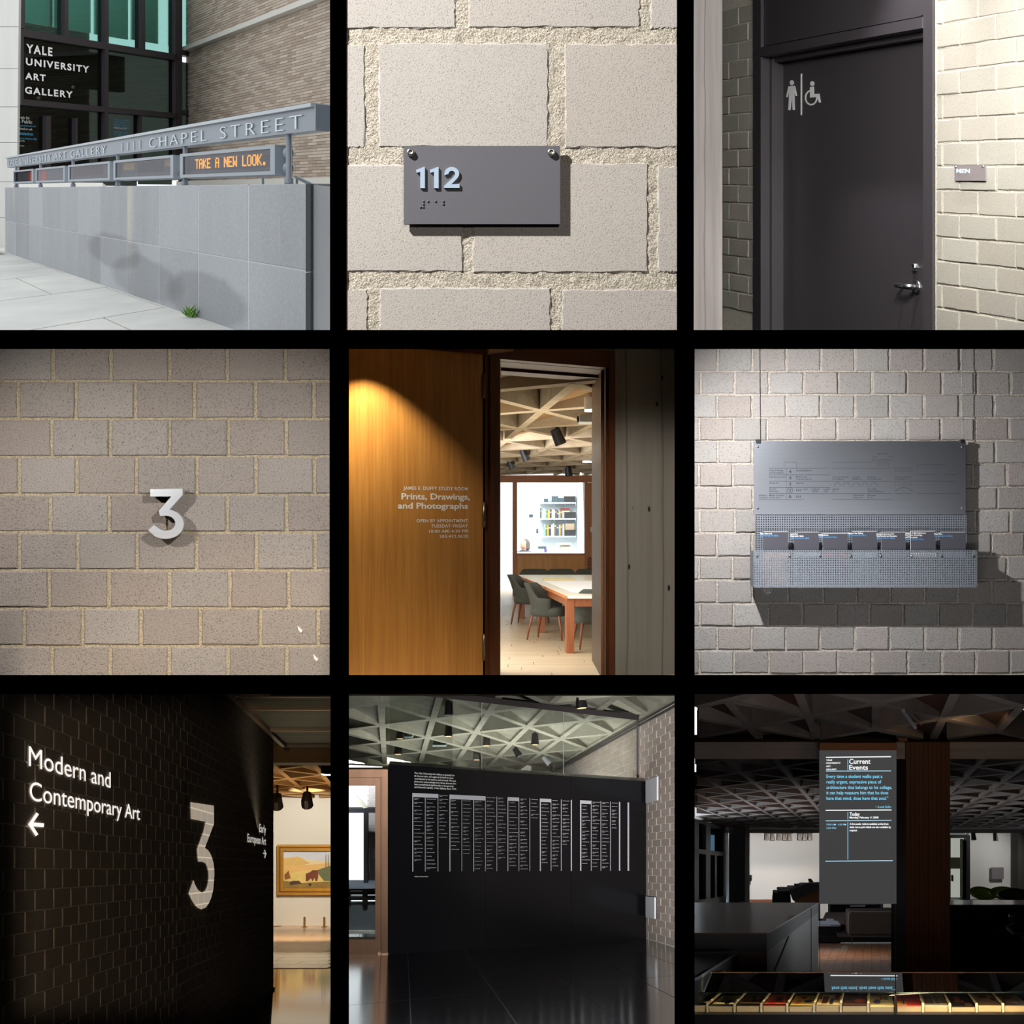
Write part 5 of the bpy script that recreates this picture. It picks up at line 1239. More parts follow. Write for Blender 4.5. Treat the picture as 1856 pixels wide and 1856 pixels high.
# projected numeral: a glowing shape with the block joints painted in
def painted_joints_glow():
    m, n, l, b = nmat('glow_numeral'); n.remove(b)
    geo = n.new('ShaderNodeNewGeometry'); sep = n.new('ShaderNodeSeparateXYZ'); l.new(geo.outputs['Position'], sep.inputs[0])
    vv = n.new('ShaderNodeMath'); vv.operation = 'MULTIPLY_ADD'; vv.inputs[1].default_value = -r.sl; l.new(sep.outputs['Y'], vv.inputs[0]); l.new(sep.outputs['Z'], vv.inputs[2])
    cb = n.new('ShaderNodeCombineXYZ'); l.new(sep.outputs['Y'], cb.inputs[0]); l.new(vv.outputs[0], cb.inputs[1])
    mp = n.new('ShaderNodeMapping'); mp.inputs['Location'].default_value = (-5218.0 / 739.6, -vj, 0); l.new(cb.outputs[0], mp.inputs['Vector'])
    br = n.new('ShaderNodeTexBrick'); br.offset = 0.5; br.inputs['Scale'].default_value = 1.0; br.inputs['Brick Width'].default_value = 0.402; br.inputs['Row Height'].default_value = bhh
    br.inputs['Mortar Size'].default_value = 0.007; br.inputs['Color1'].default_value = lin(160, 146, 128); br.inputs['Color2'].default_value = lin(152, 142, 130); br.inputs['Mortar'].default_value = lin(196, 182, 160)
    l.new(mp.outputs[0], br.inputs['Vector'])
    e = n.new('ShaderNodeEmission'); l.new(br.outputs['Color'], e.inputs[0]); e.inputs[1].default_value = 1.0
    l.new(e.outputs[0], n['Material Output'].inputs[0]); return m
def c7(x, y): return (250 + x / 7.424) / S, (1500 + y / 7.424 - 1256) / S
o7 = [(1064, 612), (1196, 632), (1196, 735)] + [c7(892, 272)]
o7 += [c7(x, y) for x, y in ((935, 305), (965, 350), (990, 410), (1008, 480), (1018, 560), (1020, 640), (1012, 740), (1003, 840), (980, 940), (945, 1020), (905, 1075), (845, 1100), (790, 1078), (735, 1010), (700, 945), (672, 882), (736, 708), (760, 770), (800, 840), (850, 875), (890, 855), (920, 800), (936, 730), (942, 660), (938, 590), (925, 530), (900, 480), (860, 460), (800, 458), (783, 295), (870, 60))]
o7 += [(1149, 722), (1066, 706)]
num7 = thing('projected_numeral', W7.pt(W7.D(1120), W7.v(1120, 1210)), 'tall projected numeral 3 showing the block joints', 'projected sign')
q = [(W7.D(x), W7.v(x, y)) for x, y in o7]
obj('numeral_shape', MB().add([W7.pt(a, b, 0.006) for a, b in q], [tuple(range(len(q)))]), painted_joints_glow(), num7)
# base strip and floors
obj('baseboard_left', MB().hexa([W7.pt(d, v, w) for w in (0.0, 0.02) for d, v in ((d0, v7b), (d1, v7b), (d1, v7b + 0.03), (d0, v7b + 0.03))]), plain('dark_base', lin(60, 58, 56), 0.5), label='thin dark strip along the foot of the dark block wall', cat='skirting', kind='structure')
pol = plain('polished_dark_floor', lin(26, 25, 24), 0.07, spec=0.9); 
DB = r.GD(1545, v7b)
obj('floor', MB().hexa([r.XD(x, d, v7b - t) for t in (0.1, 0) for x, d in ((-2.5, 5.0), (-0.585, 5.0), (-0.1157 * DB, DB), (-6.2, DB))]), pol, label='polished dark floor of the corridor', cat='floor', kind='structure')
fl7 = obj('floor', MB().hexa([r.XD(x, d, v7b - t) for t in (0.1, 0.004) for x, d in ((-6.2, DB), (-0.1157 * DB, DB), (-0.1157 * 46, 46), (-9, 46))]), plain('floor_gap_warm', lin(150, 110, 70), 0.6), label='glossy wooden floor of the bright gallery', cat='floor', kind='structure')
gw7 = wood('gallery_floor', lin(196, 150, 104), lin(226, 186, 138), 2.0, (0.6, 3, 1), 0.22, 0.6, 0.01)
q = DB; k = 0
while q < 44.5:
    x = -6.6 - (k % 3) * 0.5
    xe = -0.1157 * (q + 1)
    while x < xe:
        if x + 1.7 > -0.153 * q - 0.2: obj('board', MB().hexa([r.XD(X, d, v7b + t) for t in (0.004, 0.008) for X, d in ((x, q + .01), (min(x + 1.69, xe), q + .01), (min(x + 1.69, xe), q + 0.99), (x, q + 0.99))]), gw7, fl7)
        x += 1.7
    q += 1.0; k += 1
# gallery wall with painting
P7 = fplane(44.4); gwall = plain('gallery_white', lin(226, 220, 206), 0.9)
obj('wall_back', MB().zbox(P7, r, 1440, 560, 1905, 1352, -0.2, 0), gwall, label='white gallery wall behind the gold framed painting', cat='wall', kind='structure')
obj('baseboard_back', MB().zbox(P7, r, 1440, 1346, 1905, 1372, -0.2, 0.04), plain('pale_base', lin(236, 206, 160), 0.4), label='pale base strip of the gallery wall', cat='skirting', kind='structure')
def c7p(x, y): return (480 + x / 10.31) / S, (1480 + y / 10.31 - 1256) / S
def z7(mb, x0, y0, x1, y1, w0, w1): a = c7p(x0, y0); b = c7p(x1, y1); return mb.zbox(P7, r, a[0], a[1], b[0], b[1], w0, w1)
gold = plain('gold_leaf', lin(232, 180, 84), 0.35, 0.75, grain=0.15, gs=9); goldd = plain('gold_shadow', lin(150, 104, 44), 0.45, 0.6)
pt7 = thing('painting', P7.pt(*P7.uv(r, *c7p(800, 1440))), 'gold framed landscape painting on the white gallery wall', 'painting')
XR = 1330; fr7 = MB()
for x0, y0, x1, y1, w1 in ((243, 520, XR, 548, .16), (243, 1400, XR, 1440, .16), (243, 548, 272, 1400, .16)): z7(fr7, x0, y0, x1, y1, 0.0, w1)
f7 = obj('frame', fr7, gold, pt7)
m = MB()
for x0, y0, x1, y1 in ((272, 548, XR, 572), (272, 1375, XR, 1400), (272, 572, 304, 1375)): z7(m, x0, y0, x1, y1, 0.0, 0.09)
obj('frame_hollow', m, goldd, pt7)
m = MB()
for x0, y0, x1, y1 in ((304, 572, XR, 626), (304, 1322, XR, 1375), (304, 626, 356, 1322)): z7(m, x0, y0, x1, y1, 0.0, 0.13)
obj('frame_inner', m, gold, pt7)
def canvas(name, pts, c, w, g=0.12): return obj(name, MB().prism(P7, [P7.uv(r, *c7p(x, y)) for x, y in pts], w, w + 0.004), plain(name + '_paint', c, 0.6, grain=g, gs=5), pt7)
canvas('sky', ((350, 620), (XR, 620), (XR, 1330), (350, 1330)), lin(214, 216, 222), 0.02, 0.08)
canvas('haze', ((350, 760), (760, 800), (XR, 850), (XR, 1330), (350, 1330)), lin(236, 218, 168), 0.03)
canvas('hill', ((350, 768), (520, 760), (625, 740), (690, 770), (780, 830), (860, 860), (700, 905), (350, 908)), lin(224, 186, 112), 0.04)
canvas('mid_ground', ((350, 905), (700, 905), (XR, 850), (XR, 990), (900, 990), (350, 1060)), lin(232, 188, 116), 0.045)
canvas('plain', ((350, 1060), (900, 985), (XR, 1000), (XR, 1330), (350, 1330)), lin(228, 200, 118), 0.05, 0.2)
canvas('foreground', ((350, 1190), (700, 1230), (XR, 1200), (XR, 1330), (350, 1330)), lin(150, 120, 60), 0.055, 0.3)
canvas('green_bank', ((960, 1000), (1100, 950), (XR, 880), (XR, 1200), (1110, 1190)), lin(110, 116, 78), 0.06, 0.2)
for k, pts in enumerate((((770, 1060), (850, 1030), (900, 990), (1000, 990), (1005, 1100), (985, 1190), (960, 1200), (930, 1130), (900, 1200), (870, 1140), (800, 1200), (770, 1190)), ((470, 1210), (540, 1190), (650, 1190), (700, 1245), (480, 1265)), ((825, 1240), (875, 1240), (870, 1290), (828, 1285)), ((370, 1080), (450, 1000), (490, 1140), (380, 1170)))):
    canvas(('horse_group', 'dark_rocks', 'dark_figure', 'brown_trees')[k], pts, (lin(120, 62, 40), lin(84, 62, 40), lin(70, 50, 36), lin(150, 90, 50))[k], 0.065, 0.5)
for x in (1145, 1190): canvas('bare_tree', ((x - 6, 700), (x + 4, 700), (x + 8, 960), (x - 8, 960)), lin(120, 104, 76), 0.062)
st7 = plain('brass_post', lin(120, 90, 50), 0.5)
for x, l_ in ((1707, 'left'), (1818, 'right')):
    p = r.at(x, 43.0, v7b); t = thing('barrier_post', p, 'low thin %s barrier post in front of the painting' % l_, 'post', 'barrier posts by the painting')
    obj('post_stem', MB().tube([p, p + Vector((0, 0, 0.30))], 0.03, 8), st7, t); obj('post_base', MB().tube([p, p + Vector((0, 0, 0.02))], 0.08, 10), st7, t)
# ceiling: metal mesh panels between light bars, a beam, coffers beyond
DBm = 22.7
cm7 = thing('ceiling', (-2.0, 18, -2.4), 'dark metal mesh ceiling over the corridor with light bars', 'ceiling', kind='structure')
mesh_m = plain('mesh_metal', lin(140, 136, 118), 0.5, 0.5); bar_m = plain('ceiling_bar', lin(196, 164, 128), 0.5)
def xw(D): return W7.pt(D, 0).x
def xr(D): return (606 - 928) * D / F
m = MB(); d = 13.0
while d < DBm - 0.05:
    p0, p1 = xw(d), xr(d)
    m.hexa([r.XD(x, dd, v7t + v) for v in (0.02, 0.05) for x, dd in ((p0, d), (p1, d), (p1, d + 0.03), (p0, d + 0.03))]); d += 0.14
obj('mesh', m, mesh_m, cm7, kind='stuff')
m = MB(); k = 0
while k < 26:
    f = k / 26.0
    m.hexa([r.XD(xw(dd) + 0.02 + (xr(dd) - xw(dd)) * f + e, dd, v7t + v) for v in (0.05, 0.07) for dd, e in ((13, 0), (13, 0.012), (DBm, 0.012), (DBm, 0))]); k += 1
obj('mesh_wires', m, mesh_m, cm7, kind='stuff')
for y in (10, 85, 205, 297, 350):
    dd = v7t * F / S / (r.hy - y)
    obj('ceiling_bar', MB().hexa([r.XD(x, d_, v7t + v) for v in (-0.02, 0.05) for x, d_ in ((xw(dd), dd), (xr(dd), dd), (xr(dd), dd + 0.12), (xw(dd), dd + 0.12))]), bar_m, cm7)
obj('edge_bar', MB().hexa([r.XD(xw(min(d_, d1)) + 0.0 + e + (-0.047 * (d_ - d1) * 0 if d_ < d1 else (xw(d_) - xw(d1))), d_, v7t + v) for v in (-0.03, 0.03) for d_, e in ((13, 0.01), (13, 0.07), (DBm, 0.07), (DBm, 0.01))]), bar_m, cm7)
obj('void_above', MB().hexa([r.XD(x, d_, v7t + v) for v in (0.45, 0.5) for x, d_ in ((-3.5, 12), (xr(12), 12), (xr(DBm), DBm + .3), (-5, DBm + .3))]), plain('dark_green_void', lin(70, 72, 62), 0.9), cm7)
obj('red_pipe', MB().tube([r.XD(-3.35, 21.5, v7t + 0.25), r.XD(-2.9, 21.5, v7t + 0.25)], 0.05, 8), plain('red_paint', lin(190, 60, 50), 0.6), cm7)
bmw = wood('beam_wood', lin(150, 112, 70), lin(172, 132, 86), 2.0, (0.3, 5, 9), 0.6)
obj('beam', MB().hexa([r.XD(x, d_, v) for v in (1.58, 1.83) for x, d_ in ((-4.2, DBm), (xr(DBm), DBm), (xr(DBm), DBm + 0.6), (-4.2, DBm + 0.6))]), bmw, cm7)
rib7 = concrete('warm_rib', lin(196, 154, 100), lin(214, 174, 120), 2.0, bump=0.05)
cc7 = thing('ceiling', (-4.5, 36, -6), 'warm lit coffered ceiling of the bright gallery', 'ceiling', kind='structure')
Coffers(r, -3.9, 30.3, -0.073, 0.95, 3.4, 0.2, 2.06).build('c', '', lambda p: 26 < p.y < 44.3 and -0.165 * p.y - 0.3 < p.x < -0.1155 * p.y, (-5, 5), (-6, 8), rib7, plain('warm_coffer', lin(150, 112, 66), 0.9), plain('dark_void7', lin(30, 24, 18), 0.95), w=0.1, plate_type=2, base=cc7)
for x, y, D, l_ in ((1552, 598, 38, 'left'), (1720, 590, 38, 'right')):
    p = r.P(x, y, D); t = thing('track_spotlight', p, 'black spotlight under the warm coffers, %s one' % l_, 'spotlight', 'black spotlights in the bright gallery')
    obj('lamp_housing', MB().tube([p + Vector((0, 0.1, 0.12)), p + Vector((0, -0.0, -0.05)), p + Vector((0, 0.1, -0.2))], [0.1, 0.14, 0.15], 10), blk, t); obj('stem', MB().tube([p + Vector((0, 0.1, 0.1)), p + Vector((0, 0.1, 0.4))], 0.03, 6), blk, t)
p = r.P(1845, 456, 31.5); t = thing('ceiling_light', p, 'bright white ceiling light at the edge of the warm coffers', 'ceiling light'); obj('bulb_disc', MB().tube([p, p + Vector((0, 0, 0.03))], 0.16, 16), plain('lamp_white', (1, 1, 1, 1), emit=2.5), t)
obj('lamp_can', MB().tube([p + Vector((0, 0, 0.03)), p + Vector((0, 0, 0.2))], 0.17, 16), DARKM, t)
# lamps of the bright gallery; the last two are added corridor fill
L('SPOT', 'gallery_spot', r.XD(-5.2, 39.0, 1.95), r.XD(-5.9, 44.4, -0.05), 1250, (1, 0.93, 0.82), 0.05, 62, 0.8)
L('SPOT', 'gallery_spot', r.XD(-4.9, 36.0, 1.9), r.XD(-5.3, 37.5, v7b), 900, (1, 0.88, 0.68), 0.1, 110, 0.9)
L('AREA', 'gallery_fill', r.XD(-4.6, 34, v7b + 0.3), r.XD(-4.6, 34.5, 2.0), 90, (1, 0.82, 0.55), 1.5, size_y=4.0)
L('SPOT', 'front_spot', (0.03, -0.25, 0.05), (-1.95, 12, -2.8), 1000, (1, 0.86, 0.68), 0.03, 26, 0.6)
L('AREA', 'mesh_fill', r.XD(-2.02, 17.0, 1.35), r.XD(-2.2, 17.3, 2.0), 3, (1, 0.92, 0.75), 0.2, size_y=6)
# ------------------------------------------------------------------ room 8: lobby with the black donor wall
r = R8
W8 = DF(r, -163540.0, 8667); W8.fr = Frame(W8.fr.O, W8.fr.ex, W8.fr.ey, (0, -1, 0))
W8R = DF(r, 33460.0, 250); W8Rp = Par(W8R)
VF8, VC8 = -1.152, 2.25
blkw = brushed('black_panel', (0.012, 0.013, 0.016, 1), 0.3); 
m_, n_, l_, b_ = nmat('black_lacquer'); b_.inputs['Base Color'].default_value = (0.006, 0.006, 0.008, 1); b_.inputs['Roughness'].default_value = 0.3; b_.inputs['Specular IOR Level'].default_value = 0.35
bumpn(n_, l_, b_, noise(n_, l_, 3.0, (0.4, 0.4, 6), 4), 0.06, 0.01); blkw = m_
def w8box(mb, x0, x1, yt, yb, xr_, w0, w1):
    a, b = W8.D(x0), W8.D(x1); vt, vb = W8.v(xr_, yt), W8.v(xr_, yb)
    return mb.hexa([W8.pt(d, v, w) for w in (w0, w1) for d, v in ((a, vb), (b, vb), (b, vt), (a, vt))])
dw = thing('donor_wall', W8.pt(21, VF8, 0), 'long black donor wall with white lettered columns on the lobby floor', 'wall panel')
for x0, x1 in ((236, 778), (779.5, 1258), (1259.5, 1680)):
    a, b = W8.D(x0), W8.D(x1)
    obj('panel', MB().hexa([W8.pt(d, v, w) for w in (-0.25, 0) for d, v in ((a, VF8), (b, VF8), (b, 1.247), (a, 1.247))]), blkw, dw)
silver = plain('silver_strip', lin(214, 216, 226), 0.4, 0.2)
tops = {372: 560, 1580: 612}
def ytop(x): return 560 + (x - 372) * (613 - 560) / (1580 - 372)
def ybt(x): return 1000 - (x - 372) * 4 / 1208
cols = (372, 442, 513, 580, 647, 713, 779, 843, 905, 967, 1028, 1087, 1147, 1204, 1261, 1313, 1372, 1426, 1480, 1531, 1580)
wid = {372: 5, 580: 5, 713: 4, 905: 4, 1087: 6, 1261: 6, 1313: 7, 1531: 7, 1580: 9}
for x in cols:
    w_ = wid.get(x, 3); obj('strip', w8box(MB(), x - w_ / 2, x + w_ / 2, ytop(x), ybt(x), x, 0, 0.012), silver, dw)
for x0, x1, h in ((374, 515, 22), (582, 779, 24), (906, 968, 20), (1088, 1148, 18), (1313, 1372, 18)):
    obj('header', w8box(MB(), x0, x1, ytop(x0), ytop(x0) + h, x0, 0, 0.01), silver, dw)
wt8 = MB()
def t8(t, x0, yb, x1, yc, off=0.02):
    D0_, D1_ = W8.D(x0), W8.D(x1); vb, vt = W8.v(x0, yb), W8.v(x0, yc); vs, fs, a, b = glyphs(t, off, 1.0, 0, 1)
    wt8.add([W8.pt(D0_ + (x - a) / (b - a) * (D1_ - D0_), vb + y / CAP * (vt - vb), 0.004) for x, y, z in vs], fs)
for k, (t, x1) in enumerate((('The Yale University Art Gallery is grateful for', 607), ('its donors who, throughout its history, have', 600), ('contributed to its mission and success. We are', 613), ('pleased to acknowledge here those donors who', 615), ('have contributed significantly to the growth', 600), ('and financial stability of the Gallery since 1990.', 617))):
    t8(t, 381, 453 + k * 15.7, x1, 443.5 + k * 15.7)
t8('*indicates deceased donors', 381, 1032, 458, 1026)
obj('lettering', wt8, plain('white_print', (0.85, 0.85, 0.85, 1)), dw, kind='stuff')
nm = MB(); random.seed(21)
ends = (955, 990, 825, 885, 905, 990, 990, 925, 985, 985, 705, 968, 985, 855, 0, 968, 985, 985, 770, 0)
for i, x in enumerate(cols[:-1]):
    y = ytop(x) + (30 if i in (0, 1, 3, 4, 5, 8, 11, 15) else 6); x1 = cols[i + 1]; y += 0
    while y < ends[i]:
        f = random.uniform(0.4, 0.8)
        # a row of short words, too small to read
        u = x + 8
        while u < x + 8 + (x1 - x - 10) * f:
            wl_ = random.uniform(4, 11); w8box(nm, u, min(u + wl_, x1 - 4), y, y + 3.2, x, 0, 0.002); u += wl_ + 2
        if random.random() < 0.4: w8box(nm, x + 8, x + 8 + random.uniform(10, 18), y + 6, y + 8.4, x, 0, 0.002)
        y += 21.5 - (x - 372) * 0.0014
obj('donor_names', nm, plain('grey_print', lin(170, 170, 176), 0.7), dw, kind='stuff')
# glass over the wall, hung from a ceiling rail
gp8 = thing('glass_screen', W8.pt(21, 1.25, -0.1), 'clear glass panes between the donor wall top and the ceiling rail', 'glass')
clear = glassm('clear_glass_b', (0.97, 0.99, 0.975, 1), 0.2)
for x0, x1 in ((238, 756), (758, 1217), (1219, 1634)):
    a, b = W8.D(x0), W8.D(x1)
    obj('pane', MB().hexa([W8.pt(d, v, w) for w in (-0.14, -0.125) for d, v in ((a, 1.25), (b, 1.25), (b, 2.2), (a, 2.2))]), clear, gp8)
for x in (757, 1218): obj('pane_edge', MB().hexa([W8.pt(W8.D(x + e), v, w) for w in (-0.15, -0.11) for e, v in ((-1, 1.25), (1, 1.25), (1, 2.2), (-1, 2.2))]), plain('glass_edge', lin(200, 210, 205), 0.4), gp8)
railm = plain('dark_rail', lin(66, 60, 62), 0.5, 0.3)
obj('rail', MB().hexa([W8.pt(W8.D(x), v, w) for w in (-0.22, -0.02) for x, v in ((238, 2.16), (1640, 2.16), (1640, 2.24), (238, 2.24))]), railm, gp8)
# block wall at the right
bl8 = stone('pink_grey_block', lin(160, 150, 142), lin(186, 176, 168), 50, 0.3, 0.004, 0.2, 0.7, 1.0, tint=lin(176, 154, 144), tint_amt=0.5)
mt8 = mortar_mat('pale_mortar', lin(206, 200, 190), lin(224, 218, 208), 40, 0.004)
wr8 = obj('wall_right', MB().hexa([W8R.pt(d, v, w) for w in (-0.05, -0.006) for d, v in ((40, VF8), (20.6, VF8), (20.6, 2.24), (40, 2.24))]), mt8, label='pale block wall at the right of the lobby', cat='wall', kind='structure')
cand = []; bh8 = 0.1062; pit = 0.72
for k in range(32):
    v0 = VF8 + 0.01 + bh8 * k
    for i in range(-2, 40):
        a = 16 + pit * i + (pit / 2 if k % 2 else 0); b = a + pit
        if a < 20.5 or b > 39.5: continue
        p = W8R.pt(a, v0); px_ = 928 + p.x / p.y * F; py_ = 928 - p.z / p.y * F
        if px_ > 1250 or v0 + bh8 > 2.24 or py_ < 1225: continue
        if a > W8.D(1680) + 0.6 and v0 < 1.0: continue
        cand.append((a, b, v0))
cand.sort(); far = MB()
for k, (a, b, v0) in enumerate(cand):
    ar = (-b + 0.02, v0 + 0.004, -a - 0.02, v0 + bh8 - 0.004, 0.02, 0.003)
    if k < 300: obj('block', MB().block(W8Rp, *ar, random.uniform(-.001, .001), 0.001, 0), bl8, wr8)
    else: far.block(W8Rp, *ar)
obj('blocks', far, bl8, wr8, kind='stuff')
def w8r(mb, x0, x1, yt, yb, xr_, w0, w1):
    a, b = W8R.D(x0), W8R.D(x1); vt, vb = W8R.v(xr_, yt), W8R.v(xr_, yb)
    return mb.hexa([W8R.pt(d, v, w) for w in (w0, w1) for d, v in ((a, vb), (b, vb), (b, vt), (a, vt))])
hat = plain('white_hatch', lin(204, 206, 212), 0.7)
t = thing('wall_plate', W8R.pt(22, 1.0), 'blank white plate high on the block wall by the donor wall', 'plate'); obj('plate_face', w8r(MB(), 1684, 1748, 470, 600, 1748, 0, 0.02), hat, t); obj('plate_rim', w8r(MB(), 1683, 1749, 466, 604, 1749, 0, 0.012), plain('pale_rim', lin(190, 190, 194), 0.7), t)
t = thing('access_hatch', W8R.pt(22, -0.5), 'pale access hatch low on the block wall by the donor wall', 'hatch'); obj('hatch_door', w8r(MB(), 1688, 1738, 1146, 1266, 1738, 0, 0.03), hat, t); obj('hatch_gap', w8r(MB(), 1687, 1741, 1143, 1269, 1741, 0, 0.008), DARKM, t)
obj('trim_2', w8r(MB(), 1633, 1637, 140, 500, 1635, 0, 0.02), railm, label='dark vertical joint in the block wall above the donor wall', cat='trim', kind='structure')
for k, (v0, v1) in enumerate(((2.13, 2.15), (2.19, 2.205))):
    obj('trim_%d' % (3 + k), MB().hexa([W8R.pt(d, v, w) for w in (0, 0.03) for d, v in ((39, v0), (20.3, v0), (20.3, v1), (39, v1))]), railm, label=('lower dark line along the top of the block wall', 'upper dark line along the top of the block wall')[k], cat='trim', kind='structure')
# floor of dark polished slabs
pol8 = None
m_, n_, l_, b_ = nmat('dark_slab'); c_ = mixc(n_, l_, noise(n_, l_, 14, detail=5), lin(24, 25, 29), lin(40, 41, 46)); l_.new(c_, b_.inputs['Base Color']); b_.inputs['Roughness'].default_value = 0.12; b_.inputs['Specular IOR Level'].default_value = 0.6; slab8 = m_
f8 = obj('floor', MB().hexa([r.XD(x, d, VF8 - t) for t in (0.15, 0.004) for x, d in ((-0.93, 8.5), (0.94, 8.5), (2.76, 25), (-2.72, 25))]), plain('pale_grout', lin(120, 122, 128), 0.6), label='polished dark slab floor of the lobby', cat='floor', kind='structure')
ea = Vector(((628 + 320 * S - 928) / F, 1, r.sl)); eb = Vector(((628 + 8667 * S - 928) / F, 1, r.sl))
nd = r.G(1250, 1638, VF8)
def slabq(i, j):
    # slabs: along ea 7.7 deep, along eb between the long joints
    A = nd + eb * (0.78 * i) + ea * (7.6 * j)
    return [A + eb * u + ea * v for u, v in ((0.005, 0.008), (0.775, 0.008), (0.775, 7.592), (0.005, 7.592))]
for i in range(-6, 4):
    for j in (-2, -1, 0, 1):
        q = slabq(i, j)
        for fn in (lambda p: p.x + 0.1095 * p.y, lambda p: 0.1105 * p.y - p.x, lambda p: p.y - 8.5, lambda p: 25 - p.y):
            out = []
            for k in range(len(q)):
                a, b = q[k], q[(k + 1) % len(q)]; fa, fb = fn(a), fn(b)
                if fa >= 0: out.append(a)
                if fa * fb < 0: out.append(a + (b - a) * (fa / (fa - fb)))
            q = out
        if len(q) < 3: continue
        n_ = len(q)
        obj('floor_slab', MB().add([p - Vector((0, 0, 0.004)) for p in q] + q, [tuple(range(n_, 2 * n_))] + [(k, (k + 1) % n_, n_ + (k + 1) % n_, n_ + k) for k in range(n_)]), slab8, f8)
# bronze door with the street outside
dp8 = fplane(19.43); bz = brushed('bronze', lin(122, 94, 78), 0.38, (3, 3, 0.6), 0.25)
d8 = obj('door_3', MB().zbox(dp8, r, 196, 425, 233, 1468, -0.2, 0.05), bz, label='bronze framed glass door left of the donor wall', cat='door', kind='structure')
for n_, x0, y0, x1, y1, w in (('head', -30, 425, 196, 470, 0.05), ('stile', 162, 474, 192, 1466, 0.02), ('top_rail', -30, 474, 162, 518, 0.02), ('bottom_rail', -30, 1380, 162, 1466, 0.02)):
    obj(n_, MB().zbox(dp8, r, x0, y0, x1, y1, -0.1, w), bz, d8)
obj('pane', MB().zbox(dp8, r, -30, 518, 162, 1380, -0.05, -0.04), glassm('door_glass', (0.93, 0.95, 0.95, 1), 0.7), d8)
obj('hinge', MB().zbox(dp8, r, 178, 1456, 234, 1464, 0.02, 0.08), STEEL, d8)
ob = fplane(38.0); dkf = plain('outdoor_frame', lin(56, 58, 62), 0.6); og = fplane(37.0)
ws = obj('window_2', MB().zbox(og, r, -30, 645, 175, 668, -0.1, 0.1), dkf, label='outer window frame seen through the bronze door', cat='window', kind='structure')
obj('mullion', MB().zbox(og, r, 98, 668, 122, 1070, -0.1, 0.1), dkf, ws); obj('mullion', MB().zbox(og, r, 0, 1062, 175, 1072, -0.1, 0.1), dkf, ws)
for y in (1085, 1110, 1140): obj('rail', MB().zbox(og, r, -30, y, 175, y + 16, -0.1, 0.1), plain('rail_black', lin(20, 20, 22), 0.6), ws)
obj('post', MB().zbox(og, r, 92, 1062, 118, 1180, -0.1, 0.12), plain('rail_black', lin(20, 20, 22)), ws); obj('post', MB().zbox(og, r, 15, 1078, 24, 1180, -0.1, 0.12), plain('rail_black', lin(20, 20, 22)), ws)
obj('sill', MB().zbox(og, r, -30, 1060, 175, 1080, -0.2, 0.3), plain('blue_sill', lin(150, 160, 178), 0.6), ws)
obj('parapet', MB().zbox(og, r, -30, 1180, 175, 1330, -0.2, 0.0), plain('grey_stone', lin(112, 118, 122), 0.8), ws)
obj('terrace', MB().zbox(og, r, -30, 1330, 175, 1480, -0.2, 0.1), plain('pale_terrace', lin(214, 214, 204), 0.8), ws)
bb8 = thing('far_building', ob.pt(*ob.uv(r, 140, 1100)), 'grey brick building outside the bronze door', 'building')
fbm = MB(); a = ob.uv(r, 118, 1100); b = ob.uv(r, 182, 440); rows_ = 40
mort = obj('facade', MB().zbox(ob, r, 116, 440, 182, 1100, -0.3, -0.01), plain('brick_grey_mortar', lin(176, 172, 170), 0.9), bb8)
for k in range(46):
    v0 = a[1] + (b[1] - a[1]) * k / 46
    for i in range(3): fbm.fbox(ob, a[0] + (b[0] - a[0]) * (i + (0.4 if k % 2 else 0)) / 3.4, v0 + 0.006, a[0] + (b[0] - a[0]) * (i + (0.4 if k % 2 else 0) + 0.94) / 3.4, v0 + (b[1] - a[1]) / 46 - 0.006, -0.02, 0.0)
obj('bricks', fbm, plain('brick_grey', lin(150, 146, 146), 0.9, grain=0.2, gs=9), bb8, kind='stuff')
obj('brace', MB().zquad(og, r, [(-30, 500), (-10, 500), (118, 640), (96, 645)], -0.05, 0.05), plain('pale_brace', lin(214, 208, 190), 0.8), ws)
obj('wall_back', MB().quad(px(708, 1300, 39.5), px(1240, 1300, 39.5), px(1240, 2000, 39.5), px(708, 2000, 39.5)), plain('lobby_back', lin(120, 118, 108), 0.9), label='back wall of the lobby behind the donor wall', cat='wall', kind='structure')
obj('wall_partition', MB().quad(px(706, 1395, 19.9), px(706, 1410, 39.5), px(706, 2200, 39.5), px(706, 2200, 19.9)), BLACK, label='partition behind the left end of the donor wall', cat='wall', kind='structure')  # added divider, keeps the sky out of the lobby
# ceiling
rib8 = concrete('grey_rib', lin(136, 134, 120), lin(160, 158, 144), 2.0, bump=0.15); pl8 = concrete('grey_coffer', lin(122, 120, 108), lin(146, 144, 130), 2.0, bump=0.1); dk8 = plain('coffer_shade', lin(26, 25, 24), 0.95)
ce8 = thing('ceiling', r.XD(0, 25, VC8), 'grey concrete ceiling of triangular coffers over the lobby', 'ceiling', kind='structure')
def in8(p):
    return 20.1 < p.y < 37.3 + (p.x + 0.3) * 0.9 and -0.112 * p.y < p.x < W8R.pt(p.y, 0).x - 0.0 and p.x < 0.111 * p.y
Coffers(r, -1.637 * 1.3, 19.37 * 1.3, -0.0787, 0.714 * 1.3, 3.81, 0.52 * 1.3, VC8).build('c', '', in8, (-3, 6), (-8, 8), rib8, pl8, dk8, w=0.088, h=0.30, plate_type=2, base=ce8, wall_top=0.42)
obj('end_beam', MB().hexa([r.XD(x, d + (x + 0.3) * 0.9, VC8 + v) for v in (-0.02, 0.3) for x, d in ((-4.2, 37.3), (0.2, 37.3), (0.2, 37.9), (-4.2, 37.9))]), plain('pale_beam', lin(176, 176, 152), 0.9), ce8)
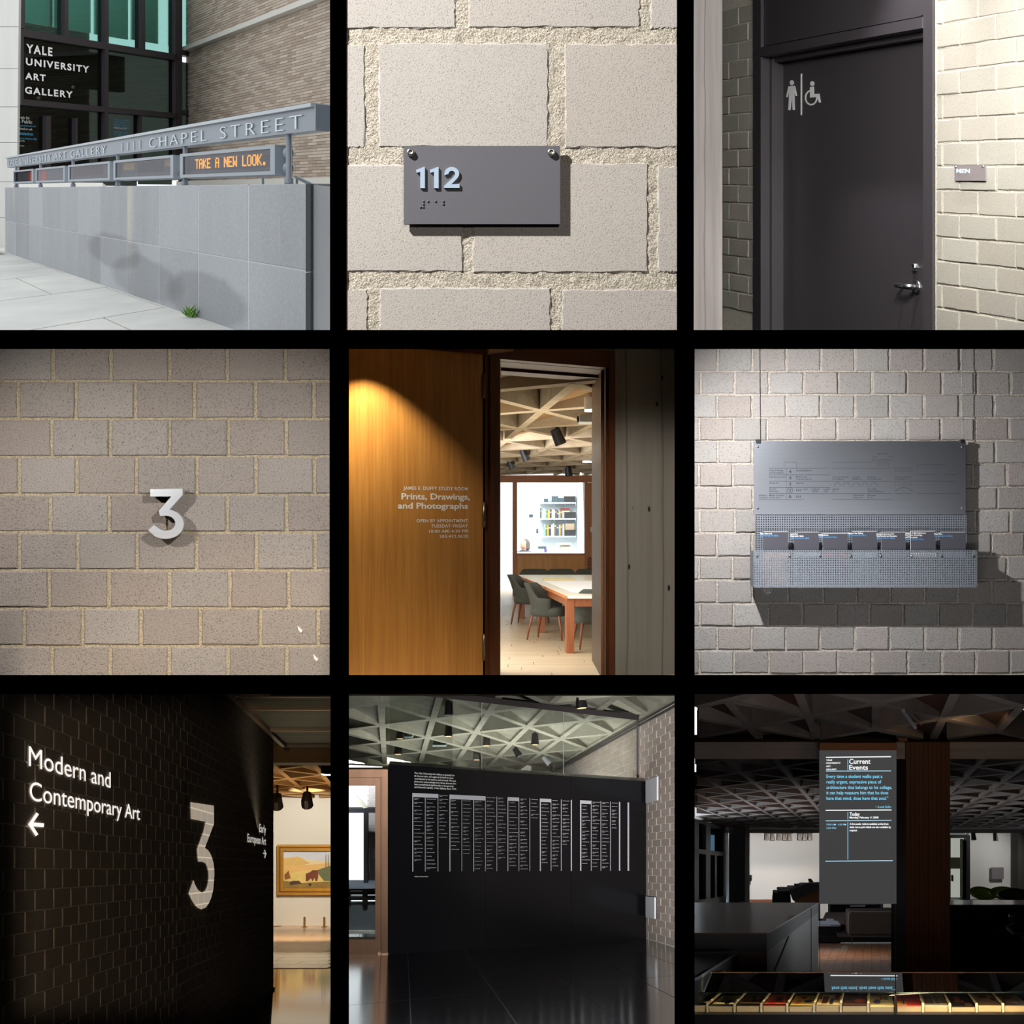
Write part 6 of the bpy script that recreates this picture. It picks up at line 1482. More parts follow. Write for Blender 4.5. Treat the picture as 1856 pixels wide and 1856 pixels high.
def spot8(x, y, D, s_, label, warm=True, tilt=0.0, mat=None):
    p = r.P(x, y, D); t = thing('track_spotlight', p, label, 'spotlight', 'spotlights in the lobby ceiling')
    ax = Vector((math.sin(tilt), -0.25, -math.cos(tilt))).normalized()
    obj('lamp_housing', MB().tube([p - ax * s_ * 1.3, p + ax * s_ * 0.9, p + ax * s_], [s_ * 0.6, s_ * 0.85, s_ * 0.8], 12), mat or blk, t)
    obj('lens', MB().tube([p + ax * s_ * 1.0, p + ax * s_ * 1.03], s_ * 0.62, 12), plain('warm_lens', (1.0, 0.6, 0.25, 1), emit=1.1) if warm else plain('lamp_glass', lin(150, 160, 190), 0.2), t)
    obj('stem', MB().tube([p - ax * s_ * 1.0, p - ax * s_ * 1.0 + Vector((0, 0, 0.25))], s_ * 0.15, 6), blk, t)
for x, y, s_, l_, w_, tl in ((1315, 45, 0.10, 'black spotlight in the top right coffer near the rail', True, 0.1), (572, 215, 0.085, 'black spotlight with a bright warm lens left of the middle', True, 0), (785, 268, 0.09, 'black spotlight with a warm rim in the middle coffers', True, 0), (1057, 262, 0.09, 'black spotlight with a bright lens right of the middle', True, 0), (300, 228, 0.09, 'black spotlight with a warm rim in the left coffers', True, 0), (290, 315, 0.10, 'black spotlight lower in the left coffers', True, 0), (730, 348, 0.10, 'black spotlight low in the middle coffers', True, 0), (958, 335, 0.085, 'tilted black spotlight low on the right', False, 0.6), (575, 92, 0.085, 'dark lamp body high in the left coffers', False, 0)):
    D = (VC8 + 0.0) * F / S / (r.hy - y) * 1.0
    spot8(x, y, D, s_, l_, w_, tl)
spot8(1125, 380, VC8 * F / S / (r.hy - 380), 0.09, 'white slotted spotlight low on the right', False, 0.8, plain('white_metal', lin(230, 232, 235), 0.4))
for x, y, l_ in ((335, 240, 'pale ceiling panel beside the left spotlight'), (525, 288, 'pale ceiling panel in the middle coffers')):
    D = VC8 * F / S / (r.hy - y); p = r.P(x, y, D); t = thing('ceiling_panel', p, l_, 'ceiling panel')
    obj('panel_face', MB().box(p.x - 0.13, p.y - 0.3, p.z, p.x + 0.13, p.y + 0.3, p.z + 0.03), plain('pale_blue_panel', lin(190, 205, 208), 0.6), t); obj('panel_clip', MB().box(p.x - 0.02, p.y - 0.05, p.z + 0.03, p.x + 0.02, p.y + 0.05, p.z + 0.3), DARKM, t)
# added low lamps stand in for daylight from behind the viewer
L('AREA', 'daylight_stand_in', (0.0, 8.3, -2.88), (0.0, 22.0, -2.4), 1100, (1.0, 1.0, 0.96), 1.5, size_y=0.5)
L('SPOT', 'daylight_stand_in', (-0.5, 8.0, -2.75), (2.85, 22.5, -4.2), 8500, (1, 0.97, 0.95), 0.25, 24, 0.8)
L('AREA', 'hidden_fill', r.XD(0.2, 27.5, -0.2), r.XD(0.0, 28.3, 2.2), 330, (1, 1, 0.94), 3.2, size_y=7)  # added behind the donor wall to brighten the far coffers
L('AREA', 'outdoor_fill', r.XD(-3.3, 34.0, 2.9), r.XD(-3.3, 37, 0.0), 1500, (1, 1, 1), 1.0, size_y=0.8)  # added lamp, brightens the pieces outside the door
# ------------------------------------------------------------------ room 9: dark lounge with hanging screen and book case
r = R9
VF9, VC9 = -1.6, 1.3
def fz(D): return fplane(D)
def zb(D, x0, y0, x1, y1, w0, w1): return MB().zbox(fplane(D), r, x0, y0, x1, y1, w0, w1)
rib9 = concrete('lounge_rib', lin(150, 138, 130), lin(174, 162, 154), 2.0, bump=0.15); pl9 = plain('rust_coffer', lin(92, 56, 36), 0.9, grain=0.15, gs=3); dk9 = plain('lounge_coffer_shade', lin(24, 22, 24), 0.95)
ce9 = thing('ceiling', r.XD(2.2, 13, VC9), 'near bay of the dark coffered ceiling over the lounge', 'ceiling', kind='structure')
inx = lambda p: 0.1195 * p.y < p.x < 0.336 * p.y
Coffers(r, 1.639, 11.72, 0.2339, 0.66, 3.4, 0.10, VC9).build('c', '', lambda p: 10.9 < p.y < 15.15 and inx(p), (-3, 8), (-6, 8), rib9, pl9, dk9, w=0.066, h=0.26, plate_type=2, base=ce9)
ce9b = thing('ceiling', r.XD(4.5, 30, VC9), 'far bays of the dark coffered ceiling over the lounge', 'ceiling', kind='structure')
Coffers(r, 3.023, 20.3, 0.2339, 0.70, 3.26, 0.0, VC9).build('c', '', lambda p: 15.75 < p.y < 46.4 and inx(p), (-14, 16), (-20, 22), rib9, pl9, dk9, w=0.066, h=0.26, plate_type=2, base=ce9b)
bc9 = concrete('beam_concrete', lin(140, 130, 124), lin(162, 152, 146), 2.5, stretch=(0.2, 1, 6), bump=0.25)
bm9 = obj('beam_1', zb(15.2, -12, 275, 1875, 370, -0.5, 0), bc9, label='board marked concrete beam across the lounge ceiling', cat='beam', kind='structure')
obj('beam_2', zb(46.5, -12, 765, 1870, 786, -0.6, 0), bc9, label='far concrete beam at the end of the lounge ceiling', cat='beam', kind='structure')
# floor and walls
fw9 = wood('lounge_floor', lin(120, 84, 60), lin(160, 116, 84), 2.5, (4, 0.6, 1), 0.35, 0.5, 0.02)
f9 = obj('floor', MB().add([r.XD(x, d, VF9 - 0.01) for x, d in ((1.35, 11), (3.8, 11), (17, 50.5), (5.8, 50.5))], [(0, 1, 2, 3)]), plain('floor_gap_dark', lin(50, 36, 28), 0.8), label='brown wooden floor of the lounge', cat='floor', kind='structure')
for k in range(26):
    for j in range(3):
        x0 = 0.02 + k * 0.16 - 1.4 ; d0_ = 23 + j * 4.6 + (1.5 if k % 2 else 0); d1_ = d0_ + 4.56
        q = [r.XD(4.9 + x0 + 0.2339 * (d - 28) + e, d, VF9 + t) for t in (-0.01, 0) for e, d in ((0, d0_), (0.155, d0_), (0.155, d1_), (0, d1_))]
        obj('board', MB().hexa(q), fw9, f9)
wh9 = plain('lounge_white', lin(224, 222, 220), 0.9, grain=0.02)
obj('wall_back', zb(50, 318, 765, 1190, 1290, -0.3, 0), wh9, label='bright white end wall of the lounge at the left', cat='wall', kind='structure')
obj('wall_back', zb(50, 1545, 765, 1789, 1290, -0.3, 0), wh9, label='grey white end wall of the lounge behind the green chairs', cat='wall', kind='structure')
obj('baseboard_back', zb(49.95, 1545, 1157, 1789, 1172, 0, 0.05), wood('base_wood', lin(90, 50, 30), lin(120, 70, 44), 3, (0.5, 4, 4)), label='brown base strip of the wall behind the green chairs', cat='skirting', kind='structure')
obj('baseboard_back', zb(49.95, 318, 1158, 470, 1178, 0, 0.05), wood('base_wood_b', lin(120, 74, 50), lin(150, 96, 66), 3, (0.5, 4, 4)), label='brown base strip of the bright end wall', cat='skirting', kind='structure')
obj('wall_right', zb(49.5, 1806, 760, 1900, 1290, -0.3, 0.3), plain('dark_wall', lin(60, 56, 52), 0.9), label='dark wall at the right end of the lounge', cat='wall', kind='structure')
dk_ = plain('black_frame', lin(20, 20, 21), 0.5)
d9 = obj('door_4', zb(49.9, 1528, 795, 1546, 1300, -0.2, 0.15), dk_, label='tall glass door at the far end of the lounge', cat='door', kind='structure')
obj('head', zb(49.9, 1180, 790, 1530, 808, -0.2, 0.15), dk_, d9); obj('sill', zb(49.9, 1180, 1155, 1530, 1162, -0.2, 0.15), dk_, d9); obj('stile', zb(49.9, 1186, 800, 1440, 1300, -0.2, 0.1), plain('dark_side', lin(34, 30, 28), 0.8), d9)
obj('pane', zb(49.85, 1440, 808, 1530, 1155, -0.02, 0.0), glassm('lounge_door_glass', (0.5, 0.5, 0.46, 1), 0.5), d9)
obj('door_bar', zb(49.9, 1512, 830, 1528, 1155, -0.3, 0.0), plain('grey_bar', lin(110, 106, 96), 0.7), d9)
wn = obj('window_3', zb(49.9, 1786, 790, 1790, 1200, -0.1, 0.1), dk_, label='narrow bright window right of the grey white wall', cat='window', kind='structure')
obj('pane', zb(49.85, 1790, 792, 1806, 1195, -0.02, 0), glassm('slot_glass', (0.62, 0.66, 0.66, 1), 0.5), wn)
og9 = fplane(54)
t = thing('outdoor_wall', og9.pt(*og9.uv(r, 1490, 1100)), 'pale stone wall outside the far glass door', 'wall', kind='structure')
obj('stone_course', zb(54, 1440, 925, 1500, 985, -0.1, 0.0), plain('outdoor_stone', lin(196, 186, 170), 0.9, grain=0.3, gs=2), t); obj('box', zb(54, 1446, 1020, 1456, 1052, 0, 0.1), plain('grey_bar', lin(110, 106, 96)), t)
# window wall at the left
W9L = DF(r, -38214.0, 1000); W9L.fr = Frame(W9L.fr.O, W9L.fr.ex, W9L.fr.ey, W9L.fr.ez)
blf = plain('blue_black_frame', lin(40, 46, 58), 0.45)
def w9(mb, x0, x1, v0, v1, w0=-0.15, w1=0.1):
    a, b = W9L.D(x0), W9L.D(x1); return mb.hexa([W9L.pt(d, v, w) for w in (w0, w1) for d, v in ((a, v0), (b, v0), (b, v1), (a, v1))])
V9 = lambda x, y: W9L.v(x, y)
win = obj('window_4', w9(MB(), 52, 78, VF9, VC9), blf, label='tall blue black framed window wall at the left of the lounge', cat='window', kind='structure')
vt_ = V9(100, 897)
for n_, x0, x1, v0, v1 in (('mullion', 150, 166, VF9, VC9), ('mullion', -20, 9, VF9, VC9), ('mullion', 101, 112, -0.75, vt_), ('transom', -20, 166, vt_ - 0.06, vt_ + 0.06), ('head', -20, 166, 1.22, VC9), ('sill', -20, 166, -0.86, -0.72), ('apron', -20, 166, VF9, -0.86)):
    obj(n_, w9(MB(), x0, x1, v0, v1, -0.15, 0.11), blf, win)
tg9 = glassm('blue_glass', (0.21, 0.30, 0.36, 1), 0.06)
for x0, x1, v0, v1 in ((9, 52, -0.72, vt_), (9, 52, vt_, 1.22), (78, 101, -0.72, vt_), (112, 150, -0.72, vt_), (78, 150, vt_, 1.22)): obj('pane', w9(MB(), x0, x1, v0, v1, -0.02, 0.0), tg9, win)
obj('wall_left', w9(MB(), 166, 228, VF9, VC9, -0.15, 0.05), plain('blue_black_wall', lin(44, 50, 62), 0.7), label='blue black wall panel right of the tall windows', cat='wall', kind='structure')
t = thing('far_building', og9.pt(*og9.uv(r, 60, 1100)), 'pale building outside the tall lounge windows', 'building')
obj('ledge', zb(54, -30, 770, 160, 790, -0.1, 0.2), plain('far_ledge', lin(120, 130, 136), 0.9), t); obj('window_band', zb(54, -30, 905, 160, 950, -0.1, 0.0), plain('far_ledge', lin(120, 130, 136)), t); obj('base', zb(54, -30, 1120, 160, 1180, -0.1, 0.1), plain('far_base', lin(70, 80, 90), 0.9), t); obj('pier', zb(54, 36, 700, 60, 1180, -0.1, 0.1), plain('far_ledge', lin(120, 130, 136)), t); obj('pier', zb(54, 128, 790, 146, 1180, -0.1, 0.1), plain('far_ledge', lin(120, 130, 136)), t)
rad = thing('radiator_bench', W9L.pt(42, VF9, 0.4), 'long dark slatted bench below the tall lounge windows', 'bench')
for k, (v0, v1) in enumerate(((-1.0, -0.93), (-1.16, -1.09), (-1.32, -1.25), (-1.48, -1.41))): obj('slat', w9(MB(), -20, 195, v0, v1, 0.35 + 0.12 * k, 0.5 + 0.12 * k), blf, rad)
obj('bench_back', w9(MB(), -20, 195, VF9, -0.98, 0.12, 0.3), dk_, rad)
obj('trim_5', MB().hexa([r.XD(W9L.pt(d, 0).x + k, d, VF9 + t) for t in (0, 0.02) for k, d in ((1.05, 34), (1.45, 34), (1.45, 50), (1.05, 50))]), plain('pale_strip', lin(178, 180, 182), 0.7), label='pale stone strip along the floor by the windows', cat='trim', kind='structure')
cc9 = concrete('lounge_column', lin(150, 146, 142), lin(176, 172, 168), 2.5, stretch=(3, 3, 0.15), bump=0.15)
obj('column_1', MB().hexa([r.P(x, 1000, 45.0) + Vector((e, dd, 0)) + Vector((0, 0, r.sl * dd + v)) for v in (VF9, 1.3) for x, e, dd in ((226, 0, 0.9), (292, 0, 0.0), (326, 0, 0.35), (326, 0.1, 1.3))]), cc9, label='concrete column by the tall lounge windows', cat='column', kind='structure')
t = thing('wall_phone', r.P(322, 1035, 44.9), 'small pale phone on the side of the window column', 'telephone'); obj('phone_case', zb(45.2, 316, 1020, 328, 1052, 0, 0.08), plain('ivory', lin(226, 220, 205)), t); obj('cord', MB().tube([r.P(320, 1050, 45.0), r.P(321, 1075, 45.0)], 0.015, 5), dk_, t)
# wooden column and screen
cw9 = wood('column_wood', lin(70, 40, 22), lin(100, 60, 34), 4.0, (8, 8, 0.4), 0.5, 0.4, 0.08)
col = obj('column_2', zb(15.15, 1196, 276, 1441, 1700, -0.55, 0), cw9, label='dark wood clad column in the middle of the lounge', cat='column', kind='structure')
for k in range(1, 10): obj('board_joint', zb(15.15, 1196 + 24.5 * k - 0.8, 277, 1196 + 24.5 * k + 0.8, 1700, 0, 0.002), plain('joint_dark', lin(20, 12, 8), 0.9), col)
obj('column_3', zb(15.45, 1166, 240, 1200, 1700, -0.4, 0), cc9, label='pale concrete pillar strip beside the wood clad column', cat='column', kind='structure')
t = thing('camera_box', r.P(1170, 255, 15.1), 'small ceiling camera by the column head', 'camera'); obj('camera_body', zb(15.1, 1150, 248, 1200, 270, -0.1, 0.02), plain('copper_brown', lin(110, 60, 36), 0.6), t); obj('camera_lens', MB().ball(r.P(1150, 242, 15.05), 0.015), plain('ivory', lin(226, 220, 205)), t)
scr = thing('hanging_screen', r.P(925, 1180, 14.9), 'hanging grey screen showing the current events text', 'screen')
SCF = fplane(14.9)
m_, n_, l_, b_ = nmat('screen_surface'); b_.inputs['Base Color'].default_value = lin(92, 92, 94); b_.inputs['Roughness'].default_value = 0.6; b_.inputs['Emission Color'].default_value = lin(66, 67, 69); b_.inputs['Emission Strength'].default_value = 0.75
obj('screen_sheet', zb(14.9, 709, 318, 1141, 1182, -0.012, 0), m_, scr)
obj('screen_header', zb(14.9, 708, 278, 1142, 320, -0.05, 0.02), wood('header_wood', lin(110, 62, 28), lin(140, 84, 40), 3, (0.4, 4, 4)), scr)
for x in (712, 1138): obj('edge_wire', zb(14.9, x - 1.5, 1180, x + 1.5, 1690, -0.01, -0.006), plain('wire', lin(90, 90, 92), 0.5), scr)
glo = plain('screen_white', (0.93, 0.98, 1.0, 1), emit=1.0); glb = plain('screen_blue', lin(125, 212, 245), emit=1.0); gll = plain('screen_line', lin(176, 220, 238), emit=1.0)
for x0, y0, x1, y1, h in ((746, 361, 1110, 357, 5), (746, 438, 1110, 437, 4), (744, 658, 1113, 656, 5), (744, 717, 1113, 714, 3), (742, 943, 1120, 940, 4)):
    obj('line', MB().zquad(SCF, r, [(x0, y0 + h / 2), (x1, y1 + h / 2), (x1, y1 - h / 2), (x0, y0 - h / 2)], 0.001, 0.002), gll if h < 5 else glo, scr)
for x, y0, y1 in ((868, 372, 432), (868, 668, 708), (868, 724, 934)): obj('line', zb(14.9, x - 1.3, y0, x + 1.3, y1, 0.001, 0.002), gll, scr)
m = MB()
for t_, x0, yb, x1, h in (('Current', 876, 397, 995, 27), ('Events', 876, 430, 981, 26)): text(m, SCF, r, t_, x0, yb, x1, yb - h, 0.001, 0.015)
letters(m, glo, scr)
m = MB()
for t_, x0, yb, x1, h in (('YALE', 746, 380, 780, 8), ('UNIVERSITY', 746, 397, 828, 8), ('ART', 746, 415, 772, 8), ('GALLERY', 746, 432, 806, 8), ('Today', 878, 688, 935, 18), ('Monday, February 11 2008', 878, 703, 1040, 10), ('A free audio guide is available at the front', 878, 739, 1096, 10), ('desk. Large-print labels are also available by', 878, 757, 1110, 10), ('request.', 878, 775, 922, 10)): text(m, SCF, r, t_, x0, yb, x1, yb - h, 0.001, 0.03, 1.05 if h == 8 else 1.0, res=2)
obj('white_text', m, glo, scr, kind='stuff')
m = MB()
for t_, x0, yb, x1, h in (('Every time a student walks past a', 748, 476, 1062, 18), ('really urgent, expressive piece of', 748, 507, 1056, 18), ('architecture that belongs to his college,', 748, 538, 1115, 18), ('it can help reassure him that he does', 748, 568, 1095, 18), ('have that mind, does have that soul.”', 748, 599, 1095, 18), ('—Louis Kahn', 1022, 644, 1110, 12), ('10:00 AM - 5:00 PM', 749, 742, 858, 9), ('Look Hear', 749, 761, 805, 10)): text(m, SCF, r, t_, x0, yb, x1, yb - h, 0.001, 0.008, res=2)
obj('blue_text', m, glb, scr, kind='stuff')
# long dark counter at the left
VT9 = -0.485; bt9 = wood('counter_top', lin(74, 60, 50), lin(98, 82, 70), 3.0, (6, 0.3, 1), 0.22, 0.6, 0.03); bs9 = wood('counter_side', lin(62, 44, 34), lin(80, 58, 46), 3.0, (4, 0.6, 4), 0.4, 0.4)
ca, cb = r.at(415, 12.1, VT9), r.at(705, 23.9, VT9)
cnt = thing('counter', r.XD(2.2, 16, VF9), 'long dark wooden counter running back at the left', 'counter')
def cx(D): return ca.x + (cb.x - ca.x) * (D - 12.1) / 11.8
lx = lambda D: 0.1165 * D
def slabc(x0f, x1f, Da, Db, v0, v1): return MB().hexa([r.XD(f(d), d, v) for v in (v0, v1) for f, d in ((x0f, Da), (x1f, Da), (x1f, Db), (x0f, Db))])
obj('counter_top', slabc(lx, cx, 12.1, 23.9, VT9 - 0.012, VT9), bt9, cnt)
obj('counter_top_edge', slabc(lx, lambda d: cx(d) - 0.003, 12.1, 23.9, VT9 - 0.15, VT9 - 0.012), dk_, cnt)
sd = obj('counter_side', slabc(lambda d: cx(d) - 0.25, lambda d: cx(d) - 0.004, 12.15, 23.9, VF9, VT9 - 0.15), bs9, cnt)
# routed groove of the access panel in the side
def side(D, v): return r.XD(cx(D), D, v)
for (d0_, v0), (d1_, v1) in (((13.0, -1.25), (13.0, -0.86)), ((13.0, -0.86), (15.2, -0.66)), ((20.9, -1.5), (20.9, -0.66)), ((20.9, -0.66), (20.9, -0.5))):
    a, b = side(d0_, v0), side(d1_, v1); e = Vector((0.004, 0, 0)); w_ = Vector((0, 0.10, 0.0)) if abs(d0_ - d1_) < 0.01 else Vector((0, 0, 0.02))
    obj('groove', MB().add([a - e, b - e, b - e + w_, a - e + w_, a + e, b + e, b + e + w_, a + e + w_], [(0, 1, 2, 3), (7, 6, 5, 4), (0, 4, 5, 1), (1, 5, 6, 2), (2, 6, 7, 3), (3, 7, 4, 0)]), plain('joint_dark', lin(20, 12, 8)), cnt)
obj('counter_end', zb(12.16, -14, 1395, 415, 1460, -0.05, 0), dk_, cnt)
ld = thing('low_desk', r.XD(1.7, 10.5, -1.0), 'lower dark desk in front of the long counter', 'desk')
q4 = [r.P(-14, 1600, 9.05), r.P(30, 1590, 9.05), r.P(252, 1450, 11.8), r.P(-14, 1450, 11.8)]
obj('desk_top', MB().hexa([p - Vector((0, 0, 0.02)) for p in q4] + q4), plain('low_desk_top', lin(88, 92, 98), 0.35), ld); q5 = [p - Vector((0, 0, 0.02)) for p in q4]; obj('desk_body', MB().hexa([p - Vector((0, 0, 0.5)) for p in q5] + [p * 1 for p in q5]), dk_, ld)
t = thing('book_block', r.P(150, 1575, 9.85), 'brown edged book standing at the back of the case', 'book'); obj('book_cover', MB().zquad(fplane(9.9), r, [(64, 1583), (184, 1583), (184, 1560), (176, 1557)], -0.03, 0), plain('case_brown', lin(120, 78, 44), 0.6), t); obj('pages', MB().zquad(fplane(9.9), r, [(176, 1583), (184, 1583), (184, 1560), (178, 1560)], 0, 0.002), plain('cream_page', lin(220, 205, 170)), t)
# green chairs behind the counter, left
grn = plain('lime_shell', lin(132, 158, 48), 0.5); chrm = plain('chrome_wire', lin(200, 204, 210), 0.25, 1.0)
def shellchair(p, s_, rz, label, mat, group='lime green shell chairs'):
    t = thing('shell_chair', (0, 0, 0), label, 'chair', group)
    rows = []
    for k in range(7):
        f = k / 6.0
        row = []
        for q in range(25):
            a = 2 * math.pi * q / 24; R_ = 0.42 * f
            back = max(0, math.sin(a)) ** 1.5
            row.append((R_ * math.cos(a) * 1.05 * s_, (R_ * math.sin(a) * 0.95) * s_, (0.40 + 0.16 * f ** 2 + 0.10 * back * f ** 2) * s_))
        rows.append(row)
    rows += [[(x * 0.98, y * 0.98, z - 0.03 * s_) for x, y, z in rw] for rw in rows[::-1]]
    obj('seat_shell', MB().grid(rows), mat, t, smooth=True, origin=Vector((0, 0, 0.4 * s_)))
    for sx in (-1, 1):
        for sy in (-1, 1): obj('leg', MB().tube([(0.1 * sx * s_, 0.08 * sy * s_, 0.41 * s_), (0.26 * sx * s_, 0.22 * sy * s_, 0.0)], 0.012 * s_, 6), chrm, t, origin=Vector((0.26 * sx * s_, 0.22 * sy * s_, 0)))
    for sy in (-1, 1): obj('brace', MB().tube([(-0.23 * s_, 0.19 * sy * s_, 0.08 * s_), (0.23 * s_, 0.19 * sy * s_, 0.08 * s_)], 0.009 * s_, 5), chrm, t)
    t.location = p; t.rotation_euler = (0, 0, rz); return t
sc0 = shellchair(r.at(1636, 46, VF9 + 0.35), 1.06, 0.3, 'lime green shell chair left of the pair by the grey wall', grn)
copy_tree(sc0, r.at(1748, 46, VF9 + 0.35), -0.2, 'lime green shell chair right of the pair by the grey wall')
shellchair(r.at(1810, 43, VF9 + 0.30), 1.1, -0.4, 'dark shell chair in front of the green pair at the right', plain('dark_shell', lin(46, 46, 36), 0.5), 'dark shell chairs')
mc = thing('mesh_chair', r.at(305, 38, VF9), 'lime green mesh backed chair behind the counter', 'chair')
m = MB(); bD = 38.0
outl = [(275, 1172), (300, 1182), (322, 1200), (330, 1230), (290, 1232), (284, 1205)]
obj('backrest', MB().zquad(fplane(38), r, outl, -0.06, 0), grn, mc); m = MB()
for k in range(5): m.zbox(fplane(38), r, 290 + k * 7, 1196 + k * 2, 293 + k * 7, 1230, 0.0, 0.012)
obj('mesh_rib', m, plain('pale_mesh', lin(190, 200, 150), 0.6), mc); obj('seat', MB().zquad(fplane(38.3), r, [(322, 1200), (345, 1200), (358, 1216), (335, 1222)], -0.4, 0), grn, mc); obj('stem', MB().tube([r.at(310, 38.2, VF9), r.at(310, 38.2, VF9 + 0.55)], 0.03, 6), dk_, mc)
# slanted book display, bench seat, books
bk = thing('display_bench', r.at(580, 41, VF9), 'black slanted book display before the bright end wall', 'display')
B42 = fplane(41)
obj('front_panel', MB().zquad(B42, r, [(458, 1120), (545, 1118), (566, 1420), (445, 1420)], -0.3, 0), dk_, bk)
obj('slanted_side', MB().zquad(fplane(40.9), r, [(540, 1106), (650, 1070), (712, 1068), (712, 1100), (580, 1170), (563, 1165)], -0.15, 0), plain('slate_side', lin(70, 66, 68), 0.5), bk)
obj('seat_wedge', MB().zquad(fplane(40.6), r, [(575, 1168), (712, 1108), (712, 1300), (585, 1300)], -0.15, 0), wood('bench_wood', lin(120, 78, 44), lin(146, 98, 58), 2, (0.5, 3, 3)), bk)
for k, (x0, y, x1, c) in enumerate(((480, 1102, 536, lin(150, 140, 140)), (538, 1094, 600, lin(200, 196, 196)), (578, 1084, 612, lin(60, 56, 60)), (606, 1078, 648, lin(210, 206, 205)), (658, 1056, 674, lin(30, 30, 32)))):
    t = thing('book', B42.pt(*B42.uv(r, x0, y)), ('grey book lying at the low end of the slanted display', 'pale book second from the low end of the slanted display', 'dark book in the middle of the slanted display', 'white book near the high end of the slanted display', 'small black stand on top of the slanted display')[k], 'book', 'books on the slanted display')
    obj('book_cover', zb(41.2, x0, y, x1, y + 12, -0.3, 0), plain('disp_%d' % k, c, 0.7), t); obj('pages', zb(41.2, x0 + 3, y + 4, x1 - 3, y + 9, 0, 0.01), plain('cream_page', lin(220, 205, 170)), t)
t = thing('wall_leaflet', r.P(450, 1150, 41.5), 'small blue card standing left of the slanted display', 'card'); obj('card_sheet', zb(41.4, 444, 1136, 453, 1168, 0, 0.02), plain('blue_card', lin(60, 90, 140), 0.6), t)
# sofa, cushion seat, tables
sof = thing('sofa', r.at(1020, 34, VF9), 'low grey brown sofa seen from behind in the lounge', 'sofa'); sfm = plain('sofa_cloth', lin(92, 74, 64), 0.95, grain=0.1, gs=40)
obj('backrest', zb(34, 872, 1226, 1200, 1360, -0.35, 0), sfm, sof, bevel=0.05); obj('piping', MB().tube([r.P(x, y, 33.98) for x, y in ((880, 1362), (871, 1350), (872, 1240), (882, 1226), (1200, 1226))], 0.008, 6), plain('pale_piping', lin(170, 160, 152), 0.8), sof); obj('shade_box', zb(34, 700, 1372, 1200, 1404, -0.5, -0.1), dk_, sof); obj('base_rail', zb(34, 820, 1361, 1200, 1371, -0.5, -0.02), plain('rail_steel', lin(120, 108, 104), 0.4, 0.6), sof)  # the dark box under the sofa stands in for its shadow
for x in (893, 1190): obj('leg', zb(34, x - 2.5, 1370, x + 2.5, 1405, -0.06, -0.02), chrm, sof)
cs = thing('bench_cushion', r.at(790, 37, VF9), 'brown and grey cushioned seat left of the sofa', 'seat'); obj('cushion', MB().hexa([r.P(x, y, d) for x, y, d in ((718, 1302, 36.5), (858, 1302, 36.5), (868, 1262, 38.5), (738, 1262, 38.5), (716, 1286, 36.5), (856, 1284, 36.5), (866, 1228, 38.5), (742, 1228, 38.5))]), plain('cushion_cloth', lin(128, 106, 92), 0.9), cs, bevel=0.05); obj('frame', zb(37, 716, 1302, 868, 1372, -0.6, 0), dk_, cs)
st_ = thing('side_table', r.at(765, 34.3, VF9), 'black block side table left of the sofa', 'table'); obj('table_body', zb(34.3, 690, 1312, 828, 1402, -0.3, 0), dk_, st_); obj('table_top', zb(34.3, 688, 1308, 830, 1313, -0.3, 0.01), plain('black_top', lin(30, 30, 32), 0.3), st_)
for k, (x0, y0, x1, y1, d, l_) in enumerate(((705, 1297, 826, 1308, 34.2, 'white magazines in a row on the black side table'), (764, 1285, 800, 1297, 34.5, 'white folded paper on top of the side table magazines'))):
    t = thing('magazine', r.P(x0, y1, d), l_, 'magazine'); obj('magazine_cover', zb(d, x0, y0, x1, y1, -0.3, 0), plain('mag_white', lin(205, 205, 212), 0.5), t); obj('magazine_pages', zb(d, x0 + (x1 - x0) * .55, y0 + 2, x1 - 3, y1 - 2, 0, 0.01), plain('mag_grey', lin(150, 150, 156), 0.6), t)
ct = thing('coffee_table', r.at(940, 41, VF9), 'black low table with papers beyond the sofa', 'table'); obj('table_body', zb(41, 770, 1186, 1052, 1260, -0.3, 0), dk_, ct); obj('table_leg', zb(40.95, 1050, 1184, 1066, 1260, -0.2, 0), plain('grey_leg', lin(110, 112, 120), 0.5), ct)
t = thing('paper_sheet', r.P(920, 1198, 40.8), 'white paper lying on the black table beyond the sofa', 'paper'); obj('sheet', MB().hexa([r.P(x, y, d) + Vector((0, 0, z_)) for z_ in (0, 0.02) for x, y, d in ((880, 1198, 40.7), (966, 1198, 40.7), (966, 1184, 42), (884, 1184, 42))]), plain('paper_white', (0.9, 0.9, 0.9, 1)), t)
shellchair(r.at(1110, 40, VF9 - 0.1), 1.0, 0.1, 'dark green shell chair half hidden beyond the sofa', plain('deep_green', lin(70, 84, 30), 0.6), 'dark shell chairs')
obj('wall_side', zb(44, 1140, 860, 1170, 1230, -0.2, 0), plain('dark_door', lin(12, 12, 12), 0.8), label='dark narrow wall strip between screen and pillar', cat='wall', kind='structure')
